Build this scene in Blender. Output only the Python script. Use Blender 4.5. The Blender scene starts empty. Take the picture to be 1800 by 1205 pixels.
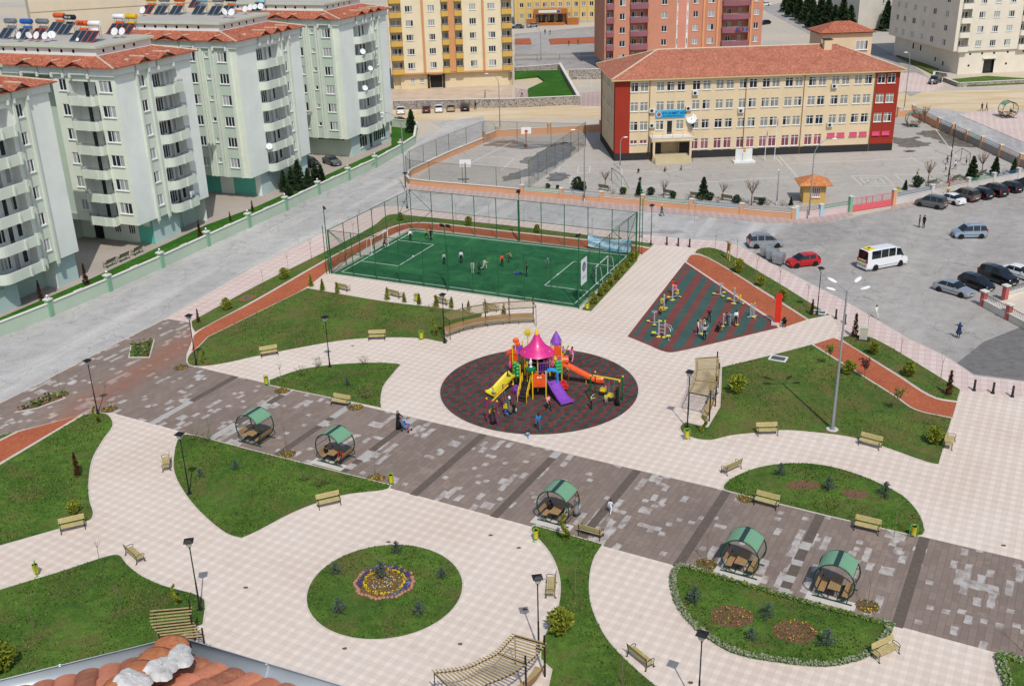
import bpy, bmesh, math, random
from mathutils import Vector, Matrix
rad=math.radians; pi=math.pi
S=bpy.context.scene; COL=S.collection
random.seed(7)
# ---------------- camera ----------------
F0,CXP,CYP,CAMH=1849.69,900.0,602.5,42.0
_p,_r=rad(23.067),rad(-1.5237)
_f=Vector((0,math.cos(_p),-math.sin(_p))); _rt=Vector((1,0,0)); _up=_rt.cross(_f)
RT=_rt*math.cos(_r)+_up*math.sin(_r); UP=RT.cross(_f); FW=_f
cd=bpy.data.cameras.new('camera'); cam=bpy.data.objects.new('camera',cd); COL.objects.link(cam)
cd.sensor_width=36; cd.lens=F0*36/1800; cd.clip_start=0.3; cd.clip_end=3000
cam.matrix_world=Matrix(((RT.x,UP.x,-FW.x,0),(RT.y,UP.y,-FW.y,0),(RT.z,UP.z,-FW.z,CAMH),(0,0,0,1)))
S.camera=cam
# ---------------- world, sun, exposure ----------------
SUN_EL,SUN_TO=53.0,102.0        # elevation; direction shadows fall (degrees from +x)
w=bpy.data.worlds.new('World'); S.world=w; w.use_nodes=True
nt=w.node_tree; bg=nt.nodes['Background']; sky=nt.nodes.new('ShaderNodeTexSky'); sky.sky_type='NISHITA'; sky.sun_disc=False
sky.sun_elevation=rad(SUN_EL)
sd=Vector((-math.cos(rad(SUN_TO))*math.cos(rad(SUN_EL)),-math.sin(rad(SUN_TO))*math.cos(rad(SUN_EL)),math.sin(rad(SUN_EL))))
sky.sun_rotation=math.atan2(sd.x,sd.y); sky.air_density=1.0; sky.dust_density=1.5
nt.links.new(sky.outputs[0],bg.inputs[0]); bg.inputs[1].default_value=0.145
sl=bpy.data.lights.new('sun','SUN'); sl.energy=3.75; sl.angle=rad(0.53); sl.color=(1,0.955,0.89)
so=bpy.data.objects.new('sun',sl); COL.objects.link(so); so.rotation_euler=sd.to_track_quat('Z','Y').to_euler(); so.location=(0,0,80)
S.view_settings.view_transform='Standard'; S.view_settings.look='None'; S.view_settings.exposure=-0.30; S.view_settings.gamma=1
# ---------------- helpers ----------------
def G(x,y,z=0.0):
    d=RT*((x-CXP)/F0)-UP*((y-CYP)/F0)+FW
    t=(CAMH-z)/-d.z
    return Vector((d.x*t,d.y*t,z))
def G2(x,y,z=0.0): v=G(x,y,z); return (v.x,v.y)
def heading(p,q): return math.atan2(q[1]-p[1],q[0]-p[0])
def tag(o,label=None,cat=None,group=None,kind=None):
    if label: o['label']=label
    if cat: o['category']=cat
    if group: o['group']=group
    if kind: o['kind']=kind
    return o
def thing(name,label,cat,loc=(0,0,0),rotz=0,group=None,sc=1):
    o=bpy.data.objects.new(name,None); COL.objects.link(o); o.empty_display_size=.3
    o.location=loc; o.rotation_euler=(0,0,rotz); o.scale=(sc,sc,sc)
    return tag(o,label,cat,group)
def kids(o): return [c for c in KID.get(o.name,[])]
KID={}
def adopt(o,parent):
    o.parent=parent; KID.setdefault(parent.name,[]).append(o)
def copy_tree(o,parent=None):
    c=o.copy(); COL.objects.link(c)
    if parent is not None: adopt(c,parent)
    for ch in KID.get(o.name,[]): copy_tree(ch,c)
    return c
def place(proto,used,loc,rotz,label,group=None,sc=None):
    """first use moves the prototype, later uses copy it with all its parts"""
    if used.get(proto.name): o=copy_tree(proto)
    else: o=proto; used[proto.name]=1
    o.location=loc; o.rotation_euler=(0,0,rotz); o['label']=label
    if group: o['group']=group
    if sc is not None:
        o.scale=(sc,sc,sc) if isinstance(sc,(int,float)) else sc
    return o
USED={}
class MB:
    def __init__(s): s.v=[];s.f=[];s.m=[];s.mi=0;s.T=None
    def mat(s,i): s.mi=i; return s
    def add(s,vs,fs):
        b=len(s.v)
        if s.T is not None: vs=[s.T@Vector(v) for v in vs]
        s.v+=[tuple(v) for v in vs]; s.f+=[tuple(i+b for i in f) for f in fs]; s.m+=[s.mi]*len(fs)
        return s
    def quad(s,a,b,c,d): return s.add([a,b,c,d],[(0,1,2,3)])
    def poly(s,pts): return s.add(pts,[tuple(range(len(pts)))])
    def box(s,c,sz,rz=0,tap=1.0):
        hx,hy,hz=sz[0]/2,sz[1]/2,sz[2]/2; cs,sn=math.cos(rz),math.sin(rz); vs=[]
        for k,z in enumerate((-hz,hz)):
            t=tap if k else 1
            for x,y in((-hx,-hy),(hx,-hy),(hx,hy),(-hx,hy)):
                vs.append((c[0]+(x*cs-y*sn)*t,c[1]+(x*sn+y*cs)*t,c[2]+z))
        return s.add(vs,[(3,2,1,0),(4,5,6,7),(0,1,5,4),(1,2,6,5),(2,3,7,6),(3,0,4,7)])
    def beam(s,a,b,w,h,up=(0,0,1)):
        a=Vector(a);b=Vector(b);d=(b-a).normalized(); upv=Vector(up)
        if abs(d.dot(upv))>.99: upv=Vector((1,0,0))
        x=d.cross(upv).normalized()*w/2; y=x.cross(d).normalized()*h/2; vs=[]
        for p in(a,b): vs+=[p-x-y,p+x-y,p+x+y,p-x+y]
        return s.add(vs,[(3,2,1,0),(4,5,6,7),(0,1,5,4),(1,2,6,5),(2,3,7,6),(3,0,4,7)])
    def tube(s,a,b,r,n=8,r2=None,caps=True):
        return s.path([a,b],[r,r if r2 is None else r2],n,caps)
    def path(s,pts,r,n=8,caps=True,closed=False,flat=1.0):
        pts=[Vector(p) for p in pts]; N=len(pts)
        rs=r if isinstance(r,(list,tuple)) else [r]*N
        vs=[];fs=[];ref=None
        for i,p in enumerate(pts):
            if closed: d=(pts[(i+1)%N]-pts[i-1])
            else: d=(pts[min(i+1,N-1)]-pts[max(i-1,0)])
            if d.length<1e-9: d=Vector((0,0,1))
            d.normalize()
            if ref is None:
                ref=Vector((0,0,1)) if abs(d.z)<.9 else Vector((1,0,0))
            x=d.cross(ref)
            if x.length<1e-4: x=d.cross(Vector((0,1,0)))
            x.normalize(); y=x.cross(d).normalized(); ref=y
            for k in range(n):
                a=2*pi*k/n; vs.append(p+x*(math.cos(a)*rs[i])+y*(math.sin(a)*rs[i]*flat))
        M=N if closed else N-1
        for i in range(M):
            j=(i+1)%N
            for k in range(n):
                l=(k+1)%n; fs.append((i*n+k,i*n+l,j*n+l,j*n+k))
        if caps and not closed:
            fs.append(tuple(range(n-1,-1,-1))); fs.append(tuple((N-1)*n+k for k in range(n)))
        return s.add(vs,fs)
    def lathe(s,prof,c=(0,0,0),n=16,ax='z',a0=0,a1=2*pi):
        vs=[];fs=[];full=abs(a1-a0-2*pi)<1e-6; cols=n if full else n+1
        for (r,z) in prof:
            for k in range(cols):
                a=a0+(a1-a0)*k/n; x,y=r*math.cos(a),r*math.sin(a)
                p=(x,y,z) if ax=='z' else ((z,x,y) if ax=='x' else (y,z,x))
                vs.append((c[0]+p[0],c[1]+p[1],c[2]+p[2]))
        for i in range(len(prof)-1):
            for k in range(n):
                l=(k+1)%cols if full else k+1
                fs.append((i*cols+k,i*cols+l,(i+1)*cols+l,(i+1)*cols+k))
        if full:
            if prof[0][0]>1e-6: fs.append(tuple(range(cols-1,-1,-1)))
            if prof[-1][0]>1e-6: fs.append(tuple((len(prof)-1)*cols+k for k in range(cols)))
        return s.add(vs,fs)
    def ball(s,c,r,n=10,m=6,sc=(1,1,1)):
        vs=[];fs=[]
        for i in range(1,m):
            t=pi*i/m
            for k in range(n):
                a=2*pi*k/n; vs.append((c[0]+r*sc[0]*math.sin(t)*math.cos(a),c[1]+r*sc[1]*math.sin(t)*math.sin(a),c[2]+r*sc[2]*math.cos(t)))
        top=len(vs); vs.append((c[0],c[1],c[2]+r*sc[2])); vs.append((c[0],c[1],c[2]-r*sc[2]))
        for i in range(m-2):
            for k in range(n): l=(k+1)%n; fs.append((i*n+k,(i+1)*n+k,(i+1)*n+l,i*n+l))
        for k in range(n):
            l=(k+1)%n; fs.append((top,k,l)); fs.append((top+1,(m-2)*n+l,(m-2)*n+k))
        return s.add(vs,fs)
    def prism(s,pts,z0,z1,bottom=False,sidemat=None):
        pts=[(p[0],p[1]) for p in pts]; n=len(pts)
        ar=sum(pts[i][0]*pts[(i+1)%n][1]-pts[(i+1)%n][0]*pts[i][1] for i in range(n))
        if ar<0: pts=pts[::-1]
        vs=[(x,y,z0) for x,y in pts]+[(x,y,z1) for x,y in pts]
        s.add(vs,[tuple(range(n,2*n))]+([tuple(range(n-1,-1,-1))] if bottom else []))
        m=s.mi
        if sidemat is not None: s.mi=sidemat
        s.add(vs,[(i,(i+1)%n,n+(i+1)%n,n+i) for i in range(n)]); s.mi=m
        return s
    def build(s,name,mats,parent=None,smooth=False,bev=0,autosmooth=None):
        me=bpy.data.meshes.new(name); me.from_pydata(s.v,[],s.f); 
        if not isinstance(mats,(list,tuple)): mats=[mats]
        for m in mats: me.materials.append(m)
        if len(mats)>1: me.polygons.foreach_set('material_index',s.m)
        if smooth: me.polygons.foreach_set('use_smooth',[True]*len(me.polygons))
        me.update()
        if smooth and autosmooth: me.set_sharp_from_angle(angle=rad(autosmooth))
        o=bpy.data.objects.new(name,me); COL.objects.link(o)
        if parent is not None: adopt(o,parent)
        if bev:
            b=o.modifiers.new('bevel','BEVEL'); b.width=bev; b.segments=2; b.limit_method='ANGLE'; b.harden_normals=False
        return o
def struct(name,mb,mats,smooth=False):
    o=mb.build(name,mats,None,smooth); o['kind']='structure'; return o
def curve(pts,sub=6,closed=True,z=0.0,world=False):
    """Catmull-Rom through points; a third entry 1 marks a corner"""
    P=[(Vector((p[0],p[1])) if world else Vector(G2(p[0],p[1],z))) for p in pts]; C=[len(p)>2 and p[2]==1 for p in pts]
    n=len(P); out=[]
    for i in range(n if closed else n-1):
        j=(i+1)%n; p1,p2=P[i],P[j]
        p0=P[i-1] if (closed or i>0) and not C[i] else p1
        p3=P[(i+2)%n] if (closed or i+2<n) and not C[j] else p2
        # near-straight long segments need no subdivision
        if C[i] and C[j]: out.append(p1); continue
        k0=math.sqrt(max((p1-p0).length,1e-6)); k1=math.sqrt(max((p2-p1).length,1e-6)); k2=math.sqrt(max((p3-p2).length,1e-6))
        m1=(p2-p1) if C[i] else ((p1-p0)/k0-(p2-p0)/(k0+k1)+(p2-p1)/k1)*k1
        m2=(p2-p1) if C[j] else ((p2-p1)/k1-(p3-p1)/(k1+k2)+(p3-p2)/k2)*k1
        for k in range(sub):
            t=k/sub; t2=t*t; t3=t2*t
            out.append(p1*(2*t3-3*t2+1)+m1*(t3-2*t2+t)+p2*(-2*t3+3*t2)+m2*(t3-t2))
    if not closed: out.append(P[-1])
    return [(p.x,p.y) for p in out]
def offset(pts,d):
    n=len(pts); ar=sum(pts[i][0]*pts[(i+1)%n][1]-pts[(i+1)%n][0]*pts[i][1] for i in range(n)); sg=1 if ar>0 else -1
    out=[]
    for i in range(n):
        a=Vector(pts[i-1]);b=Vector(pts[i]);c=Vector(pts[(i+1)%n])
        e1=(b-a);e2=(c-b)
        if e1.length<1e-6 or e2.length<1e-6: out.append(tuple(b)); continue
        n1=Vector((e1.y,-e1.x)).normalized()*sg; n2=Vector((e2.y,-e2.x)).normalized()*sg
        m=(n1+n2); 
        if m.length<.2: m=n1
        m.normalize(); k=d/max(.5,m.dot(n1)); out.append((b.x+m.x*k,b.y+m.y*k))
    return out
def inside(p,poly):
    x,y=p; c=False; n=len(poly); j=n-1
    for i in range(n):
        xi,yi=poly[i];xj,yj=poly[j]
        if (yi>y)!=(yj>y) and x<(xj-xi)*(y-yi)/(yj-yi)+xi: c=not c
        j=i
    return c
# ---------------- materials ----------------
def lin(c):
    return tuple((x/255/12.92 if x/255<=.04045 else ((x/255+.055)/1.055)**2.4) for x in c)+(1,)
MATS={}
class NB:
    def __init__(s,name):
        s.m=bpy.data.materials.new(name); s.m.use_nodes=True; s.n=s.m.node_tree.nodes; s.l=s.m.node_tree.links; s.b=s.n['Principled BSDF']
    def N(s,t,**k):
        n=s.n.new(t)
        for a,b in k.items():
            if a.startswith('i_'):
                key=a[2:]; key=int(key) if key.isdigit() else key; n.inputs[key].default_value=b
            else: setattr(n,a,b)
        return n
    def L(s,a,b): s.l.new(a,b); return b
    def pos(s,scale=(1,1,1),rot=0,obj=False):
        if obj: g=s.N('ShaderNodeTexCoord').outputs['Object']
        else: g=s.N('ShaderNodeNewGeometry').outputs['Position']
        r=s.N('ShaderNodeMapping'); r.inputs['Rotation'].default_value=(0,0,rot); s.L(g,r.inputs[0]); m=s.N('ShaderNodeMapping'); m.inputs['Scale'].default_value=scale; s.L(r.outputs[0],m.inputs[0]); return m.outputs[0]
    def noise(s,vec,scale,detail=4,rough=.55,dist=0):
        n=s.N('ShaderNodeTexNoise',i_Scale=scale,i_Detail=detail,i_Roughness=rough,i_Distortion=dist); s.L(vec,n.inputs['Vector']); return n.outputs['Fac']
    def ramp(s,f,stops,interp='LINEAR'):
        r=s.N('ShaderNodeValToRGB'); r.color_ramp.interpolation=interp; e=r.color_ramp.elements
        while len(e)<len(stops): e.new(.5)
        for k,(p,c) in enumerate(stops):
            e[k].position=p; e[k].color=c if len(c)==4 else tuple(c)+(1,)
        s.L(f,r.inputs[0]); return r.outputs[0]
    def mix(s,f,a,b,mode='MIX'):
        m=s.N('ShaderNodeMix',data_type='RGBA',blend_type=mode)
        for v,i in((f,0),(a,6),(b,7)):
            if hasattr(v,'links') or hasattr(v,'node'): s.L(v,m.inputs[i])
            else: m.inputs[i].default_value=v
        return m.outputs[2]
    def math(s,op,a,b=None,c=None):
        m=s.N('ShaderNodeMath',operation=op)
        for i,v in enumerate((a,b,c)):
            if v is None: continue
            if hasattr(v,'node'): s.L(v,m.inputs[i])
            else: m.inputs[i].default_value=v
        return m.outputs[0]
    def bump(s,h,st=.3,d=.05,):
        b=s.N('ShaderNodeBump',i_Strength=st,i_Distance=d); s.L(h,b.inputs['Height']); s.L(b.outputs[0],s.b.inputs['Normal'])
    def col(s,c): s.L(c,s.b.inputs['Base Color']) if hasattr(c,'node') else setattr(s.b.inputs['Base Color'],'default_value',c)
    def done(s,rough=.8,metal=0,spec=.3,coat=0):
        s.b.inputs['Roughness'].default_value=rough; s.b.inputs['Metallic'].default_value=metal; s.b.inputs['Specular IOR Level'].default_value=spec
        if coat: s.b.inputs['Coat Weight'].default_value=coat; s.b.inputs['Coat Roughness'].default_value=.05
        return s.m
def M(name,c,rough=.6,metal=0,var=.1,scale=4,bump=0,spec=.3,coat=0,obj=True):
    """plain coloured material with a little procedural variation; c in sRGB 0-255"""
    if name in MATS: return MATS[name]
    n=NB(name); a=lin(c); v=n.pos(obj=obj)
    f=n.noise(v,scale,3,.6); lo=tuple(x*(1-var) for x in a[:3])+(1,); hi=tuple(min(1,x*(1+var)) for x in a[:3])+(1,)
    n.col(n.ramp(f,[(.3,lo),(.7,hi)]))
    if bump: n.bump(f,bump,.02)
    MATS[name]=n.done(rough,metal,spec,coat); return MATS[name]
# ================= materials of the setting =================
PROM=rad(-28.72)   # direction of the brown promenade
def mk_asphalt(name,c1,c2,streak=0.0,rot=0):
    n=NB(name); v=n.pos(); big=n.noise(v,.045,5,.6,.6); fine=n.noise(v,6,4,.7); mid=n.noise(v,.6,4,.65)
    v2=n.pos((.02,.35,1),rot); st=n.noise(v2,1.0,4,.6)
    a,b=lin(c1),lin(c2); base=n.ramp(big,[(.34,a),(.66,b)])
    base=n.mix(.5,base,n.ramp(mid,[(.3,a),(.7,b)]))
    if streak: base=n.mix(n.math('MULTIPLY',n.ramp(st,[(.5,(0,0,0)),(.75,(1,1,1))]),streak),base,lin((208,204,198)))
    base=n.mix(.35,base,n.ramp(fine,[(.3,(.25,.25,.25)),(.7,(.75,.75,.75))]),'OVERLAY')
    ck=n.N('ShaderNodeTexVoronoi',i_Scale=.16,feature='DISTANCE_TO_EDGE'); wv=n.N('ShaderNodeTexNoise',i_Scale=.8,i_Detail=4); n.L(v,wv.inputs[0]); ad=n.N('ShaderNodeVectorMath',operation='MULTIPLY_ADD'); n.L(wv.outputs['Color'],ad.inputs[0]); ad.inputs[1].default_value=(2.5,2.5,0); n.L(v,ad.inputs[2]); n.L(ad.outputs[0],ck.inputs['Vector'])
    base=n.mix(n.math('MULTIPLY',n.math('LESS_THAN',ck.outputs['Distance'],.006),.4),base,lin((96,94,92)))
    sp=n.noise(v,.35,5,.75,1.2); base=n.mix(n.math('MULTIPLY',n.ramp(sp,[(.60,(0,0,0)),(.72,(1,1,1))]),.35),base,lin((112,108,104)))
    n.col(base); n.bump(fine,.2,.01); return n.done(.92,0,.2)
m_asph_l=mk_asphalt('road_asphalt',(150,149,148),(190,188,184),.75,-rad(68))
m_asph_r=mk_asphalt('parking_asphalt',(136,133,129),(178,173,167),.2,-rad(60))
m_yard=mk_asphalt('school_yard_concrete',(160,156,149),(182,176,167),.15,0)
def mk_ground():
    n=NB('dusty_ground'); v=n.pos(); b=n.noise(v,.03,5,.6,.5); f=n.noise(v,1.2,5,.7)
    c=n.ramp(b,[(.35,lin((176,170,160))),(.55,lin((190,180,164))),(.7,lin((198,180,146)))])
    c=n.mix(.3,c,n.ramp(f,[(.3,(.3,.3,.3)),(.7,(.7,.7,.7))]),'OVERLAY'); n.col(c); n.bump(f,.3,.03); return n.done(.95,0,.15)
m_ground=mk_ground()
def mk_dirt():
    n=NB('yellow_dirt'); v=n.pos((.25,1,1)); b=n.noise(v,.25,5,.6,.8); f=n.noise(n.pos(),2,5,.7)
    c=n.ramp(b,[(.3,lin((190,166,128))),(.5,lin((204,184,150))),(.72,lin((214,202,180)))])
    c=n.mix(.3,c,n.ramp(f,[(.3,(.3,.3,.3)),(.7,(.7,.7,.7))]),'OVERLAY'); n.col(c); n.bump(f,.3,.03); return n.done(.95,0,.15)
m_dirt=mk_dirt()
def mk_paver(name,base,light,dark,p=.80,rot=PROM,grout=.6,stain=True):
    n=NB(name); v=n.pos((1/p,1/p,1),-rot); s=n.N('ShaderNodeSeparateXYZ'); n.L(v,s.inputs[0])
    fx=n.math('FRACT',s.outputs[0]); fy=n.math('FRACT',s.outputs[1])
    ax=n.math('LESS_THAN',fx,.5); ay=n.math('LESS_THAN',fy,.5)
    both=n.math('MULTIPLY',ax,ay); any_=n.math('MAXIMUM',ax,ay)
    # one random shade for every tile
    v2=n.pos((2/p,2/p,1),-rot); fl=n.N('ShaderNodeVectorMath',operation='FLOOR'); n.L(v2,fl.inputs[0])
    wn=n.N('ShaderNodeTexWhiteNoise',noise_dimensions='2D'); n.L(fl.outputs[0],wn.inputs[0])
    c=n.mix(any_,lin(dark),lin(base)); c=n.mix(both,c,lin(light))
    c=n.mix(n.math('MULTIPLY',wn.outputs[0],.4),c,lin(base))
    tx=n.math('FRACT',n.math('MULTIPLY',s.outputs[0],2)); ty=n.math('FRACT',n.math('MULTIPLY',s.outputs[1],2))
    e=n.math('MAXIMUM',n.math('ABSOLUTE',n.math('SUBTRACT',tx,.5)),n.math('ABSOLUTE',n.math('SUBTRACT',ty,.5)))
    g=n.math('GREATER_THAN',e,.475); c=n.mix(n.math('MULTIPLY',g,grout),c,lin(tuple(x*.78 for x in dark)))
    big=n.noise(n.pos(),.12,5,.6,.5); c=n.mix(.45,c,n.ramp(big,[(.3,(.40,.39,.38)),(.7,(.58,.58,.58))]),'OVERLAY')
    d=n.noise(n.pos(),.9,6,.7,1.0); c=n.mix(n.math('MULTIPLY',n.ramp(d,[(.56,(0,0,0)),(.75,(1,1,1))]),.45),c,lin((180,164,148)))
    n.col(c); n.bump(n.math('SUBTRACT',1.0,g),.25,.01); return n.done(.85,0,.25)
m_cream=mk_paver('cream_pavers',(212,198,185),(222,208,194),(205,191,179),grout=.3)
m_pink=mk_paver('pink_pavers',(208,188,180),(215,199,192),(201,180,172),1.1,rad(68))
m_pinkdull=mk_paver('faded_pink_pavers',(178,158,152),(188,170,164),(168,148,142),1.0,rad(-5))
m_yardpave=mk_paver('courtyard_pavers',(170,160,150),(180,170,160),(160,150,140),.6,rad(68))
def mk_prom():
    n=NB('brown_pavers'); rot=PROM
    v=n.pos((1,1,1),-rot+pi/2)
    br=n.N('ShaderNodeTexBrick'); n.L(v,br.inputs[0]); br.inputs['Scale'].default_value=1.0
    br.inputs['Brick Width'].default_value=.9; br.inputs['Row Height'].default_value=.45; br.inputs['Mortar Size'].default_value=.012; br.inputs['Bias'].default_value=0
    br.inputs['Color1'].default_value=lin((138,123,113)); br.inputs['Color2'].default_value=lin((127,113,104)); br.inputs['Mortar'].default_value=lin((106,93,86))
    c=br.outputs[0]; tn=n.N('ShaderNodeTexNoise',i_Scale=1.7,i_Detail=3); n.L(v,tn.inputs[0]); va=n.N('ShaderNodeVectorMath',operation='MULTIPLY_ADD'); n.L(tn.outputs['Color'],va.inputs[0]); va.inputs[1].default_value=(.28,.28,0); n.L(v,va.inputs[2]); v0,v=v,va.outputs[0]
    # bleached slabs, whole blocks at a time, gathered in loose swarms
    for (sx,sy,off,th,sw) in ((1/.9,1/.45,0,.80,.16),(1/.45,1/.45,7.3,.86,.2),(1/1.8,1/.45,3.1,.90,.13)):
        m=n.N('ShaderNodeMapping'); n.L(v,m.inputs[0]); m.inputs['Scale'].default_value=(sx,sy,1); m.inputs['Location'].default_value=(off,off*2,0)
        fl=n.N('ShaderNodeVectorMath',operation='FLOOR'); n.L(m.outputs[0],fl.inputs[0])
        wn=n.N('ShaderNodeTexWhiteNoise',noise_dimensions='3D'); n.L(fl.outputs[0],wn.inputs[0])
        cl=n.noise(fl.outputs[0],sw,3,.6)
        sel=n.math('MULTIPLY',n.math('GREATER_THAN',wn.outputs[0],th-.12),n.math('GREATER_THAN',cl,.56))
        fr=n.noise(n.pos(),1.6,3,.6); k=n.math('MULTIPLY',n.math('MULTIPLY',sel,.85),n.ramp(fr,[(.35,(.25,.25,.25)),(.6,(1,1,1))]))
        c=n.mix(k,c,lin((188,184,180)))
    # smears
    sm=n.noise(n.pos((1,1,1),-rot),.7,5,.7,.6); m2=n.noise(n.pos(),.13,3,.5)
    c=n.mix(n.math('MULTIPLY',n.ramp(sm,[(.56,(0,0,0)),(.72,(1,1,1))]),n.ramp(m2,[(.45,(0,0,0)),(.62,(.5,.5,.5))])),c,lin((176,160,144)))
    big=n.noise(n.pos(),.1,4,.6); c=n.mix(.5,c,n.ramp(big,[(.3,(.40,.40,.40)),(.7,(.58,.57,.56))]),'OVERLAY')
    # red dust tracked across the plaza
    g=n.N('ShaderNodeNewGeometry'); s=n.N('ShaderNodeSeparateXYZ'); n.L(g.outputs[0],s.inputs[0])
    a,b=G(335,600),G(110,740); d=(b-a).normalized(); nx,ny=-d.y,d.x
    dist=n.math('ABSOLUTE',n.math('ADD',n.math('ADD',n.math('MULTIPLY',s.outputs[0],nx),n.math('MULTIPLY',s.outputs[1],ny)),-(a.x*nx+a.y*ny)))
    al=n.math('ADD',n.math('ADD',n.math('MULTIPLY',s.outputs[0],d.x),n.math('MULTIPLY',s.outputs[1],d.y)),-(a.x*d.x+a.y*d.y))
    k=n.math('MULTIPLY',n.ramp(n.math('DIVIDE',dist,3.0),[(.2,(1,1,1)),(1,(0,0,0))]),n.ramp(n.math('DIVIDE',al,20),[(0,(.75,.75,.75)),(.9,(.55,.55,.55)),(1,(0,0,0))]))
    k=n.math('MULTIPLY',k,n.ramp(n.noise(n.pos(),.8,4,.6),[(.3,(.3,.3,.3)),(.6,(1,1,1))]))
    c=n.mix(k,c,lin((150,98,76)))
    n.col(c); n.bump(br.outputs['Fac'],-.2,.01); return n.done(.85,0,.25)
m_prom=mk_prom()
def mk_grass(name,g1,g2,g3,br,lvl=.62):
    n=NB(name); v=n.pos(); big=n.noise(v,.16,6,.62,.4); mid=n.noise(v,1.6,5,.7,.3); fine=n.noise(v,14,4,.8); v2=n.noise(v,.33,5,.7,.5)
    c=n.ramp(n.math('ADD',n.math('MULTIPLY',big,.5),n.math('MULTIPLY',mid,.5)),[(.36,lin(g1)),(.5,lin(g2)),(.62,lin(g3))])
    c=n.mix(n.math('MULTIPLY',n.ramp(v2,[(lvl-.12,(0,0,0)),(lvl+.08,(1,1,1))]),.75),c,lin(br))
    c=n.mix(.75,c,n.ramp(fine,[(.32,(.2,.2,.2)),(.5,(.5,.5,.5)),(.68,(.85,.85,.85))]),'OVERLAY')
    n.col(c); n.bump(n.math('ADD',fine,n.math('MULTIPLY',mid,.7)),.9,.08); return n.done(.9,0,.15)
m_grass=mk_grass('lawn_grass',(58,84,34),(76,106,40),(96,126,50),(108,96,60),.60)
m_grass_dry=mk_grass('thin_lawn_grass',(64,84,36),(80,104,44),(96,122,50),(114,100,62),.56)
m_grass_lush=mk_grass('lush_lawn_grass',(38,78,22),(50,96,26),(66,116,34),(72,90,36),.7)
def mk_clay():
    n=NB('red_clay'); v=n.pos((1,1,1)); f=n.noise(v,5,5,.75,.5); b=n.noise(v,.35,4,.6)
    c=n.ramp(f,[(.3,lin((142,76,54))),(.5,lin((168,94,66))),(.7,lin((184,116,86)))])
    c=n.mix(.5,c,n.ramp(b,[(.3,(.38,.38,.38)),(.7,(.6,.6,.6))]),'OVERLAY'); n.col(c); n.bump(f,.5,.02); return n.done(.95,0,.1)
m_clay=mk_clay()
def mk_rubber_tiles():
    n=NB('rubber_tiles'); p=.42; v=n.pos((1/p,1/p,1),-PROM-rad(2)); s=n.N('ShaderNodeSeparateXYZ'); n.L(v,s.inputs[0])
    row=n.math('FLOOR',s.outputs[1]); sh=n.math('MULTIPLY',n.math('MODULO',n.math('ABSOLUTE',row),2),.5)
    x=n.math('ADD',s.outputs[0],sh); ck=n.math('LESS_THAN',n.math('FRACT',n.math('MULTIPLY',n.math('ADD',n.math('FLOOR',x),row),.5)),.25)
    wn=n.N('ShaderNodeTexWhiteNoise',noise_dimensions='2D'); cb=n.N('ShaderNodeCombineXYZ'); n.L(n.math('FLOOR',x),cb.inputs[0]); n.L(row,cb.inputs[1]); n.L(cb.outputs[0],wn.inputs[0])
    ra=n.mix(wn.outputs[0],lin((96,50,48)),lin((122,62,58))); gr=n.mix(wn.outputs[0],lin((48,66,62)),lin((66,84,78)))
    c=n.mix(ck,gr,ra); bx=n.math('ABSOLUTE',n.math('SUBTRACT',n.math('FRACT',x),.5)); by=n.math('ABSOLUTE',n.math('SUBTRACT',n.math('FRACT',s.outputs[1]),.5))
    e=n.math('GREATER_THAN',n.math('MAXIMUM',bx,by),.465); c=n.mix(n.math('MULTIPLY',e,.6),c,lin((52,40,40)))
    b=n.noise(n.pos(),.35,5,.6); c=n.mix(.6,c,n.ramp(b,[(.3,(.36,.36,.36)),(.7,(.58,.58,.58))]),'OVERLAY')
    f=n.noise(n.pos(),14,3,.7); c=n.mix(.3,c,n.ramp(f,[(.3,(.3,.3,.3)),(.7,(.7,.7,.7))]),'OVERLAY'); n.col(c); n.bump(f,.3,.01); return n.done(.9,0,.2)
m_rub=mk_rubber_tiles()
def mk_rub(name,c0):
    n=NB(name); f=n.noise(n.pos(),9,4,.7); b=n.noise(n.pos(),.5,5,.65,.4); a=lin(c0)
    c=n.ramp(f,[(.3,tuple(x*.75 for x in a[:3])+(1,)),(.7,tuple(x*1.2 for x in a[:3])+(1,))]); c=n.mix(.6,c,n.ramp(b,[(.3,(.36,.36,.36)),(.7,(.6,.6,.6))]),'OVERLAY'); n.col(c); n.bump(f,.3,.01); return n.done(.9,0,.2)
m_rub_g=mk_rub('green_rubber',(64,90,84)); m_rub_r=mk_rub('red_rubber',(118,68,64))
def mk_turf():
    n=NB('artificial_turf'); f=n.noise(n.pos(),12,4,.8); b=n.noise(n.pos(),.28,6,.7,.8); st=n.noise(n.pos((.5,3,1),rad(25)),1,3,.6)
    c=n.ramp(b,[(.35,lin((30,82,52))),(.55,lin((44,102,62))),(.72,lin((68,124,74)))])
    c=n.mix(.5,c,n.ramp(f,[(.3,(.25,.25,.25)),(.7,(.72,.72,.72))]),'OVERLAY'); c=n.mix(.3,c,n.ramp(st,[(.3,(.35,.35,.35)),(.7,(.62,.62,.62))]),'OVERLAY')
    n.col(c); n.bump(f,.6,.02); return n.done(.85,0,.2)
m_turf=mk_turf()
m_kerb=M('pale_kerb_stone',(200,190,180),.85,var=.1,scale=2,bump=.2)
m_white=M('white_line_paint',(212,214,210),.7,var=.08,scale=3)
m_whitefaint=M('worn_white_paint',(204,202,196),.85,var=.15,scale=2)
m_soil=M('brown_soil',(112,84,62),.95,var=.3,scale=5,bump=.6)
m_conc=M('pale_concrete',(196,190,182),.9,var=.1,scale=1.5,bump=.2)
m_darkband=M('dark_grey_paving_slab',(98,87,79),.85,var=.15,scale=4); m_lightband=M('light_grey_paving_slab',(172,168,163),.85,var=.1,scale=3)
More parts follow.
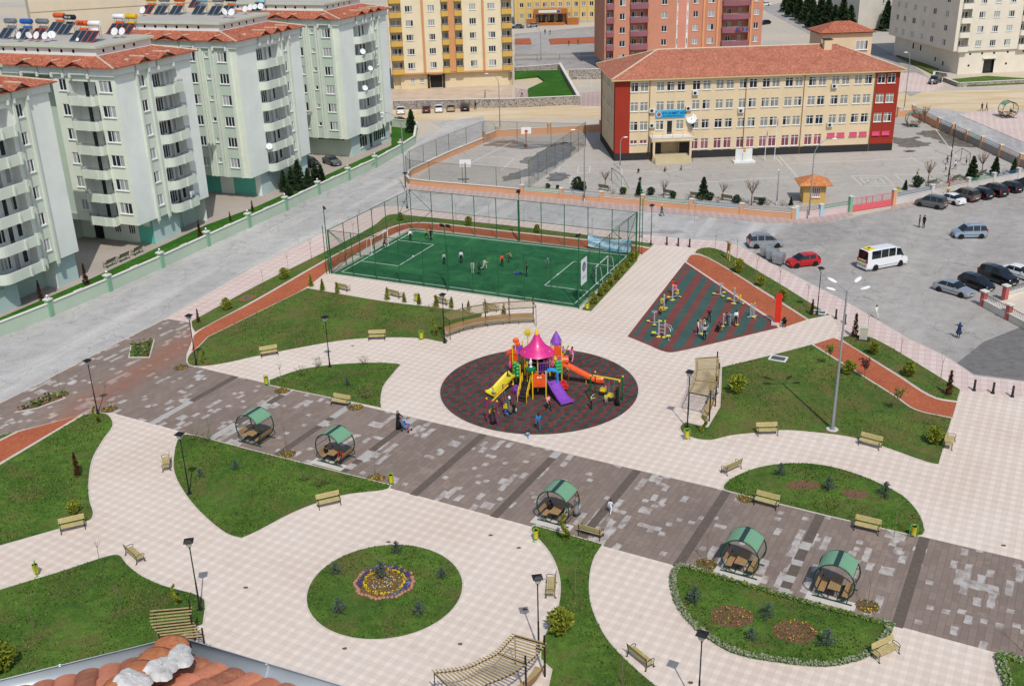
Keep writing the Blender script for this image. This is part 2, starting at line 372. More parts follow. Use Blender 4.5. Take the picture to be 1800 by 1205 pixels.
m_dampasph=M('fresh_dark_asphalt',(112,110,108),.9,var=.2,scale=1.2)
# ================= the ground =================
mb=MB(); mb.prism([(-1500,-300),(1500,-300),(1500,2600),(-1500,2600)],-1,0); struct('ground',mb,m_ground)
def sheet(name,pts,z,mat,world=False,thick=None,sm=True):
    P=pts if world else [G2(p[0],p[1],z) for p in pts]
    mb=MB(); mb.prism(P,z-(thick or .05),z); return struct(name,mb,mat)
ROADZ=.02
# left road, running past the apartment wall; and the road in front of the school with the parking apron
u0=Vector(G2(0,592)); u1=Vector(G2(728,247)); UD=(u1-u0).normalized(); VD=Vector((-UD.y,UD.x))
def UV(u,v): p=u0+UD*u+VD*v; return (p.x,p.y)
sheet('road',[UV(-90,.1),UV(104,.1),UV(112,0)]+[G2(*p) for p in ((760,215),(850,205),(860,232),(720,300),(712,330),(905,352),(1130,372),(1300,387),(1390,394),(1330,440),(1180,440),(1000,440),(700,440),(520,520),(340,640),(140,760),(-60,870))]+[UV(-90,-26)],ROADZ,m_asph_l,world=True)
sheet('parking_lot',[(1180,440),(1310,450),(1392,393.6),(1460,390),(1512,378),(1568,366),(1612,358),(1820,316),(2100,262),(2600,420),(2500,760),(1900,740),(1650,700),(1400,560)],ROADZ+.004,m_asph_r)
sheet('dark_parking_patch',[(1660,655),(1730,600),(1830,560),(2000,600),(2000,705),(1800,668),(1712,657)],ROADZ+.009,m_dampasph)
# school yard
sheet('school_yard',[(724,322),(760,292),(850,240),(1010,224),(1072,213),(1300,236),(1580,205),(1604,193),(1700,240),(1830,300),(1700,330),(1568,352),(1497,368),(1385,378),(1000,335)],.012,m_yard)
# roads and yards beyond
sheet('dirt_road',[(690,213),(1060,206),(1060,188),(900,180),(690,190)],.016,m_dirt)
sheet('dirt_road',[(1570,200),(1620,203),(1850,190),(2000,180),(2000,152),(1800,158),(1640,160),(1570,163)],.016,m_dirt)
sheet('side_road',[(1642,190),(1600,200),(1800,284),(2100,420),(2300,400),(2000,260),(1760,205)],.021,m_asph_l)
sheet('back_road',[(905,127),(1062,120),(1062,98),(905,103)],.02,m_asph_r)
sheet('back_yard',[(690,182),(905,182),(905,155),(1000,165),(1062,160),(1062,206),(690,198)],.010,m_pinkdull)
sheet('back_yard_paving',[(690,180),(900,178),(900,125),(690,150)],.018,M('worn_yard_paving',(190,172,152),.9,var=.15,scale=.3,obj=False))
sheet('distant_road',[(1335,14),(1385,2),(1420,2),(1500,60),(1600,110),(1650,150),(1600,170),(1540,120),(1460,80)],.02,m_asph_r)
sheet('yard_of_distant_school',[(905,60),(1062,45),(1062,95),(905,100)],.022,m_asph_r)
sheet('corner_pavement',[(1576,160),(1636,162),(1660,148),(1610,128),(1576,128)],.03,m_pink)
sheet('far_pavement',[(1684,201),(1745,193),(1900,210),(2100,300),(1900,300),(1800,250)],.10,m_pink,thick=.1)
# courtyard of the apartments with its grass strip
sheet('courtyard',[UV(-60,2.2),UV(101,2.2),UV(104,60),UV(-60,60)],.05,m_yardpave,world=True)
# pavement along the school wall
mb=MB(); mb.prism([G2(*p) for p in ((712,333),(905,352),(1130,372),(1300,387),(1352,392),(1410,394),(1457,390),(1500,380),(1497,372),(1430,381),(1385,384),(1000,341),(718,322))],0,.12); struct('school_pavement',mb,m_pinkdull)
mb=MB(); mb.prism([G2(*p) for p in ((1568,369),(1612,361),(1830,318),(1830,306),(1568,356))],0,.12); struct('gate_pavement',mb,m_pinkdull)
# ================= the park =================
PZ=.12
edge=[(-500,963),(0,708),(210,600),(292,559),(450,467),(625,382),(652,369),(675,363),(700,363),(900,386),(1115,411),(1200,420),(1270,424),(1300,432),(1350,460),(1490,532),(1600,597),(1660,625),(1712,660),(1800,671),(2100,712),(2600,780),(2600,2300),(-900,2300)]
parkP=[G2(x,y,PZ) for x,y in edge]
mb=MB(); mb.prism(parkP,0,PZ); struct('park_paving',mb,[m_cream])
m_curb=M('grey_kerb',(176,172,166),.9,var=.12,scale=1.5)
def strip(pts,w,z0,z1,name,mat,side=1):
    P=[Vector(p) for p in pts]; L=[];Rr=[]
    for i,p in enumerate(P):
        d=(P[min(i+1,len(P)-1)]-P[max(i-1,0)]).normalized(); nn=Vector((-d.y,d.x))*side*w
        L.append(p);Rr.append(p+nn)
    mb=MB()
    for i in range(len(P)-1):
        mb.prism([L[i],L[i+1],Rr[i+1],Rr[i]],z0,z1)
    return struct(name,mb,mat)
strip(parkP[1:21],.18,0,PZ+.008,'kerb',m_curb,1)
pk=[(292,560),(450,468),(625,383),(652,370),(675,364),(700,364),(900,387),(1115,412),(1200,421),(1270,425),(1300,433),(1350,461),(1490,533),(1600,598),(1660,626),(1712,661),(1800,672),(2100,713),(2100,760),(1800,697),(1690,687),(1545,602),(1480,594),(1465,556),(1350,490),(1240,437),(1150,431),(1115,428),(900,398),(700,378),(575,442),(450,503),(335,566)]
sheet('pink_pavement',pk,PZ+.004,m_pink,thick=.02)
# promenade
a=Vector(G2(355,647,PZ)); b=Vector(G2(1772,978,PZ)); PD=(b-a).normalized(); PN=Vector((-PD.y,PD.x))
a2=Vector(G2(197,725,PZ)); b2=Vector(G2(1750,1145,PZ))
ext=b+PD*30; ext2=b2+PD*40
prom=[tuple(ext2),tuple(a2)]+[G2(x,y,PZ) for x,y in((150,727),(32,757),(0,766),(-225,824),(0,709),(210,601),(292,560),(335,567),(337,600),(328,622),(327,636))]+[tuple(a),tuple(ext)]
mb=MB(); mb.prism(prom,PZ-.05,PZ+.010); struct('promenade',mb,m_prom)
PB=PZ+.014
bands=[((410,664),(270,742)),((510,686),(377,767)),((614,716),(487,797)),((731,736),(602,827)),((847,765),(735,864)),((982,796),(880,893)),((1122,829),(1035,924)),((1275,865),(1197,987)),((1445,905),(1375,1037)),((1627,947),(1576,1092))]
lt={0:[(.55,1)],1:[(.0,.12),(.3,.45),(.7,1)],2:[(.0,.28),(.34,.44)],3:[(0,.1),(.6,.75),(.82,.9)],4:[],5:[(0,.1)],6:[],7:[],8:[(.38,.47),(.6,.66),(.78,.85),(.92,1)],9:[]}
mbd=MB();mbl=MB()
for i,(p,q) in enumerate(bands):
    t0=(Vector(G2(*p,PZ))-a).dot(PD); q_=(Vector(G2(*q,PZ))-a2).dot(PD)+(a2-a).dot(PD); t=(t0+q_)/2
    A=a+PD*t-PN*.05; L=abs((a2-a).dot(PN)); 
    def seg(m,s0,s1,z):
        P0=A-PN*(L*s0); P1=A-PN*(L*s1); h=PD*.34
        m.prism([P0-h,P0+h,P1+h,P1-h],PZ,z)
    k=0.0
    for (s0,s1) in lt[i]+[(1,1)]:
        if s0>k: seg(mbd,k,s0,PB)
        if s1>s0: seg(mbl,s0,s1,PB)
        k=s1
struct('paving_band',mbd,m_darkband); struct('pale_paving_band',mbl,m_lightband)
# lawns: kerb ring then turf
LAWNS=[]
def lawn(name,pts,mat=None,sub=6,world=False,kerb=True,z=.17,kw=.11):
    P=curve(pts,sub,True,PZ,world); 
    if kerb:
        mb=MB(); mb.prism(P,0,z-.012); struct('kerb',mb,m_kerb); P=offset(P,-kw)
    mb=MB(); mb.prism(P,0,z); o=struct(name,mb,mat or m_grass); LAWNS.append((P,mat or m_grass,z)); return P
lawn('lawn',[(345,612),(365,592,1),(540,506,1),(680,530),(775,541),(812,546,1),(850,552,1),(843,565,1),(783,577,1),(782,590),(790,600,1),(780,602),(745,596),(700,594),(650,595),(595,600),(450,627),(400,638),(360,644),(335,643),(328,636),(333,622)],m_grass_dry)
lawn('lawn',[(335,565,1),(450,502),(575,440),(655,397),(682,378),(697,376),(725,379),(900,397),(1125,425),(1151,429,1),(1144,436,1),(1115,431),(900,407),(745,391),(720,392),(695,397),(670,407),(585,450),(450,527),(342,585,1),(336,574)],m_grass_dry)
lawn('lawn',[(0,764.5,1),(31,757.5,1),(-5,776,1),(-150,842,1),(-150,800,1)])
lawn('lawn',[(146,729,1),(165,725),(188,727),(200,742),(198,752),(185,770),(165,805),(158,850),(160,880),(166,903),(160,914),(147,918),(105,930),(0,960,1),(-200,1017,1),(-200,922,1),(0,816,1)])
lawn('lawn',[(0,1035,1),(100,1005),(200,974),(212,975),(225,990),(250,1010),(287,1027),(347,1044),(360,1052),(363,1062),(359,1098,1),(345,1103,1),(330,1150,1),(200,1290,1),(-200,1330,1),(-200,1093,1)])
lawn('lawn',[(315,767),(325,763),(350,766,1),(450,792),(689,852,1),(682,860),(600,872),(522,899),(450,936),(425,947,1),(400,940),(355,905),(325,870),(305,832),(304,800)])
lawn('lawn',[(472,668,1),(525,650),(590,640),(670,637),(700,639),(706,641,1),(692,657),(675,680),(671,705),(672,718,1),(472,677,1)])
FC=Vector((-8.79,57.55)); FR=5.2
lawn('lawn',[(FC.x+FR*math.cos(2*pi*k/28),FC.y+FR*math.sin(2*pi*k/28)) for k in range(28)],sub=2,world=True)
lawn('lawn',[(932,932),(938,923),(950,925,1),(1062,956,1),(1047,980),(1039,1012),(1040,1055),(1055,1097),(1080,1135),(1155,1204),(1240,1262),(1260,1330,1),(955,1330,1),(962,1205,1),(968,1177,1),(948,1158,1),(950,1130),(957,1112),(975,1080),(983,1030),(975,992),(960,965),(947,950)])
lawn('lawn',[(1197,991),(1187,995),(1177,1012),(1179,1040),(1187,1065),(1212,1100),(1250,1130),(1287,1150),(1350,1164),(1450,1174),(1500,1166),(1530,1155),(1560,1126),(1573,1098,1),(1350,1036),(1210,994,1)])
lawn('lawn',[(1762,1146,1),(1747,1150),(1750,1175),(1760,1204),(1800,1290),(1950,1290,1),(1950,1195,1)])
lawn('lawn',[(1270,859),(1275,847),(1312,827),(1350,817),(1400,813),(1450,817),(1500,830),(1550,850),(1590,872),(1615,899),(1626,925),(1624,940),(1611,943,1),(1450,906,1),(1276,863,1)])
lawn('lawn',[(1267,645,1),(1350,625),(1427,605,1),(1575,697),(1610,720),(1675,735,1),(1652,817,1),(1637,815),(1550,785),(1500,770),(1425,760),(1375,757),(1325,762),(1287,766),(1250,774),(1225,772),(1200,762),(1194,750),(1204,741,1),(1243,750,1),(1264,715,1),(1266,680,1)],m_grass_dry)
lawn('lawn',[(1220,446,1),(1225,439),(1242,435),(1262,438),(1350,486),(1460,554,1),(1421,562,1),(1350,517),(1230,447)],m_grass_dry)
lawn('lawn',[(1475,593,1),(1495,590),(1525,591),(1548,600),(1690,685,1),(1684,706,1),(1645,699),(1575,657),(1483,600)],m_grass_dry)
lawn('lawn',[(1020,545,1),(1040,548,1),(1122,458,1),(1118,449,1)],m_grass_dry)
# red running tracks
def track(pts):
    P=curve(pts,6,True,PZ); mb=MB(); mb.prism(P,0,PZ+.018); struct('track_edging',mb,m_kerb)
    mb=MB(); mb.prism(offset(P,-.1),0,PZ+.026); struct('running_track',mb,m_clay)
track([(342,587),(338,605),(334,622,1),(370,600),(450,556),(540,505),(580,475),(700,408),(722,402),(745,403),(900,421),(1115,446),(1130,447,1),(1144,437,1),(1115,432),(900,408),(745,392),(720,393),(695,398),(670,408),(585,451),(450,528)])
track([(0,774,1),(32,758,1),(145,728,1),(100,755),(0,814,1),(-150,888,1),(-150,850,1)])
track([(1205,460,1),(1215,448),(1230,448),(1350,518),(1420,562,1),(1382,575,1),(1350,556)])
track([(1428,605,1),(1465,593,1),(1482,600),(1575,658),(1645,700),(1684,707,1),(1676,735,1),(1610,720),(1575,697)])
# playground circle
PC=Vector((2.37,87.6)); PR=9.1
mb=MB(); mb.prism([(PC.x+(PR+.14)*math.cos(2*pi*k/72),PC.y+(PR+.14)*math.sin(2*pi*k/72)) for k in range(72)],0,PZ+.02); struct('kerb',mb,m_kerb)
mb=MB(); mb.prism([(PC.x+PR*math.cos(2*pi*k/72),PC.y+PR*math.sin(2*pi*k/72)) for k in range(72)],0,PZ+.04); struct('playground_surface',mb,m_rub)
# fitness corner, striped rubber
fit=curve([(1204,461,1),(1360,566,1),(1368,576,1),(1193,617),(1177,619),(1163,616),(1142,607),(1103,591,1)],6,True,PZ)
mb=MB(); mb.prism(fit,0,PZ+.022); struct('fitness_surface_border',mb,m_rub_r)
fin=offset(fit,-.42); mb=MB(); mb.prism(fin,0,PZ+.027); struct('fitness_surface',mb,m_rub_g)
# red stripes clipped to the surface
d1=(Vector(G2(1204,461))-Vector(G2(1103,591))).normalized(); d1=Vector((d1.x*math.cos(rad(1))-d1.y*math.sin(rad(1)),d1.x*math.sin(rad(1))+d1.y*math.cos(rad(1)))); n1=Vector((d1.y,-d1.x))
o=Vector(G2(1103,591))
def clip_half(poly,pt,nn):
    out=[]; N=len(poly)
    for i in range(N):
        A=Vector(poly[i]);B=Vector(poly[(i+1)%N]); da=(A-pt).dot(nn);db=(B-pt).dot(nn)
        if da>=0: out.append(tuple(A))
        if (da>=0)!=(db>=0): t=da/(da-db); C_=A+(B-A)*t; out.append((C_.x,C_.y))
    return out
mb=MB()
for k in range(14):
    s=1.0+k*1.7; P=clip_half(clip_half(fin,o+n1*s,n1),o+n1*(s+(.62,.95,.7)[k%3]),-n1)
    if len(P)>2: mb.prism(P,PZ,PZ+.032)
struct('fitness_stripe',mb,m_rub_r)
# football pitch
FP=[Vector(p) for p in ((-21.6,121.15),(7.33,107.44),(15.74,125.28),(-13.25,138.9))]
mb=MB(); mb.prism(offset([tuple(p) for p in FP],.3),0,PZ+.10); struct('pitch_kerb',mb,m_conc)
mb=MB(); mb.prism([tuple(p) for p in offset([tuple(p) for p in FP],-.12)],0,PZ+.12); struct('football_pitch',mb,m_turf)
fx=(FP[1]-FP[0]).normalized(); fy=(FP[3]-FP[0]).normalized(); FLX=(FP[1]-FP[0]).length; FLY=((FP[3]-FP[0]).length+(FP[2]-FP[1]).length)/2
def FPT(s,t): p=FP[0]+(FP[1]-FP[0])*(s/FLX); q=FP[3]+(FP[2]-FP[3])*(s/FLX); r=p+(q-p)*(t/FLY); return (r.x,r.y)
mb=MB(); FZ=PZ+.128
def pline(p,q,w=.1,z=FZ,m=None):
    p=Vector(p[:2]);q=Vector(q[:2]); d=(q-p).normalized(); n_=Vector((-d.y,d.x))*w/2; (m or mb).prism([p-n_-d*w/2,q-n_+d*w/2,q+n_+d*w/2,p+n_-d*w/2],z-.02,z)
e=.8; X=FLX-e; Y=FLY-e
for p,q in (((e,e),(X,e)),((X,e),(X,Y)),((X,Y),(e,Y)),((e,Y),(e,e))): pline(FPT(*p),FPT(*q),.12)
c_=FLY/2
for x0,x1 in ((e,6.2),(X,FLX-6.2)):
    pline(FPT(x0,c_-4.6),FPT(x1,c_-4.6)); pline(FPT(x1,c_-4.6),FPT(x1,c_+4.6)); pline(FPT(x1,c_+4.6),FPT(x0,c_+4.6))
struct('pitch_marking',mb,m_white)
# schoolyard markings
mb=MB()
for p,q in (((1370,275),(1415,326)),((1363,276),(1375,290)),((820,290),(900,250)),((700,325),(850,328)),((1090,300),(1170,303)),((1170,303),(1215,293)),((1120,328),(1370,312)),((1093,296),(1095,330)),((1380,288),(1700,275)),((1645,228),(1680,275)),((1600,277),(1640,300)),((860,275),(905,278)),((905,278),(880,300)),((1165,330),(1085,327)),((840,250),(950,257)),((985,292),(1003,292)),((985,292),(980,303)),((1017,292),(1037,292)),((1037,292),(1036,304)),((1017,304),(1036,304)),((1017,292),(1015,304)),((1005,311),(1001,322)),((1010,311),(1007,322))): pline(G2(*p),G2(*q),.14,.022,mb)
def ring(cx,cy,rx,ry,k): 
    P=[(cx-rx,cy-ry),(cx+rx*.5,cy-ry),(cx+rx,cy+ry),(cx-rx*.5,cy+ry)]
    for i in range(4): pline(G2(*P[i]),G2(*P[(i+1)%4]),.14,.022,mb)
ring(1535,318,38,9,0); ring(1534,318,23,5.5,0); ring(1533,318,9,2.2,0); ring(1615,316,42,9,0)
struct('yard_marking',mb,m_whitefaint)
# ================= building materials =================
def mk_stucco(name,c,rough=.85,streak=.12):
    if name in MATS: return MATS[name]
    n=NB(name); a=lin(c); f=n.noise(n.pos(),.35,5,.6); st=n.noise(n.pos((1.2,1.2,.08)),1,4,.6)
    lo=tuple(x*.93 for x in a[:3])+(1,); hi=tuple(min(1,x*1.05) for x in a[:3])+(1,)
    col=n.ramp(f,[(.3,lo),(.7,hi)]); col=n.mix(n.math('MULTIPLY',n.ramp(st,[(.55,(0,0,0)),(.8,(1,1,1))]),streak),col,tuple(x*.6 for x in a[:3])+(1,))
    n.col(col); n.bump(n.noise(n.pos(),9,3,.7),.15,.01); MATS[name]=n.done(rough,0,.2); return MATS[name]
s_pale=mk_stucco('pale_grey_green_stucco',(224,229,222)); s_mint=mk_stucco('mint_green_stucco',(180,194,180)); s_mint2=mk_stucco('light_mint_stucco',(202,210,196)); s_cream=mk_stucco('pale_cream_green_stucco',(214,220,204))
s_teal=mk_stucco('teal_stucco',(98,180,160)); s_ice=mk_stucco('pale_blue_green_stucco',(184,204,200)); s_white=mk_stucco('white_trim',(214,216,212),.7)
s_concrete=mk_stucco('roof_deck_concrete',(176,172,164),.9,.3); s_deckedge=mk_stucco('pale_green_roof_edge',(190,200,176))
def mk_tile(name,c1,c2,c3,rows=.11,sc=1.6):
    n=NB(name); g=n.N('ShaderNodeNewGeometry'); s=n.N('ShaderNodeSeparateXYZ'); n.L(g.outputs[0],s.inputs[0])
    z=n.math('DIVIDE',s.outputs[2],rows); fz=n.math('FRACT',z)
    v=n.N('ShaderNodeCombineXYZ'); n.L(n.math('MULTIPLY',s.outputs[0],3.2),v.inputs[0]); n.L(n.math('MULTIPLY',s.outputs[1],3.2),v.inputs[1]); n.L(n.math('MULTIPLY',n.math('FLOOR',z),3.7),v.inputs[2])
    f=n.noise(v.outputs[0],1.0,2,.6); big=n.noise(n.pos(),.4,5,.65)
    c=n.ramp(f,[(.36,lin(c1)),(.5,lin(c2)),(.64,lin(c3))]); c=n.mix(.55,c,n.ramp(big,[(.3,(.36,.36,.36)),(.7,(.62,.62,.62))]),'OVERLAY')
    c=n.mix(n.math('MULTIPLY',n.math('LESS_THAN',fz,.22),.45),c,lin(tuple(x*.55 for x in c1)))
    n.col(c); n.bump(n.math('ADD',fz,n.math('MULTIPLY',f,.6)),.5,.04); return n.done(.85,0,.2)
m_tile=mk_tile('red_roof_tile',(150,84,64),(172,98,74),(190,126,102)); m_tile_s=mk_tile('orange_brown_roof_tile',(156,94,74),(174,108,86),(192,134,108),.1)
m_mortar=M('ridge_mortar',(196,176,152),.9,var=.2,scale=3,bump=.4)
def mk_pane(name,cur,dark=(34,40,46),lo=.0):
    n=NB(name); oi=n.N('ShaderNodeObjectInfo'); tc=n.N('ShaderNodeTexCoord'); s=n.N('ShaderNodeSeparateXYZ'); n.L(tc.outputs['Object'],s.inputs[0])
    r=oi.outputs['Random']; wv=n.math('SINE',n.math('MULTIPLY',s.outputs[0],34))
    cu=n.ramp(n.math('ADD',n.math('MULTIPLY',wv,.12),.5),[(.3,lin(tuple(x*.82 for x in cur))),(.7,lin(cur))])
    # drawn back by a different amount behind every window; some stay dark
    th=n.math('SUBTRACT',n.math('MULTIPLY',r,2.6),1.3+lo)
    side=n.math('SINE',n.math('MULTIPLY',r,57)); x=n.math('MULTIPLY',s.outputs[0],n.math('SIGN',side))
    k=n.math('LESS_THAN',x,th)
    rn=n.math('FRACT',n.math('MULTIPLY',r,17.3)); vary=n.mix(rn,cu,lin((120,118,112)),'MIX'); cu=n.mix(.35,cu,vary)
    n.col(n.mix(k,cu,lin(dark))); return n.done(.12,0,.5)
g_pane=mk_pane('curtained_window_glass',(178,182,182)); g_dark=M('dark_window_glass',(30,35,40),.08,var=.2,scale=1,spec=.6); g_school=mk_pane('school_window_glass',(150,150,140),(28,34,40),.35)
g_pink=mk_pane('pink_curtained_glass',(168,84,98),(116,62,74),-.6)
m_frame=M('white_window_frame',(222,224,222),.45,var=.04); m_rail=M('dark_iron_railing',(52,54,58),.5,metal=.4,var=.1); m_black=M('black_painted_iron',(24,24,26),.45,var=.15,spec=.4)
m_door=M('dark_entrance_door',(30,26,26),.5,var=.2)
WC={}
def text_mesh(parent,body,size,mat,loc,rot,ext=.01,name='lettering',ax='CENTER',bold=0):
    c=bpy.data.curves.new(name,'FONT'); c.body=body; c.size=size; c.extrude=ext; c.align_x=ax; c.align_y='CENTER'; c.resolution_u=2; c.offset=bold
    t=bpy.data.objects.new(name,c); COL.objects.link(t); bpy.context.view_layer.update()
    me=bpy.data.meshes.new_from_object(t.evaluated_get(bpy.context.evaluated_depsgraph_get())); bpy.data.objects.remove(t)
    me.materials.clear(); me.materials.append(mat); o=bpy.data.objects.new(name,me); COL.objects.link(o)
    if parent is not None: adopt(o,parent)
    o.location=loc; o.rotation_euler=rot; return o
def window(parent,x,y,z,ang,w,h,n=2,pane=None,sill=True,transom=0,name='window',frame=None,depth=.06):
    """frame with its pane as a child; origin at centre bottom, outside towards local -y"""
    pane=pane or g_pane; frame=frame or m_frame
    key=(round(w,2),round(h,2),n,pane.name,sill,transom,frame.name,name)
    if key not in WC:
        mb=MB(); t=.07; hw=w/2
        mb.box((-hw+t/2,0,h/2),(t,depth,h)); mb.box((hw-t/2,0,h/2),(t,depth,h)); mb.box((0,0,h-t/2),(w-2*t,depth,t)); mb.box((0,0,t/2),(w-2*t,depth,t))
        for k in range(1,n): mb.box((-hw+w*k/n,0,h/2),(.09,depth*.9,h-2*t))
        if transom: mb.box((0,-.002,h-transom),(w-2*t,depth*.8,.07))
        if sill: mb.box((0,-.12,-.04),(w+.14,.26,.07))
        f=mb.build(name,frame); 
        p=MB(); p.quad((-hw+t,.01,t),(hw-t,.01,t),(hw-t,.01,h-t),(-hw+t,.01,h-t)); p=p.build('pane',pane)
        WC[key]=(f.data,p.data); COL.objects.unlink(f); COL.objects.unlink(p); bpy.data.objects.remove(f); bpy.data.objects.remove(p)
    fm,pm=WC[key]
    f=bpy.data.objects.new(name,fm); COL.objects.link(f); adopt(f,parent); f.location=(x,y,z); f.rotation_euler=(0,0,ang)
    p=bpy.data.objects.new('pane',pm); COL.objects.link(p); adopt(p,f)
    return f
def facade(mb,o,d,W,z0,z1,holes,mi=0,depth=.18,ri=None,stripes=()):
    """wall rectangle from o along d (outside = right of d) with real openings; stripes=(s0,s1,mat) recolour columns"""
    d=Vector(d).normalized(); n=Vector((d.y,-d.x)); o=Vector(o[:2])
    ss=sorted({0,W}|{round(h[0],4) for h in holes}|{round(h[1],4) for h in holes}|{round(s[0],4) for s in stripes}|{round(s[1],4) for s in stripes}); ss=[s for s in ss if 0<=s<=W]
    zs=sorted({z0,z1}|{round(h[2],4) for h in holes}|{round(h[3],4) for h in holes}); zs=[z for z in zs if z0<=z<=z1]
    def P(s,z,i=0): q=o+d*s-n*i; return (q.x,q.y,z)
    for a,b in zip(ss,ss[1:]):
        m=mi
        for st in stripes:
            if st[0]-1e-4<=a and b<=st[1]+1e-4: m=st[2]
        mb.mi=m; run=None
        for c,e in zip(zs,zs[1:]):
            if any(h[0]-1e-4<=a and b<=h[1]+1e-4 and h[2]-1e-4<=c and e<=h[3]+1e-4 for h in holes): continue
            mb.quad(P(a,c),P(b,c),P(b,e),P(a,e))
    for h in holes:
        dp=h[4] if len(h)>4 else depth; mb.mi=(ri if ri is not None else mi)
        a,b,c,e=h[:4]
        mb.quad(P(a,c,dp),P(b,c,dp),P(b,c),P(a,c)); mb.quad(P(a,e),P(b,e),P(b,e,dp),P(a,e,dp))
        mb.quad(P(a,c),P(a,e),P(a,e,dp),P(a,c,dp)); mb.quad(P(b,c,dp),P(b,e,dp),P(b,e),P(b,c))
        mb.quad(P(a,c,dp),P(a,e,dp),P(b,e,dp),P(b,c,dp))
    mb.mi=0
    return n
def balcony(parent,o,d,s0,s1,z,proj=1.0,h=1.0,mats=None,rail=True,fins=(.0,.55,1.0),roundl=.9,cap=True,bulge=0,name='balcony',railmat=None,th=.12):
    """parapet with slab standing out of the wall between s0 and s1; rounded at the left end"""
    mats=mats or [s_mint2,s_white]; d=Vector(d).normalized(); n=Vector((d.y,-d.x)); o=Vector(o[:2])
    def P(s,i): q=o+d*s+n*i; return (q.x,q.y)
    pl=[P(s0,0)]
    for k in range(6): a=pi/2*k/5; pl.append(P(s0+roundl*(1-math.cos(a)),proj*math.sin(a)*.98))
    if bulge:
        for k in range(1,6): t=k/6; pl.append(P(s0+roundl+(s1-s0-roundl-.35)*t,proj+bulge*math.sin(pi*t)))
    pl+= [P(s1-.35,proj),P(s1,proj*.75),P(s1,0)]
    pl=[p for i,p in enumerate(pl) if i==0 or (Vector(p)-Vector(pl[i-1])).length>.01]
    mb=MB(); mb.prism(pl,z-.16,z,bottom=True)
    inner=offset(pl,-th)
    for i in range(len(pl)-1):
        a,b=pl[i],pl[i+1]; c,e=inner[i+1],inner[i]
        mb.mi=0; mb.prism([a,b,c,e],z,z+h)
        if cap: mb.mi=1; mb.prism([a,b,c,e],z+h,z+h+.05)
    mb.mi=0
    for t in fins:
        s=s0+.25+(s1-s0-.5)*t; i=proj if 0<t<1 else proj*.7; c=P(s,i+.02); ang=math.atan2(d.y,d.x)
        mb.box((c[0],c[1],z+h/2-.12),(.22,.3,h+.1),ang)
    ob=mb.build(name,mats,parent)
    if rail:
        r=MB(); pp=[(p[0],p[1],z+h+.32) for p in pl]; r.path(pp,.022,5); r.path([(p[0],p[1],z+h+.17) for p in pl],.014,4)
        for p in pl[1::2]+[pl[-1]]: r.tube((p[0],p[1],z+h),(p[0],p[1],z+h+.33),.018,5)
        r.build('railing',railmat or m_rail,ob)
    return ob
def gablet(roof,o,d,s,w,ze,rise=.7,back=2.4,proj=.85,wallmb=None):
    d=Vector(d).normalized(); n=Vector((d.y,-d.x)); o=Vector(o[:2])
    def P(s,i,z): q=o+d*s+n*i; return (q.x,q.y,z)
    f=proj+.12; e=.1
    a=P(s-w/2,f,ze-.02);b=P(s,f,ze+rise);c=P(s+w/2,f,ze-.02);r=P(s,-back,ze+rise)
    a2=P(s-w/2,proj-.4,ze-.02); c2=P(s+w/2,proj-.4,ze-.02)
    roof.add([a,b,r,P(s-w/2-.05,-back*.35,ze+.3)],[(0,1,2,3)]); roof.add([b,c,P(s+w/2+.05,-back*.35,ze+.3),r],[(0,1,2,3)])
    roof.add([P(s-w/2,f,ze-.1),P(s,f,ze+rise-.08),r,P(s-w/2,-.5,ze-.05)],[(3,2,1,0)]); roof.add([P(s,f,ze+rise-.08),P(s+w/2,f,ze-.1),P(s+w/2,-.5,ze-.05),r],[(3,2,1,0)])
    if wallmb is not None:
        i=proj-.45; wallmb.mi=2
        wallmb.add([P(s-w/2+.1,i,ze-1.0),P(s+w/2-.1,i,ze-1.0),P(s+w/2-.1,i,ze+.0),P(s,i,ze+rise-.1),P(s-w/2+.1,i,ze+.0)],[(0,1,2,3,4)])
        for k in(-1,1):
            q=P(s+k*(w/2-.2),i+.04,ze-1.15); wallmb.mi=3; wallmb.box(q,(.25,.22,.5),math.atan2(d.y,d.x))
        wallmb.mi=5; q=P(s,i+.02,ze+.12); ang=math.atan2(n.y,n.x)
        wallmb.T=Matrix.Translation(q)@Matrix.Rotation(ang,4,'Z'); wallmb.lathe([(.16,-.02),(.16,.02)],n=10,ax='x'); wallmb.T=None; wallmb.mi=0
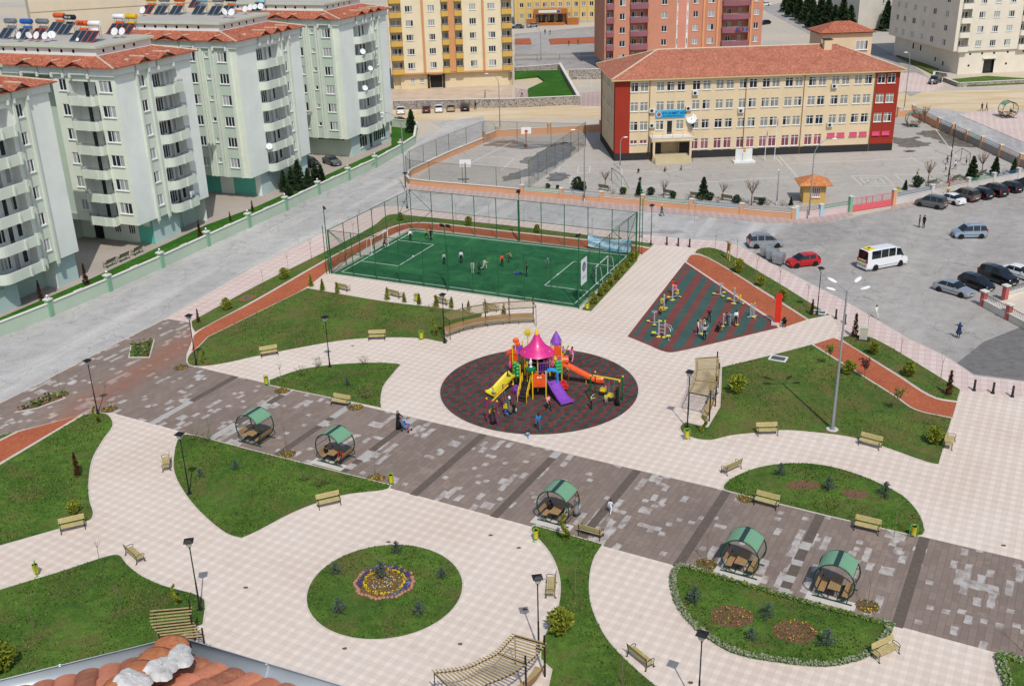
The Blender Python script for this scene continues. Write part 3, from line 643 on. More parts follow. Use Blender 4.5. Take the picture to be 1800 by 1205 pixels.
def green_block(name,label,uu,vv,L,kind,D=24.0,ang=0.0,group='green apartment blocks along the road'):
    p0=UV(uu,vv); b=thing('apartment_block',label,'apartment building',(p0[0],p0[1],0),math.atan2(UD.y,UD.x)+ang,group)
    FZ=[3.7+3.1*k for k in range(6)]; ZT=22.6; ZE=23.75
    mats=[s_pale,s_mint,s_mint2,s_white,s_teal,g_dark,s_ice,s_cream]
    mb=MB(); E=Vector((1,0)); So=Vector((0,-1))
    if kind=='B': wx=[(4.25,5.45)]; stripe=(3.7,6.2); bal=(6.9,11.8)
    else: wx=[(L-5.0,L-4.1)]; stripe=(L-5.6,L-3.4); bal=(5.0,L-6.2)
    holes=[(a,c,z+1.45,z+2.9) for z in FZ for a,c in wx]+[(bal[0],bal[1],z,z+2.75,1.15) for z in FZ]
    facade(mb,(0,0),E,L,3.7,ZT,holes,0,.14,3,stripes=[(stripe[0],stripe[1],2)])
    for z in FZ:
        for a,c in wx: window(b,(a+c)/2,.1,z+1.45,0,c-a,1.45,2)
        # behind the balcony: window and door
        bw=bal[1]-bal[0]
        window(b,bal[0]+bw*.4,1.1,z+.7,0,1.5,1.75,3,sill=False); window(b,bal[0]+bw*.66,1.1,z+.1,0,.8,2.4,1,name='balcony_door',sill=False); window(b,bal[0]+bw*.87,1.1,z+.7,0,.8,1.7,1,sill=False)
        balcony(b,(0,0),E,bal[0],bal[1],z,1.05,.98,rail=(kind=='B'),fins=(.55,1.0) if kind=='B' else (.62,.95),roundl=1.2)
    # ribs
    for x in (stripe[0]+.15,stripe[1]-.15):
        ribs=MB(); ribs.box((x,-.14,(3.3+ZT)/2),(.34,.3,ZT-3.3)); ribs.add([(x-.17,-.29,3.3),(x+.17,-.29,3.3),(x,0,2.7),(x-.17,0,3.3),(x+.17,0,3.3)],[(0,1,2),(0,2,3),(1,4,2)]); ribs.build('rib',s_mint2,b)
    # south face, s runs from back (y=D) to the corner
    if kind=='B':
        YR=9.9; YS=14.5; wins=[(.6,2.6,3),(7.75,8.9,2)]; sb=(3.0,7.3)
        hs=[(YR-b_,YR-a_,z+1.45,z+2.9) for z in FZ for a_,b_,_ in wins]+[(YR-sb[1],YR-sb[0],z,z+2.7,1.2) for z in FZ]
        facade(mb,(0,YR),So,YR,3.7,ZT,hs,7,.14,3)
        for z in FZ:
            for a_,b_,k in wins: window(b,.1,(a_+b_)/2,z+1.45,-pi/2,b_-a_,1.45,k)
            window(b,1.16,5.6,z+.1,-pi/2,.8,2.4,1,name='balcony_door',pane=g_dark,sill=False); window(b,1.16,4.0,z+.9,-pi/2,.7,1.2,1,sill=False)
            balcony(b,(0,YR),So,YR-sb[1],YR-sb[0],z,.95,.95,rail=True,fins=(.1,.68),roundl=.5)
        mb.mi=1; mb.quad((2.6,YR,3.7),(0,YR,3.7),(0,YR,ZT),(2.6,YR,ZT)); mb.quad((2.6,YS,3.7),(2.6,YR,3.7),(2.6,YR,ZT),(2.6,YS,ZT)); mb.quad((0,YS,3.7),(2.6,YS,3.7),(2.6,YS,ZT),(0,YS,ZT))
        facade(mb,(0,D),So,D-YS,3.7,ZT,[(3,4.2,z+1.45,z+2.9) for z in FZ],7,.14)
        for z in FZ: window(b,.1,D-3.6,z+1.45,-pi/2,1.2,1.45,2)
    else:
        wins=[(1.75,3.35,3),(7.2,8.8,3),(14,15.4,3),(19,20.4,3)]; sm=(4.85,5.45)
        hs=[(D-b_,D-a_,z+1.45,z+2.9) for z in FZ for a_,b_,_ in wins]+[(D-sm[1],D-sm[0],z+2.1,z+2.75) for z in FZ]
        facade(mb,(0,D),So,D,3.7,ZT,hs,7,.14,stripes=[(D-3.8,D-1.3,1),(D-9.25,D-6.75,1),(D-5.7,D-4.6,1),(D-15.8,D-13.6,1)])
        for z in FZ:
            for a_,b_,k in wins: window(b,.1,(a_+b_)/2,z+1.45,-pi/2,b_-a_,1.45,k)
            window(b,.1,(sm[0]+sm[1])/2,z+2.1,-pi/2,.6,.65,1)
        for y in (1.3,3.9,4.35,6.0,6.65,9.4,13.5,15.9): ribs=MB(); ribs.box((-.12,y,(3.7+ZT)/2),(.26,.36,ZT-3.7)); ribs.build('rib',s_mint2,b)
    # back and far sides, underside
    mb.mi=0; mb.quad((L,0,3.7),(L,D,3.7),(L,D,ZT),(L,0,ZT)); mb.quad((L,D,3.7),(0,D,3.7),(0,D,ZT),(L,D,ZT)); mb.mi=3; mb.quad((0,0,3.7),(0,D,3.7),(L,D,3.7),(L,0,3.7))
    # attic band under the eaves
    mb.mi=0
    def ringwall(x0,y0,x1,y1,z0,z1,mi):
        mb.mi=mi; mb.quad((x0,y0,z0),(x1,y0,z0),(x1,y0,z1),(x0,y0,z1)); mb.quad((x0,y1,z0),(x0,y0,z0),(x0,y0,z1),(x0,y1,z1)); mb.quad((x1,y0,z0),(x1,y1,z0),(x1,y1,z1),(x1,y0,z1)); mb.quad((x1,y1,z0),(x0,y1,z0),(x0,y1,z1),(x1,y1,z1))
    ringwall(-.22,-.22,L+.22,D+.22,ZT,ZE+.05,0); mb.mi=2; mb.quad((-.22,-.22,ZT),(-.22,D+.22,ZT),(L+.22,D+.22,ZT),(L+.22,-.22,ZT))
    for a_,b_,c_ in (((L)/2,-.24,0),(-.24,D/2,1)): mb.mi=2; mb.box((a_,b_,ZT+.06),(L+.5 if c_==0 else .1,.1 if c_==0 else D+.5,.1))
    # roof skirt, attic wall, deck
    roof=MB(); zi=ZE+1.05; o_=.85; ix0,iy0,ix1,iy1=1.3,3.3,L-3.2,D-2.5
    A=[(-o_,-o_,ZE),(L+o_,-o_,ZE),(L+o_,D+o_,ZE),(-o_,D+o_,ZE)]; B_=[(ix0,iy0,zi),(ix1,iy0,zi),(ix1,iy1,zi),(ix0,iy1,zi)]
    for k in range(4): roof.add([A[k],A[(k+1)%4],B_[(k+1)%4],B_[k]],[(0,1,2,3)])
    for k in range(4): roof.add([(A[k][0],A[k][1],ZE-.12),(A[(k+1)%4][0],A[(k+1)%4][1],ZE-.12),A[(k+1)%4],A[k]],[(0,1,2,3)])
    roof.add([(x,y,ZE-.12) for x,y,_ in A],[(3,2,1,0)])
    # raised hump over the road side end
    if kind=='B': gx=[(sum(stripe)/2,2.6),(9.4,3.4)]
    else: gx=[(bal[0]+1.6,2.6),(sum(stripe)/2,2.4),(bal[1]-1.2,2.4)]
    for s,w_ in gx: gablet(roof,(0,0),E,s,w_,ZE,.65,2.2,.85,mb)
    sg=[(D-5.1,3.2),(D-1.9-6.6,2.2),(D-13,3.0),(D-19,3.0)] if kind=='B' else [(D-2.55,2.6),(D-8.0,2.6),(D-11.2,3.6),(D-14.7,2.6)]
    for s,w_ in sg: gablet(roof,(0,D),So,s,w_,ZE,.65,1.1,.85,mb)
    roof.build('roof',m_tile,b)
    rd=MB()
    for k in range(4): a_=Vector(A[k]);c_=Vector(B_[k]); rd.path([a_+Vector((0,0,.03)),c_+Vector((0,0,.03))],.14,6)
    for s,w_ in gx: rd.path([(s,-.95,ZE+.68),(s,1.3,ZE+.68)],.10,5)
    for s,w_ in sg: rd.path([(-.95,D-s,ZE+.68),(.4,D-s,ZE+.68)],.10,5)
    for k,x in enumerate((3,7.5,11)): rd.box((x+.5,.6+.5*k%1,ZE+.42),(.5,.5,.25),.3)
    rd.build('ridge_tiles',m_mortar,b)
    dk=MB(); dk.mi=0
    for (p,q) in (((ix0,iy0),(ix1,iy0)),((ix1,iy0),(ix1,iy1)),((ix1,iy1),(ix0,iy1)),((ix0,iy1),(ix0,iy0))):
        W=(Vector(q)-Vector(p)).length; hl=[(x,x+.35,zi+.32,zi+.72) for x in [1.2+1.9*k for k in range(int((W-1.5)//1.9))]]
        facade(dk,p,(q[0]-p[0],q[1]-p[1]),W,zi-.3,zi+.95,hl,0,.3,ri=2)
    dk.mi=1; dk.prism([(ix0-.35,iy0-.35),(ix1+.35,iy0-.35),(ix1+.35,iy1+.35),(ix0-.35,iy1+.35)],zi+.95,zi+1.27,bottom=True,sidemat=1); dk.mi=3; dk.prism([(ix0-.1,iy0-.1),(ix1+.1,iy0-.1),(ix1+.1,iy1+.1),(ix0-.1,iy1+.1)],zi+1.2,zi+1.275)
    dk.build('roof_deck',[s_pale,s_deckedge,g_dark,s_concrete],b)
    # ground storey
    g=MB(); GX=3.5; GY=.8
    if kind=='B':
        facade(g,(GX,GY),E,5.4,0,3.7,[(1.1,1.9,2.7,3.4)],6); g.mi=6; g.quad((GX+5.4,GY,0),(GX+5.4,2.3,0),(GX+5.4,2.3,3.7),(GX+5.4,GY,3.7))
        facade(g,(GX+5.4,2.3),E,L-GX-5.4,0,3.7,[(.6,1.8,2.9,3.4)],1); g.mi=2; g.box((11.4,2.2,1.85),(.14,.2,3.7))
        facade(g,(GX,13),So,13-GY,0,3.7,[(2.0,3.7,.05,2.6,.3),(5.6,6.7,1.2,2.5),(8.0,9.1,1.2,2.5),(10.6,11.8,2.4,3.4)],0,.15,stripes=[(9.7,12.2,4),(0,9.7,7)])
        for s,w_,h_,z in ((6.15,1.1,1.3,1.2),(8.55,1.1,1.3,1.2)): window(b,GX+.1,13-s,z,-pi/2,w_,h_,3,pane=g_dark)
        window(b,GX+.25,13-2.85,.05,-pi/2,1.7,2.55,2,pane=m_door,sill=False,frame=m_door,name='entrance_door')
        g.mi=1; g.quad((2.6,14.5,0),(2.6,13,0),(2.6,13,3.7),(2.6,14.5,3.7)); g.quad((GX,13,0),(2.6,13,0),(2.6,13,3.7),(GX,13,3.7)); g.quad((0,D,0),(0,14.5,0),(0,14.5,3.7),(0,D,3.7))
    elif kind=='D':
        hs=[(5.6,8.4,.9,3.9),(9.2,10.4,.1,3.3),(10.9,15.6,.9,3.9)]
        g.mi=6; facade(g,(GX-1,GY),E,L-GX+1,0,3.7,[(a_-GX+1,c_-GX+1,z0,min(z1,3.4)) for a_,c_,z0,z1 in hs],6)
        for a_,c_,z0,z1 in hs: window(b,(a_+c_)/2,GY+.1,z0,0,c_-a_,min(z1,3.4)-z0,max(1,int((c_-a_)/.75)),transom=.6,pane=g_dark,name='shop_window' if c_-a_>2 else 'shop_door')
        facade(g,(GX-1,D),So,D-GY,0,3.7,[(D-GY-6.6,D-GY-1.4,2.9,3.5),(D-GY-15,D-GY-10,2.9,3.5)],1,.3,ri=5)
    else:
        facade(g,(GX,GY),E,4.6,0,3.7,[(2,2.8,2.7,3.4)],6); g.mi=6; g.quad((GX+4.6,GY,0),(GX+4.6,2.6,0),(GX+4.6,2.6,3.7),(GX+4.6,GY,3.7)); facade(g,(GX+4.6,2.6),E,L-GX-8,0,3.7,[],1)
        g.quad((L-3.4,2.6,0),(L-3.4,GY,0),(L-3.4,GY,3.7),(L-3.4,2.6,3.7)); facade(g,(L-3.4,GY),E,3.4,0,3.7,[],6)
        facade(g,(GX,D),So,D-GY,0,3.7,[],4,.2,stripes=[(D-GY-7.4,D-GY-5,0),(D-GY-1.0,D-GY,0)])
    g.mi=0; g.quad((L,GY,0),(L,D,0),(L,D,3.7),(L,GY,3.7))
    g.build('ground_storey',mats,b)
    mb.build('wall',mats,b)
    return b
BLK_A=green_block('A','pale green apartment block cut off by the left edge of the photo',.1,4.3,17.4,'C')
BLK_B=green_block('B','pale green block with balconies on both visible sides, behind the three courtyard benches',28.4,4.3,14.9,'B')
BLK_C=green_block('C','pale green apartment block with dark conifers at the foot of its corner',53.9,4.35,17.3,'C',ang=rad(.8))
BLK_D=green_block('D','pale green apartment block with white-framed shop windows on its ground floor',82.2,3.8,17.3,'D',ang=rad(.6))
# vents on the roof skirts, solar heaters and dishes on the decks
def blk(b,x,y,z): 
    v=Vector(b.location)+Matrix.Rotation(b.rotation_euler.z,3,'Z')@Vector((x,y,z)); return v
m_panel=M('dark_solar_glass',(46,54,62),.15,var=.2,scale=2,spec=.6); m_steel=M('galvanised_steel',(168,172,174),.4,metal=.6,var=.1); m_dish=M('white_dish_metal',(222,224,222),.4,var=.05)
def heater(label,pos,rz,tank,tank2=None,panelframe=None,n=2,sc=1.0,text=None,vertical=False):
    t=thing('solar_water_heater',label,'solar heater',pos,rz,'solar water heaters on the flat roofs',sc)
    pf=panelframe or m_steel
    # panels lean back away from local -y
    for k in range(n):
        x=(k-(n-1)/2)*1.0; mb=MB(); mb.T=Matrix.Translation((x,-.9,.1))@Matrix.Rotation(rad(38),4,'X'); mb.mi=0; mb.box((0,.95,0),(.88,1.8,.03)); mb.mi=1
        for sx in(-1,1): mb.box((sx*.46,.95,0),(.06,1.92,.08))
        for sy in(0,1): mb.box((0,sy*1.88+.01,0),(.86,.06,.08))
        mb.build('solar_panel',[m_panel,pf],t)
    mb=MB()
    for x in(-.7,.7):
        for y in(.75,1.15): mb.tube((x,y,0),(x,y,2.15),.03,5)
        mb.tube((x,-.85,.1),(x,.8,.1),.025,5); mb.tube((x,.6,1.3),(x,1.15,0.05),.02,4)
    for z in (1.1,1.9): mb.tube((-.7,.75,z),(.7,.75,z),.025,5); mb.tube((-.7,1.15,z),(.7,1.15,z),.025,5)
    mb.tube((.5,.95,1.4),(.5,.95,2.3),.03,5); mb.build('frame',m_steel,t)
    big=MB(); big.mi=0; big.lathe([(.02,-.95),(.30,-.93),(.34,-.85),(.34,.85),(.30,.93),(.02,.95)],(0,.95,2.15),14,'x'); o=big.build('upper_tank',tank,t,True,autosmooth=40)
    s_=MB(); s_.lathe([(.02,-.62),(.2,-.6),(.23,-.55),(.23,.55),(.2,.6),(.02,.62)],(0,.95,1.35),12,'x'); s_.build('lower_tank',tank2 or tank,t,True,autosmooth=40)
    if text:
        text_mesh(t,text,.42,text_mat,(0,.60,2.17),(rad(90),0,0),.006,'tank_lettering')
    return t
text_mat=M('white_lettering',(226,228,228),.6,var=.02); text_blk=M('black_lettering',(30,26,24),.6,var=.02)
TK={k:M(k+'_tank_paint',c,.35,metal=m_,var=.08) for k,c,m_ in (('orange',(206,88,40),0),('blue',(36,92,168),0),('steel',(150,156,160),.7),('black',(34,40,46),0),('white',(226,226,226),0),('yellow',(206,170,40),0),('sky',(140,200,214),0))}
redf=M('red_panel_frame',(190,70,48),.5)
DB=BLK_B; zb=26.05
def rel(b,px,py,z): 
    g=G(px,py,z); v=Matrix.Rotation(-b.rotation_euler.z,3,'Z')@(g-Vector(b.location)); return v
def hput(px,py,label,tank,tank2=None,pf=None,n=2,text=None,z=zb,rz=None,tm=None):
    global text_mat
    g=G(px,py,z); keep=text_mat
    if tm: text_mat=tm
    heater(label,g,rad(-24) if rz is None else rz,TK[tank],TK[tank2 or tank],pf,n,1.0,text); text_mat=keep
hput(14,68,'solar heater with silver tanks at the far left of the nearer flat roof','steel','steel')
hput(42,69,'solar heater with two blue tanks on the nearer flat roof','blue','blue')
hput(70,69,'solar heater with a grey tank between the blue and the orange ones','steel','steel',redf)
hput(100,57,'solar heater with a round orange tank standing high on its frame','orange','orange')
hput(118,61,'solar heater with a black tank lettered in white','black','black',n=2,text='ER-SA')
hput(141,73,'solar heater with a red-orange tank lettered in black above dark panels','orange','orange',text='NUR',tm=text_blk)
hput(162,74,'solar heater with a white tank with red ends and red-framed panels','white','white',redf)
hput(205,60,'solar heater with a white tank at the right of the nearer flat roof','white','orange',redf)
hput(226,60,'solar heater with a yellow tank at the roof edge','yellow','yellow',redf)
zc=26.05
hput(262,25,'solar heater with yellow tanks and red-striped panels on the farther flat roof','yellow','orange',redf,z=zc)
hput(285,26,'solar heater with steel tank beside the red-striped panels','steel','steel',z=zc)
hput(312,26,'solar heater with big orange tank on the farther flat roof','orange','orange',z=zc)
hput(345,14,'solar heater with red panels set behind the row','steel','orange',redf,z=zc)
hput(352,26,'solar heater with pale blue tank on the farther flat roof','sky','steel',z=zc)
hput(380,27,'solar heater with steel tanks left of the leaning dish','steel','steel',z=zc)
hput(402,26,'solar heater with black tank near the corner of the farther flat roof','black','orange',z=zc)
hput(455,20,'solar heater with turquoise tank behind the row of dishes','sky','sky',z=zc)
def mk_dish():
    t=thing('satellite_dish','white satellite dish','satellite dish'); mb=MB(); mb.T=Matrix.Translation((0,0,.75))@Matrix.Rotation(rad(62),4,'X')
    mb.lathe([(.01,-.10),(.2,-.085),(.38,-.03),(.45,.02),(.455,.03),(.38,-.015),(.2,-.065),(.01,-.08)],n=18); mb.build('reflector',m_dish,t,True)
    mb=MB(); mb.tube((0,0,0),(0,.06,.75),.03,6); mb.tube((0,-.0,.4),(0,-.55,.85),.015,5); mb.box((0,-.56,.87),(.08,.1,.08)); mb.box((0,0,.02),(.4,.4,.04)); mb.build('mount',m_steel,t); return t
DP=mk_dish()
for i,(px,py,z,a_,sc,lb) in enumerate([(35,74,zb,-30,1.1,'white dish at the left edge of the nearer flat roof, in front of blue tanks'),(53,73,zb,60,1.0,'white dish turned edge-on beside the blue tanks'),(66,74,zb,-25,1.1,'white dish in front of the grey tank panels'),(81,75,zb,-20,1.1,'white dish leaning at the roof edge, left of a pair'),(93,73,zb,10,1.1,'white dish at the right of the pair by the bare stretch of roof'),(137,75,zb,-15,.5,'small white dish lying low before dark panels'),(203,68,zb,-15,1.15,'white dish in front of the white tank, left of two'),(216,67,zb,-20,1.1,'white dish in front of the yellow tank, right of two'),(252,29,zc,-20,1.2,'large white dish at the left corner of the farther flat roof'),(396,32,zc,60,1.2,'leaning dish seen from the side on the farther flat roof'),(408,33,zc,-15,1.2,'large round dish at the corner of the farther flat roof'),(432,26,zc,-25,1.1,'first dish in the row beyond the roof corner'),(441,23,zc,-20,1.1,'second dish in the row beyond the roof corner'),(449,21,zc,-20,1.0,'third dish in the row beyond the roof corner'),(459,21,zc,-10,1.1,'last big dish in the row beyond the roof corner')]):
    place(DP,USED,G(px,py,z),rad(a_),lb,'satellite dishes on roofs and balconies',sc)
def onwall(b,x,y,z,a_,sc,lb): place(DP,USED,blk(b,x,y,z),b.rotation_euler.z+rad(a_),lb,'satellite dishes on roofs and balconies',sc)
onwall(BLK_D,5.9,-1.0,16.9,-40,1.1,'white dish on the fifth-storey balcony of the block with shop windows'); onwall(BLK_D,8.2,-1.0,13.8,-40,1.0,'white dish on the fourth-storey balcony of the block with shop windows'); onwall(BLK_D,5.9,-.9,10.7,-40,1.1,'white dish at the left of the third-storey balcony of the block with shop windows')
onwall(BLK_C,4.9,-.5,6.7,-50,1.1,'white dish at the left end of a low balcony, above the courtyard conifers')
# ================= school =================
c_school=mk_stucco('school_cream_stucco',(212,192,158)); c_red=mk_stucco('school_red_panel',(150,52,38)); c_black=mk_stucco('charcoal_plinth',(52,50,50)); c_eave=mk_stucco('eave_board',(196,176,128))
SP0=Vector((18.18,176.1)); SP1=Vector((65.9,178.5)); SD=(SP1-SP0).normalized(); SN=Vector((SD.y,-SD.x)); SL=47.9; SW=17.0; SE=13.45
sch=thing('school_building','four-storey cream school with red corner panels, blue name board and hipped tile roof','school',(SP0.x,SP0.y,0),math.atan2(SD.y,SD.x))
def SPW(s,y,z): v=SP0+SD*s-SN*y; return Vector((v.x,v.y,z))
wx=[3.2,4.85,7.55,9.25,11.0,13.55,15.3,17.5,19.2,21.4,23.1,25.3,26.9,29.15,30.8,33.1,34.75,37.0,38.7,40.85,42.55,44.8,46.5]
rows=[(11.42,1.5),(8.2,1.5),(5.0,1.5)]
hs=[];acc=[]
for i,x in enumerate(wx):
    for r,(z,h) in enumerate(rows):
        if r==2 and i==3: hs.append((x-.5,x+.5,z-.85,z+1.5,.2)); acc.append((x,z-.85,1.0,2.35,1,'balcony_door',g_dark)); continue
        hs.append((x-.66,x+.66,z,z+h)); acc.append((x,z,1.32,h,2,'window',g_school))
    if i in (0,1): hs.append((x-.62,x+.62,2.75,3.4)); acc.append((x,2.75,1.24,.65,2,'small_window',g_pink))
    elif 5<=i<=16: hs.append((x-.66,x+.66,1.5,3.3)); acc.append((x,1.5,1.32,1.8,2,'window',g_pink))
    elif i>16: hs.append((x-.66,x+.66,2.75,3.4,.06)); acc.append((x,2.75,1.3,.62,1,'boarded_window',None))
hs.append((7.9,11.0,.9,2.85,1.6))
wm=MB(); facade(wm,(0,0),(1,0),SL,0,SE,hs,0,.16,stripes=[(0,2.5,1),(43.8,SL,1)])
m_pinkboard=M('pink_board',(206,84,120),.7,var=.08)
for x,z,w_,h_,n_,nm,pn in acc:
    window(sch,x,.1 if pn else .0,z,0,w_,h_,n_,pane=pn or m_pinkboard,transom=.38 if (h_>1.2 and n_==2) else 0,name=nm,frame=m_pinkboard if pn is None else None)
# left, right and rear faces
lh=[(s-.6,s+.6,z,z+h) for z,h in rows for s in (3,5,8.5,10.2,13)]
facade(wm,(0,SW),(0,-1),SW,0,SE,lh,0,.16,stripes=[(0,1.8,1),(15.6,SW,1)])
for z,h in rows:
    for s in (3,5,8.5,10.2,13): window(sch,.1,SW-s,z,-pi/2,1.2,h,2,pane=g_school,transom=.38)
wm.mi=0; wm.quad((SL,0,0),(SL,SW,0),(SL,SW,SE),(SL,0,SE)); wm.quad((SL,SW,0),(0,SW,0),(0,SW,SE),(SL,SW,SE))
wm.build('wall',[c_school,c_red],sch)
pl=MB(); pl.box((3.0,-.04,.62),(6.0,.1,1.25)); pl.box((30.45,-.04,.62),(34.9,.1,1.25)); pl.box((-.04,SW/2,.62),(.1,SW,1.25)); pl.box((7.0,-.05,1.4),(1.8,.1,2.8)); pl.box((11.9,-.05,1.4),(1.8,.1,2.8)); pl.build('plinth',c_black,sch)
r=MB(); z1=SE+.12; o_=.75; zr=SE+3.45
A=[(-o_,-o_,z1),(SL+o_,-o_,z1),(SL+o_,SW+o_,z1),(-o_,SW+o_,z1)]; R0=(8.4,SW/2,zr); R1=(SL-8.4,SW/2,zr)
for f in ([A[0],A[1],R1,R0],[A[1],A[2],R1],[A[2],A[3],R0,R1],[A[3],A[0],R0]): r.poly(f)
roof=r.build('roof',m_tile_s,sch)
e=MB()
for k in range(4):
    a_,b_=Vector(A[k]),Vector(A[(k+1)%4]); e.beam(a_-Vector((0,0,.12)),b_-Vector((0,0,.12)),.12,.2)
e.add([(x,y,z1-.2) for x,y,_ in A],[(3,2,1,0)]); e.build('eaves',c_eave,sch)
rd=MB()
for p,q in ((A[0],R0),(A[1],R1),(A[2],R1),(A[3],R0),(R0,R1)): rd.path([Vector(p)+Vector((0,0,.05)),Vector(q)+Vector((0,0,.05))],.17,6)
rd.build('ridge_tiles',m_mortar,sch)
ch=MB(); ch.box((37.5,7.2,zr+.1),(1.3,1.2,1.8)); ch.mi=1; ch.box((37.5,7.2,zr+1.05),(1.5,1.4,.14)); ch.build('chimney',[c_school,c_black],sch)
for x in (5.75,21.9,31.7,43.7): dp=MB(); dp.tube((x,-.1,0),(x,-.1,SE),.06,6); dp.build('downpipe',M('brown_pipe',(120,96,66),.6),sch)
# roof house behind the right end
rh=MB(); rh.box((43.8,SW+1.2,9),(9.2,6.4,18),0); rh.build('stair_tower',c_school,sch)
rr=MB(); q=[(38.6,SW-2.6,18.0),(49.0,SW-2.6,18.0),(49.0,SW+5,18.0),(38.6,SW+5,18.0)]; ap0=(42.5,SW+1.2,19.6); ap1=(45.2,SW+1.2,19.6)
for f in ([q[0],q[1],ap1,ap0],[q[1],q[2],ap1],[q[2],q[3],ap0,ap1],[q[3],q[0],ap0]): rr.poly(f)
rr.add([(x,y,17.85) for x,y,_ in q],[(3,2,1,0)]); rr.build('tower_roof',m_tile,sch); window(sch,46.6,SW-2.02,14.9,0,2.2,1.6,3)
# portal, balcony, steps, sign
cp=MB(); cp.mi=0; cp.box((9.4,-.9,3.75),(7.0,2.6,.55)); cp.mi=1; cp.box((9.4,-.9,4.06),(7.15,2.75,.08)); cp.build('porch_canopy',[c_school,s_white],sch)
rl=MB()
for x in (6.0,7.7,9.4,11.1,12.8): rl.tube((x,-2.15,4.1),(x,-2.15,4.95),.025,5)
for z in (4.4,4.68,4.95): rl.path([(6.0,-.1,z),(6.0,-2.15,z),(12.8,-2.15,z),(12.8,-.1,z)],.02,5)
rl.build('balcony_railing',M('brass_railing',(150,120,80),.4,metal=.3),sch)
for x in (6.3,12.5): pc=MB(); pc.box((x,-2.0,1.75),(.35,.35,3.5)); pc.build('porch_column',c_school,sch)
st=MB()
for k in range(5): st.box((9.4,-1.0-.34*(4-k)/1.0-.5,.09+.18*k),(6.2-.1*k,2.0-.0*k,.18))
st.box((9.4,-.55,.5),(6.0,1.1,.95)); st.build('entrance_steps',mk_stucco('step_stone',(188,176,144)),sch)
for x in (6.1,12.7): h_=MB(); h_.path([(x,-3.0,.0),(x,-3.0,.9),(x,-1.2,1.9),(x,-.6,1.9),(x,-.6,.9)],.03,6); h_.tube((x,-1.8,.4),(x,-1.8,1.5),.025,5); h_.build('handrail',m_black,sch)
sg=MB(); sg.box((9.3,-.1,7.62),(5.0,.12,1.25)); sgn=sg.build('name_board',M('cyan_sign_board',(44,158,206),.4,var=.03),sch)
t_navy=M('navy_lettering',(24,60,120),.5,var=.02)
text_mesh(sgn,'DAYI AHMET AĞA',.56,t_navy,(9.75,-.17,7.74),(rad(90),0,0),.006,bold=.012); text_mesh(sgn,'İLKÖĞRETİM OKULU',.36,t_navy,(9.75,-.17,7.26),(rad(90),0,0),.006,bold=.008)
lg=MB(); lg.lathe([(0.001,-.19),(.45,-.19),(.45,-.15)],(7.35,0,7.62),20,'y'); lg.build('emblem',M('white_emblem',(216,216,216),.5,var=.03),sgn)
lg=MB(); lg.lathe([(.32,-.2),(.36,-.2)],(7.35,0,7.62),20,'y'); lg.lathe([(.001,-.2),(.1,-.2)],(7.35,0,7.62),8,'y'); lg.build('emblem_ring',M('red_emblem_print',(196,120,110),.5,var=.03),sgn)
# fittings on the school wall
m_ac=M('air_conditioner_white',(206,204,198),.5,var=.06)
def ac(px,py,label,mir=0):
    for k in range(1): pass
    # point on the facade plane
    d=RT*((px-CXP)/F0)-UP*((py-CYP)/F0)+FW; t=(SP0.dot(SN))/(Vector((d.x,d.y)).dot(SN)); P=Vector((0,0,CAMH))+d*t; s=(Vector((P.x,P.y))-SP0).dot(SD)
    p=SPW(s,-.28,P.z-.35); o=thing('air_conditioner',label,'air conditioner',p,math.atan2(SD.y,SD.x),'air conditioner units on the school wall')
    b=MB(); b.box((0,0,.35),(1.0,.38,.72)); b.build('casing',m_ac,o,bev=.03)
    f=MB(); f.lathe([(.001,-.21),(.24,-.21),(.27,-.20)],(-.12,0,.35),14,'y'); f.build('fan_grille',m_rail,o)
    g_=MB(); 
    for x in(-.35,.35): g_.box((x,.06,-.04),(.05,.5,.05))
    g_.build('bracket',m_steel,o)
for x,y,l in ((1146,194,'white air conditioner unit left of the blue name board'),(1146,220,'white air conditioner unit above the left end of the porch'),(1210,190,'white air conditioner unit right of the blue name board'),(1222,163,'white air conditioner unit under the top-row windows near the school entrance'),(1302,194,'white air conditioner unit beside the second drainpipe, second row'),(1466,151,'white air conditioner unit under the top-row windows at the school right'),(1458,219,'white air conditioner unit above the pink boards')): ac(x,y,l)
place(DP,USED,SPW(12.85,-.3,5.3),rad(-10),'big white dish on the school wall at the right end of the porch balcony','satellite dishes on roofs and balconies',1.9)
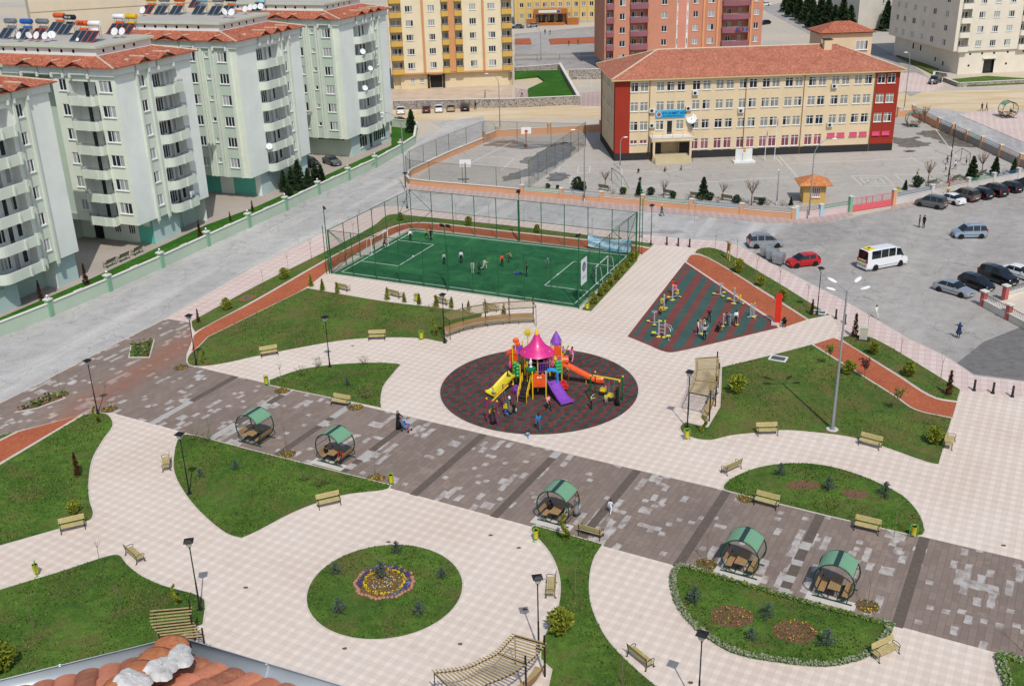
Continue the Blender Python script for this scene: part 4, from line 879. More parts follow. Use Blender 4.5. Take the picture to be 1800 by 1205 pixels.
# ================= other apartment buildings =================
def block(name,label,P0,P1,D,z0,FH,NF,cols,mats,ground=None,wind=(1.0,1.5),balw=1.0,parapet=1,topz=None,left=None,group='tall apartment buildings behind the school',gz=None,lp=g_pane):
    """cols: ('w',s,width,n) ('b',s0,s1) ('p',s,width,matindex) ; mats list index 0 main,1 accent,2 recess,3 parapet,4 ground"""
    P0=Vector(P0[:2]);P1=Vector(P1[:2]); d=(P1-P0).normalized(); L=(P1-P0).length
    b=thing('apartment_building',label,'apartment building',(P0.x,P0.y,0),math.atan2(d.y,d.x),group); ZT=z0+FH*NF+.8 if topz is None else topz
    mb=MB(); hs=[]; E=(1,0)
    for k in range(NF):
        z=z0+FH*k
        for c in cols:
            if c[0]=='w': hs.append((c[1]-c[2]/2,c[1]+c[2]/2,z+wind[0],z+wind[0]+wind[1]))
            elif c[0]=='b': hs.append((c[1],c[2],z+.05,z+FH-.35,1.3))
    facade(mb,(0,0),E,L,z0,ZT,hs,0,.16,stripes=[(c[1]-c[2]/2,c[1]+c[2]/2,c[3]) for c in cols if c[0]=='s'])
    for k in range(NF):
        z=z0+FH*k
        for c in cols:
            if c[0]=='w': window(b,c[1],.1,z+wind[0],0,c[2],wind[1],c[3],pane=lp)
            elif c[0]=='b':
                w_=c[2]-c[1]; window(b,c[1]+w_*.3,1.26,z+.9,0,min(1.3,w_*.4),1.4,2,sill=False,pane=lp); window(b,c[1]+w_*.72,1.26,z+.1,0,.75,2.2,1,name='balcony_door',sill=False,pane=lp)
                o_=balcony(b,(0,0),E,c[1]-.05,c[2]+.05,z,c[3] if len(c)>3 else .55,1.0,mats=[mats[3],mats[5] if len(mats)>5 else s_white],rail=True,fins=(),roundl=.25,railmat=m_steel,bulge=c[4] if len(c)>4 else 0)
    for c in cols:
        if c[0]=='p': pm=MB(); pm.box((c[1],-.14,(z0+ZT)/2),(c[2],.3,ZT-z0)); pm.build('pilaster',mats[c[3]],b)
    # other sides
    if left:
        lhs=[(s-w_/2,s+w_/2,z0+FH*k+wind[0],z0+FH*k+wind[0]+wind[1]) for k in range(NF) for s,w_ in left]
        facade(mb,(0,D),(0,-1),D,z0,ZT,lhs,0,.16)
        for k in range(NF):
            for s,w_ in left: window(b,.1,D-s,z0+FH*k+wind[0],-pi/2,w_,wind[1],2,pane=lp)
    else: mb.mi=0; mb.quad((0,D,z0),(0,0,z0),(0,0,ZT),(0,D,ZT))
    mb.mi=0; mb.quad((L,0,z0),(L,D,z0),(L,D,ZT),(L,0,ZT)); mb.quad((L,D,z0),(0,D,z0),(0,D,ZT),(L,D,ZT)); mb.quad((0,0,ZT),(L,0,ZT),(L,D,ZT),(0,D,ZT)); mb.quad((0,D,z0),(L,D,z0),(L,0,z0),(0,0,z0))
    mb.build('wall',mats,b)
    if ground: ground(b,L,D,z0)
    rf=MB(); rf.prism([(-.8,-.8),(L+.8,-.8),(L+.8,D+.8),(-.8,D+.8)],ZT,ZT+.3,bottom=True); a0=[(-.8,-.8,ZT+.3),(L+.8,-.8,ZT+.3),(L+.8,D+.8,ZT+.3),(-.8,D+.8,ZT+.3)]; m_=min(L,D)/2
    r0=(m_,D/2,ZT+3) if L>D else (L/2,m_,ZT+3); r1=(L-m_,D/2,ZT+3) if L>D else (L/2,D-m_,ZT+3)
    if L>D: F_=([a0[0],a0[1],r1,r0],[a0[1],a0[2],r1],[a0[2],a0[3],r0,r1],[a0[3],a0[0],r0])
    else: F_=([a0[0],a0[1],r0],[a0[1],a0[2],r1,r0],[a0[2],a0[3],r1],[a0[3],a0[0],r0,r1])
    for f in F_: rf.poly(f)
    rf.build('roof',m_tile,b)
    return b
y_main=mk_stucco('pale_yellow_stucco',(220,208,178)); y_or=mk_stucco('orange_stucco',(200,146,100)); y_yel=mk_stucco('golden_yellow_stucco',(204,166,84)); y_rec=mk_stucco('beige_recess_stucco',(200,172,128)); y_gr=mk_stucco('cream_ground_floor',(214,198,164))
def g_yellow(b,L,D,z0):
    m=MB(); facade(m,(.4,.9),(1,0),L-.8,0,z0-.1,[(.1,1.7,0,3.2,.6),(4.0,5.0,1.3,2.6),(6.2,7.2,1.3,2.6),(8.6,11.6,.02,3.1,.5),(27.3,28.3,0,3,.5)],0,.15,ri=0)
    m.mi=0; m.quad((.4,D,0),(.4,.9,0),(.4,.9,z0-.1),(.4,D,z0-.1)); m.quad((L-.4,.9,0),(L-.4,D,0),(L-.4,D,z0-.1),(L-.4,.9,z0-.1)); m.build('ground_storey',y_gr,b)
    for x in (4.9,7.1): window(b,x,1.0,1.3,0,1.0,1.3,2)
    window(b,10.5,1.36,.02,0,2.8,2.9,4,pane=m_door,frame=m_black,sill=False,name='entrance_door')
    for x in (8.7,12.3): q=MB(); q.box((x,.75,1.6),(.5,.6,3.2)); q.build('door_pillar',c_black,b)
    q=MB(); q.box((L/2,-.05,z0-.15),(L+.1,.2,.35)); q.build('band',y_or,b)
YB=block('yellow','pale yellow apartment building with golden balconies and orange pilasters beside the green blocks',G2(690,159),G2(902,150),14,3.8,3.2,7,
 [('b',.3,3.1,.6),('w',4.9,1.75,3),('p',8.0,.55,1),('w',10.0,1.55,3),('b',12.3,13.9,.7),('p',14.6,1.5,1),('b',15.3,17.1,.7),('w',19.6,1.6,3),('p',22.0,.5,1),('w',24.0,1.7,3),('b',26.3,28.7,.6)],[y_main,y_or,y_rec,y_yel,y_gr,y_or],g_yellow,wind=(1.0,1.35))
r_main=mk_stucco('salmon_stucco',(190,132,108)); r_pur=mk_stucco('mauve_parapet',(140,92,104)); r_cream=mk_stucco('pale_yellow_recess',(206,196,150)); r_lt=mk_stucco('light_salmon_stucco',(212,152,108)); r_pink=mk_stucco('rosy_stucco',(200,136,116))
SB=block('salmon','salmon and orange apartment building with mauve balconies rising behind the school roof',G2(1062,125),G2(1335,114),15,1.9,3.3,7,
 [('b',.4,2.3,.5),('w',4.5,1.5,2),('b',6.4,11.0,.6,.3),('w',15.2,1.4,2),('s',18.6,.5,4),('s',19.8,2.2,5),('s',21.1,.5,4),('w',18.6,.32,1),('w',21.1,.32,1),('w',23.2,1.3,2),('p',25.3,.5,1),('w',27.2,1.6,2),('p',28.9,.5,1),('b',30.0,37.0,.9,.8),('p',37.6,.5,1),('w',38.9,1.3,2)],[r_main,r_lt,r_cream,r_pur,s_white,r_pink],None,wind=(.6,1.5))
k_main=mk_stucco('cream_stucco',(216,208,192)); k_acc=mk_stucco('pale_cream_parapet',(220,214,200))
def g_cream(b,L,D,z0):
    m=MB(); facade(m,(2,.5),(1,0),L-2,0,z0,[(6.3,9.0,0,3.2,.6)]+[(x-.25,x+.25,y-.25,y+.25,.1) for x,y in ((2.6,4.6),(5.6,4.6),(8.6,4.6),(12,4.7),(16,4.7),(2.6,1.9),(12,2))],0,.15,ri=1); facade(m,(2,D),(0,-1),D-.5,0,z0,[(D-8,D-7.4,1,2),(D-12,D-11.4,1.5,2.5),(D-20,D-19.2,3,4.4),(D-24,D-23.2,3,4.4)],0,.15,ri=1); m.build('ground_storey',[k_main,g_dark],b)
    q=MB(); q.box((9.6,.3,3.5),(3.4,.4,.3)); q.build('door_hood',k_acc,b)
CB=block('cream','cream apartment building with round ground-floor portholes, cut off by the right edge',G2(1670,132),G(1670,132)[:2] and ((Vector(G2(1800,126))-Vector(G2(1670,132))).normalized()*30+Vector(G2(1670,132))),34,5.4,3.25,7,
 [('b',.9,3.4,.5),('w',6.0,1.5,3),('w',9.6,1.5,3),('w',13.2,1.5,3),('b',16,18.4,.5),('w',21,1.5,3),('w',25,1.5,3)],[k_main,k_acc,y_rec,k_acc,g_dark,k_acc],g_cream,wind=(.9,1.4),left=[(4,1.4),(8,1.4),(13,1.8),(18,1.4),(23,1.6),(29,1.6)],group='pale apartment buildings at the top right')
gr_main=mk_stucco('grey_beige_stucco',(178,172,162)); gr_l=mk_stucco('pale_grey_stucco',(196,190,178))
def yy(x,y): return G2(x,y)
a_=Vector(yy(1506,56)); b_=Vector(yy(1612,48)); 
block('grey','plain grey end wall of an apartment building behind the conifers',a_,b_,16,.4,3.2,6,[('w',9,.9,2),('w',17,1.0,2)],[gr_l,gr_main,y_rec,y_yel,gr_main,gr_main],None,group='pale apartment buildings at the top right',wind=(1.0,1.3))
a_=Vector(yy(1448,38)); b_=Vector(yy(1508,38)); 
block('grey2','beige apartment building with yellow balconies half hidden by the conifers',a_,b_,14,.4,3.2,5,[('b',4,8.5,.7),('w',11,1.2,2),('b',14,17,.7)],[gr_main,gr_main,y_rec,y_yel,gr_main,gr_main],None,group='pale apartment buildings at the top right',wind=(1.0,1.3))
# far yellow school with brown portal
fs=[mk_stucco('ochre_yellow_stucco',(204,178,116)),mk_stucco('brown_orange_stucco',(166,104,56)),y_rec,y_yel,gr_main]
def g_far(b,L,D,z0):
    m=MB(); m.box((12.5,-1.6,4.4),(11.5,3,1.5)); m.build('portal_beam',fs[1],b)
    for x in (6.9,18.1): m=MB(); m.box((x,-1.6,1.8),(.5,3,3.6)); m.build('portal_column',fs[1],b)
    m=MB(); m.box((12,-3.16,4.5),(7.6,.1,.9)); m.build('name_board',M('white_sign_board',(210,208,200),.5),b)
    m=MB(); m.box((15.1,-3.24,4.5),(1.2,.06,.7)); m.build('flag_panel',M('blue_panel',(40,80,150),.5),b)
    for x in (9.5,12.5,15.5): window(b,x,-.2,0.1,0,2.2,2.9,2,pane=g_dark,frame=c_black,sill=False,name='entrance_door')
    m=MB(); m.box((5.6,-3.6,1.1),(3.2,2.5,2.2)); m.box((20,-3.6,1.1),(4,2.5,2.2)); m.box((12.7,-3.4,.35),(9,3.5,.7)); m.build('stair_terrace',fs[1],b)
    m=MB(); m.box((L/2,-.05,.5),(L,.2,1)); m.build('plinth',gr_main,b)
FS=block('far','distant ochre yellow school building with a brown entrance portal',G2(905,44),G2(1085,39),16,1.0,3.6,3,[('w',2.5+i*2.7,1.4,2) for i in range(0,12)]+[('p',1.2+i*2.7,.35,0) for i in range(0,12)],fs,g_far,group='none',wind=(1.1,1.5),lp=g_school); del FS['group']
# buildings beyond the flat roofs on the left
bg_=mk_stucco('plain_beige_wall',(206,192,168))
a_=Vector((-88,205)); b_=Vector((-51,222))
PB_=thing('beige_hall','large plain beige building with a dark glazed storey behind the solar heaters','hall',(a_.x,a_.y,0),heading(a_,b_)); L=(b_-a_).length
m=MB(); facade(m,(0,0),(1,0),L+16,0,40,[(L+.5,L+3.6,19,23.5,.3),(L+4,L+7.2,19,23.5,.3),(L+7.6,L+10.8,19,23.5,.3),(L+11.2,L+14.6,19,23.5,.3)],0,.3,ri=1); m.mi=0; m.quad((L+16,0,0),(L+16,20,0),(L+16,20,40),(L+16,0,40)); m.quad((0,20,0),(0,0,0),(0,0,40),(0,20,40)); m.quad((0,0,40),(L+16,0,40),(L+16,20,40),(0,20,40)); m.quad((L+16,20,0),(0,20,0),(0,20,40),(L+16,20,40)); m.build('wall',[bg_,g_dark],PB_)
m=MB(); 
for z in (8,14,24,30): m.box((L/2+8,-.03,z),(L+16,.1,.12))
m.build('string_course',mk_stucco('tan_course',(182,160,130)),PB_)
block('y2','yellow-balconied apartment building seen between the flat roof of the nearer block and the farther one',(-62,236),(-34,250),14,1.8,3.2,10,[('b',2,6,.8),('w',8,1.4,2),('w',12,1.4,2),('b',16,19,.8),('w',22,1.4,2),('w',26,1.4,2)],[y_main,y_or,y_rec,y_yel,y_gr,y_or],None,group='none',topz=36)
# ================= walls, fences =================
def net_mat(name,c,f):
    n=NB(name); n.col(lin(c)); m=n.done(.6); tr=n.N('ShaderNodeBsdfTransparent'); mx=n.N('ShaderNodeMixShader',i_0=f); n.L(tr.outputs[0],mx.inputs[1]); n.L(n.b.outputs[0],mx.inputs[2]); n.L(mx.outputs[0],n.n['Material Output'].inputs[0]); return m
m_netg=net_mat('green_wire_net',(20,70,40),.17); m_netd=net_mat('grey_wire_net',(70,74,66),.2)
m_fgreen=M('green_fence_paint',(28,92,56),.5,var=.12); m_frust=M('weathered_fence_post',(96,96,76),.6,var=.2)
def run(pts,z0,z1,w,name,mats,parent,cap=None,capw=.1,caph=.07):
    """a thick wall along ground points"""
    mb=MB(); P=[Vector(p[:2]) for p in pts]
    for a,b in zip(P,P[1:]):
        d=(b-a).normalized(); n_=Vector((-d.y,d.x))*w/2; mb.mi=0; mb.prism([a-n_,b-n_,b+n_,a+n_],z0,z1)
        if cap is not None: k=n_.normalized()*(w/2+capw); mb.mi=cap; mb.prism([a-k,b-k,b+k,a+k],z1,z1+caph,bottom=True); mb.mi=0
    return mb.build(name,mats,parent)
w_green=mk_stucco('pale_green_wall_render',(176,192,172)); w_pil=mk_stucco('green_wall_pillar',(128,170,140)); w_orange=mk_stucco('peach_wall_render',(206,156,120)); w_pale=mk_stucco('pale_painted_wall',(200,196,190)); w_pinkw=mk_stucco('pale_pink_wall',(206,184,184)); w_bluew=mk_stucco('pale_blue_painted_wall',(164,196,206)); w_capst=mk_stucco('wall_cap_stone',(210,208,200))
gp=[(0,592),(90,556),(193,512),(285,471),(366,433),(438,400),(503,370),(560,342),(613,317),(660,295),(705,270),(729,254),(733,228),(690,223)]
GW=[Vector(G2(*p)) for p in gp]; GW=[GW[0]*2-GW[1]+(GW[0]-GW[1])*2,GW[0]]+GW[1:]
gw=thing('boundary_wall','long pale green boundary wall with white capping and green pillars beside the road','wall',(GW[1].x,GW[1].y,0)); o0=GW[1]
L_=[(p-o0) for p in GW]
run(L_,0,1.55,.22,'wall_panel',[w_green,w_capst],gw,cap=1)
for i,p in enumerate(L_[2:12]):
    mb=MB(); mb.mi=0; mb.box((p.x,p.y,1.0),(.55,.55,2.0),rad(68)); mb.mi=1; mb.box((p.x,p.y,2.06),(.78,.78,.14),rad(68)); mb.box((p.x,p.y,2.17),(.5,.5,.08),rad(68)); pil=mb.build('pillar',[w_pil,w_capst],gw)
    lm=MB(); lm.tube((p.x,p.y,2.2),(p.x,p.y,2.36),.05,6); lm.mi=1; lm.ball((p.x,p.y,2.46),.13); lm.build('globe_lamp',[m_black,m_frame],pil)
for i in range(2,11):
    m_=(L_[i]+L_[i+1])/2; mb=MB(); mb.box((m_.x,m_.y,1.66),(1.2,.36,.10),math.atan2((L_[i+1]-L_[i]).y,(L_[i+1]-L_[i]).x)); mb.build('cap_step',w_capst,gw)
tg=M('grey_spray_paint',(132,146,132),.8,var=.1)
def wtext(s,px,py,size,z,i):
    a_,b_=L_[i],L_[i+1]; d=(b_-a_).normalized(); g=Vector(G2(px,py,z))-o0; t=(g-a_).dot(d); q=a_+d*t+Vector((d.y,-d.x))*.125; text_mesh(gw,s,size,tg,(q.x,q.y,z),(rad(90),0,math.atan2(d.y,d.x)),.003,'graffiti')
wtext('AISIR',640,287,.7,.9,10)
# courtyard grass follows the wall
ol=[G2(x,y,.1) for x,y in ((700,251),(600,296),(535,326),(450,364),(362,396),(150,495),(0,559),(-120,610))]
mb=MB(); mb.prism([tuple(p) for p in GW[0:12]]+ol,0,.16); struct('courtyard_lawn',mb,m_grass_lush)
mb=MB(); mb.prism([G2(*p) for p in ((688,224),(732,229),(728,252),(706,268),(688,275))],0,.18); struct('corner_lawn',mb,m_grass_lush)
# ---- school wall ----
m_rg=M('green_railing_paint',(58,140,104),.5); m_rb=M('blue_railing_paint',(66,110,140),.5); m_rp=M('brown_pink_railing_paint',(160,128,112),.5); m_gate=M('pink_gate_paint',(212,96,104),.5,var=.05)
RC=[m_rg,m_rb,m_rp]
def wallrun(name,label,pp,pw,ph,wall,rails,h=.9,group=None,step=None,k0=0,pil=None,rail=True,sides=None):
    P=[Vector(G2(*p)) for p in pp]; t=thing(name,label,'wall',(P[0].x,P[0].y,0),0,group); o=P[0]; Q=[p-o for p in P]
    # pillar points evenly along the run
    pts=[]
    for a,b in zip(Q,Q[1:]):
        n=max(1,round((b-a).length/(step or 7.5)))
        for k in range(n): pts.append(a+(b-a)*k/n)
    pts.append(Q[-1])
    for i,(a,b) in enumerate(zip(pts,pts[1:])):
        wm_=wall[(i//3)%len(wall)] if isinstance(wall,list) else wall
        d=(b-a).normalized(); n_=Vector((-d.y,d.x)); mb=MB(); a2=a+d*.26; b2=b-d*.26; mb.mi=0; mb.prism([a2-n_*.13,b2-n_*.13,b2+n_*.13,a2+n_*.13],0,h); mb.mi=1; mb.prism([a2-n_*.18,b2-n_*.18,b2+n_*.18,a2+n_*.18],h,h+.06,bottom=True); mb.build('wall_panel',[wm_,w_capst],t)
        if rail:
            r=MB(); L2=(b2-a2).length
            for z in (h+.12,h+.58): r.beam((a2.x,a2.y,z),(b2.x,b2.y,z),.05,.05)
            n=int(L2/.22)
            for k in range(n+1): q=a2+d*(L2*k/n); r.beam((q.x,q.y,h+.07),(q.x,q.y,h+.6),.03,.03)
            r.build('railing_panel',RC[(i+k0)%3],t)
    for i,p in enumerate(pts):
        mb=MB(); mb.mi=0; mb.box((p.x,p.y,(h+.75)/2),(.5,.5,h+.75),math.atan2(Q[-1].y-Q[0].y,Q[-1].x-Q[0].x)); mb.mi=1; mb.box((p.x,p.y,h+.79),(.62,.62,.1),math.atan2(Q[-1].y-Q[0].y,Q[-1].x-Q[0].x)); mb.build('pillar',[pil or (wall[0] if isinstance(wall,list) else wall),w_capst],t)
    return t
wallrun('school_wall','peach school wall with pillars and coloured railing panels along the pavement',[(918,344),(1130,362),(1395,386)],.5,1.7,w_orange,True,step=7.3)
wallrun('painted_wall','pale pink and blue painted wall stretch with railings just left of the pink gate',[(1399,385),(1442,381),(1495,372)],.5,1.6,[w_pinkw],True,h=1.0,step=6.6,k0=2,pil=w_bluew)
wallrun('painted_wall','pale wall with blue wave paintings behind the parked cars right of the gate',[(1570,361),(1700,335),(1830,309)],.5,1.7,[w_pale],True,h=1.15,step=6.3,k0=1)
wallrun('side_wall','weathered grey wall with blue and green rail panels along the right side of the yard',[(1604,203),(1648,226)],.5,1.7,w_orange,True,h=1.3,step=6.5,k0=1)
wallrun('side_wall','stained grey stretch of wall with dark blue paint marks beside the right side road',[(1650,227),(1725,261),(1830,310)],.5,1.7,[mk_stucco('stained_grey_wall',(150,146,140),.9,.5)],True,h=1.3,step=6.5,k0=1,pil=w_orange)
wallrun('back_wall','low peach wall with pillars closing the ball court at the back',[(851,250),(873,241),(1056,231)],.5,1.7,w_orange,False,h=1.3,step=9,rail=False)
wallrun('end_wall','short peach wall running from the school end to the yard corner',[(1578,206),(1604,203)],.5,1.7,w_orange,False,h=1.2,step=9,rail=False)
# court wall with fence
cw=[Vector(G2(*p)) for p in ((915,343),(873,339),(756,329),(722,325),(715,318),(722,308),(790,276),(849,252))]
t=thing('court_wall','low peach wall curving round the ball court corner, topped by a wire fence','wall',(cw[0].x,cw[0].y,0)); o=cw[0]; Q=[p-o for p in cw]; run(Q,0,1.0,.3,'wall_panel',[w_orange,w_capst],t,cap=1)
def fence(name,label,P,z0,z1,step,post,net,group=None,rails=(1.0,),pr=.045,diag=False,parent=None,o=None):
    if parent is None: t=thing(name,label,'fence',(P[0].x,P[0].y,0),0,group); o=P[0]; P=[p-o for p in P]
    else: t=parent
    nb=MB(); rb=MB(); pts=[]
    for a,b in zip(P,P[1:]):
        nb.quad((a.x,a.y,z0),(b.x,b.y,z0),(b.x,b.y,z1),(a.x,a.y,z1)); n=max(1,round((b-a).length/step))
        for k in range(n): pts.append(a+(b-a)*k/n)
        for f in rails:
            z=z0+(z1-z0)*f; m=MB(); m.tube((a.x,a.y,z),(b.x,b.y,z),pr*.6,6); m.build('rail',post,t)
    pts.append(P[-1]); nb.build('wire_net',net,t)
    for q in pts: m=MB(); m.tube((q.x,q.y,0),(q.x,q.y,z1+.05),pr,7); m.build('post',post,t)
    return t,pts
fence(None,None,Q,1.05,4.0,5.2,m_frust,m_netd,parent=t,rails=(1.0,))
fence('court_fence','tall grey wire fence crossing the yard between the ball court and the school',[Vector(G2(*p)) for p in ((930,330),(1029,257))],.02,4.3,4.6,m_frust,m_netd,rails=(1.0,.5))
fence('back_fence','grey wire fence along the back of the ball court',[Vector(G2(*p)) for p in ((851,251),(1029,257))],.02,4.0,5.5,m_frust,m_netd,rails=(1.0,))
# gate
ga=Vector(G2(1497,373)); gb=Vector(G2(1566,362)); t=thing('gate','pink sliding gate with an open rail top at the school entrance','gate',(ga.x,ga.y,0),heading(ga,gb)); L=(gb-ga).length
mb=MB(); mb.box((L/2,0,.5),(L,.08,.8)); mb.build('lower_panel',m_gate,t)
mb=MB(); mb.beam((0,0,1.9),(L,0,1.9),.07,.07); mb.beam((0,0,1.0),(L,0,1.0),.07,.07)
for x in [0,1.6,2.4]+[L*k/4 for k in (2,3,4)]: mb.beam((x,0,.1),(x,0,1.9),.07,.07)
n=int(L/.3); [mb.beam((L*k/n,0,1.0),(L*k/n,0,1.9),.018,.018) for k in range(n)]; mb.build('rail_frame',m_gate,t)
for x in (-.35,L+.35): mb=MB(); mb.box((x,0,1.15),(.5,.5,2.3)); mb.mi=1; mb.box((x,0,2.34),(.6,.6,.1)); mb.build('gate_post',[w_pil if x<0 else w_orange,w_capst],t)
# stone walls in the far yard
def mk_stone():
    n=NB('grey_rubble_stone'); v=n.N('ShaderNodeTexVoronoi',i_Scale=2.6); n.L(n.pos(),v.inputs['Vector']); e=n.N('ShaderNodeTexVoronoi',i_Scale=2.6,feature='DISTANCE_TO_EDGE'); n.L(n.pos(),e.inputs['Vector'])
    s=n.N('ShaderNodeSeparateXYZ'); n.L(v.outputs['Color'],s.inputs[0]); c=n.mix(s.outputs[0],lin((96,88,82)),lin((156,148,140))); c=n.mix(n.math('LESS_THAN',e.outputs['Distance'],.06),c,lin((176,170,162))); n.col(c); return n.done(.9,0,.2)
m_stone=mk_stone()
def stonewall(label,pp,h,w=.5,name='stone_wall'):
    P=[Vector(G2(*p)) for p in pp]; t=thing(name,label,'wall',(P[0].x,P[0].y,0)); run([p-P[0] for p in P],0,h,w,'wall_panel',[m_stone,w_capst],t,cap=1); return t
stonewall('grey rubble stone wall behind the row of parked cars',[(692,193),(905,189),(1018,184)],1.9)
stonewall('grey stone wall rising beside the raised green lawn',[(1018,183),(984,122)],1.6)
stonewall('far grey stone wall behind the small goal',[(1000,140),(1062,139)],2.4)
stonewall('low stone edge above the raised lawn',[(905,127),(984,121)],1.2)
mb=MB(); mb.prism([G2(*p,.5) for p in ((905,125),(982,123),(1010,171),(930,174),(928,156),(958,142),(945,133),(905,137))],0,.5); struct('raised_lawn',mb,m_grass_lush)
fence('road_fence','low mesh fence along the far road behind the raised lawn',[Vector(G2(*p)) for p in ((905,107),(1062,104))],0,1.6,6,m_frust,m_netd)
mb=MB(); mb.prism([G2(*p) for p in ((965,70),(1062,66),(1062,76),(968,79))],0,.3); struct('planted_bed',mb,m_clay)
mb=MB(); mb.prism([G2(*p) for p in ((905,70),(932,69),(934,79),(905,79))],0,.3); struct('planted_bed',mb,m_clay)
# cream building forecourt walls
stonewall('cream garden wall in front of the porthole building',[(1638,150),(1642,133),(1664,137)],1.0,.3,'garden_wall'); t=stonewall('low cream garden wall round the small lawn at the right edge',[(1658,143),(1684,153),(1708,152),(1830,146)],.9,.3,'garden_wall')
mb=MB(); mb.prism([G2(*p,.2) for p in ((1672,140),(1735,134),(1830,140),(1830,145),(1708,151),(1685,151))],0,.3); struct('garden_lawn',mb,m_grass)
mb=MB(); mb.prism([G2(*p,.2) for p in ((1575,98),(1590,98),(1650,122),(1640,130))],0,.3); struct('garden_lawn',mb,m_grass_dry)
# bottom right pink pillars wall (apartment forecourt)
def pinkwall(label,pp,h=.8,k=None):
    P=[Vector(G2(*p)) for p in pp]; t=thing('forecourt_wall',label,'wall',(P[0].x,P[0].y,0)); Q=[p-P[0] for p in P]; run(Q,0,h,.3,'wall_panel',[k_main,w_capst],t,cap=1)
    for q in Q: m=MB(); m.mi=0; m.box((q.x,q.y,.85),(.5,.5,1.7),.4); m.mi=1; m.box((q.x,q.y,1.75),(.72,.72,.14),.4); m.build('pillar',[mk_stucco('dusty_red_pillar',(176,96,90)),w_capst],t)
    for a,b in zip(Q,Q[1:]):
        r=MB(); r.beam((a.x,a.y,h+.6),(b.x,b.y,h+.6),.05,.05); n=int((b-a).length/.25)
        for i in range(n): q=a+(b-a)*i/n; r.beam((q.x,q.y,h),(q.x,q.y,h+.6),.025,.025)
        r.build('railing_panel',m_rail,t)
pinkwall('cream forecourt wall with dusty red pillars and dark railings in front of the black cars',[(1727,538),(1771,562),(1850,604)])
pinkwall('cream forecourt wall behind the red pillared one, at the right edge',[(1765,528),(1840,506)])
sheet('forecourt',[(1729,536),(1765,527),(1850,504),(1950,540),(1860,603),(1772,560)],.16,mk_stucco('pale_forecourt_paving',(200,190,176)),thick=.16)
# puddles in the yard
def mk_wet():
    n=NB('wet_concrete'); f=n.noise(n.pos(),.8,4,.6); n.col(n.ramp(f,[(.3,lin((92,88,82))),(.7,lin((128,122,112)))])); return n.done(.25,0,.4)
m_wet=mk_wet()
def blob(pts,z,name='puddle',mat=None): 
    mb=MB(); P=curve(pts,5,True,z); Q=[(x+.35*math.sin(i*1.7),y+.3*math.cos(i*2.3)) for i,(x,y) in enumerate(P)]; mb.prism(Q,z-.01,z); return struct(name,mb,mat or m_wet)
for p in ([(913,283),(940,272),(965,258),(1000,250),(1010,262),(985,285),(955,300),(930,310),(885,318),(890,308),(915,300),(930,292)],[(963,312),(975,303),(998,306),(999,312),(985,318),(965,318)],[(1569,241),(1590,243),(1616,240),(1612,247),(1636,252),(1620,258),(1590,259),(1575,253)],[(1612,234),(1640,229),(1660,232),(1690,245),(1712,259),(1690,258),(1662,255),(1645,245),(1626,240)],[(1588,265),(1608,264),(1606,267),(1592,267)],[(850,255),(900,246),(930,254),(1000,250),(930,262),(880,258)]): blob(p,.021)
# ================= street and park furniture =================
def mk_wood(name,c):
    n=NB(name); a=lin(c); v=n.pos((1,1,1),0,True); f=n.noise(v,3,5,.7,1.5); g=n.noise(v,22,2,.6)
    col=n.ramp(f,[(.3,tuple(x*.72 for x in a[:3])+(1,)),(.7,tuple(x*1.15 for x in a[:3])+(1,))]); col=n.mix(.3,col,n.ramp(g,[(.3,(.3,.3,.3)),(.7,(.7,.7,.7))]),'OVERLAY'); n.col(col); n.bump(f,.3,.01); return n.done(.65,0,.3)
m_wood=mk_wood('weathered_bench_wood',(186,170,118)); m_wood2=mk_wood('honey_brown_wood',(164,132,90)); m_wood3=mk_wood('bamboo_slat_wood',(178,158,112))
def bench_proto(name='park_bench',wood=None,iron=None):
    wood=wood or m_wood; iron=iron or m_black; t=thing(name,'bench','bench')
    for s in(-1,1):
        x=s*.82; m=MB()
        m.path([(x,-.34,0),(x,-.30,.22),(x,-.30,.42)],.026,6); m.path([(x,.30,0),(x,.22,.40),(x,.33,.92)],.026,6); m.beam((x,-.3,.40),(x,.24,.40),.04,.045)
        m.path([(x,-.31,.42),(x,-.36,.58),(x,-.27,.66),(x,-.05,.68),(x,.24,.62)],.022,6); m.path([(x,-.3,.2),(x,0,.26),(x,.26,.16)],.016,5); m.box((x,-.34,.015),(.07,.14,.03)); m.box((x,.31,.015),(.07,.14,.03)); m.build('iron_side',iron,t)
    for nm,ys in(('seat',[(-.24,.43),(-.10,.43),(.04,.43),(.17,.43)]),('backrest',[(.265,.64),(.30,.77),(.33,.90)])):
        for (y,z) in ys:
            m=MB()
            if nm=='seat': m.box((0,y,z),(1.78,.12,.035))
            else: m.T=Matrix.Translation((0,y-.02,z))@Matrix.Rotation(rad(-14),4,'X'); m.box((0,0,0),(1.78,.03,.115))
            m.build(nm+'_slat',wood,t)
    return t
BN=bench_proto(); BNd=bench_proto('park_bench',mk_wood('dark_green_bench_wood',(110,112,84)),m_black)
def put_bench(p0,p1,face,label,proto=None,z=PZ,group='park benches',w=None):
    """p0,p1 pixels of the seat ends on the ground; face: pixel direction the sitter looks to"""
    a=G(*p0,z); b=G(*p1,z); c=(a+b)/2; d=(b-a); ang=math.atan2(d.y,d.x); f=G(c_px(p0,p1)[0]+face[0],c_px(p0,p1)[1]+face[1],z)-c
    fr=Vector((math.sin(ang),-math.cos(ang)))   # local -y
    if fr.dot(Vector((f.x,f.y)))<0: ang+=pi
    return place(proto or BN,USED,c,ang,label,group)
def c_px(p,q): return ((p[0]+q[0])/2,(p[1]+q[1])/2)
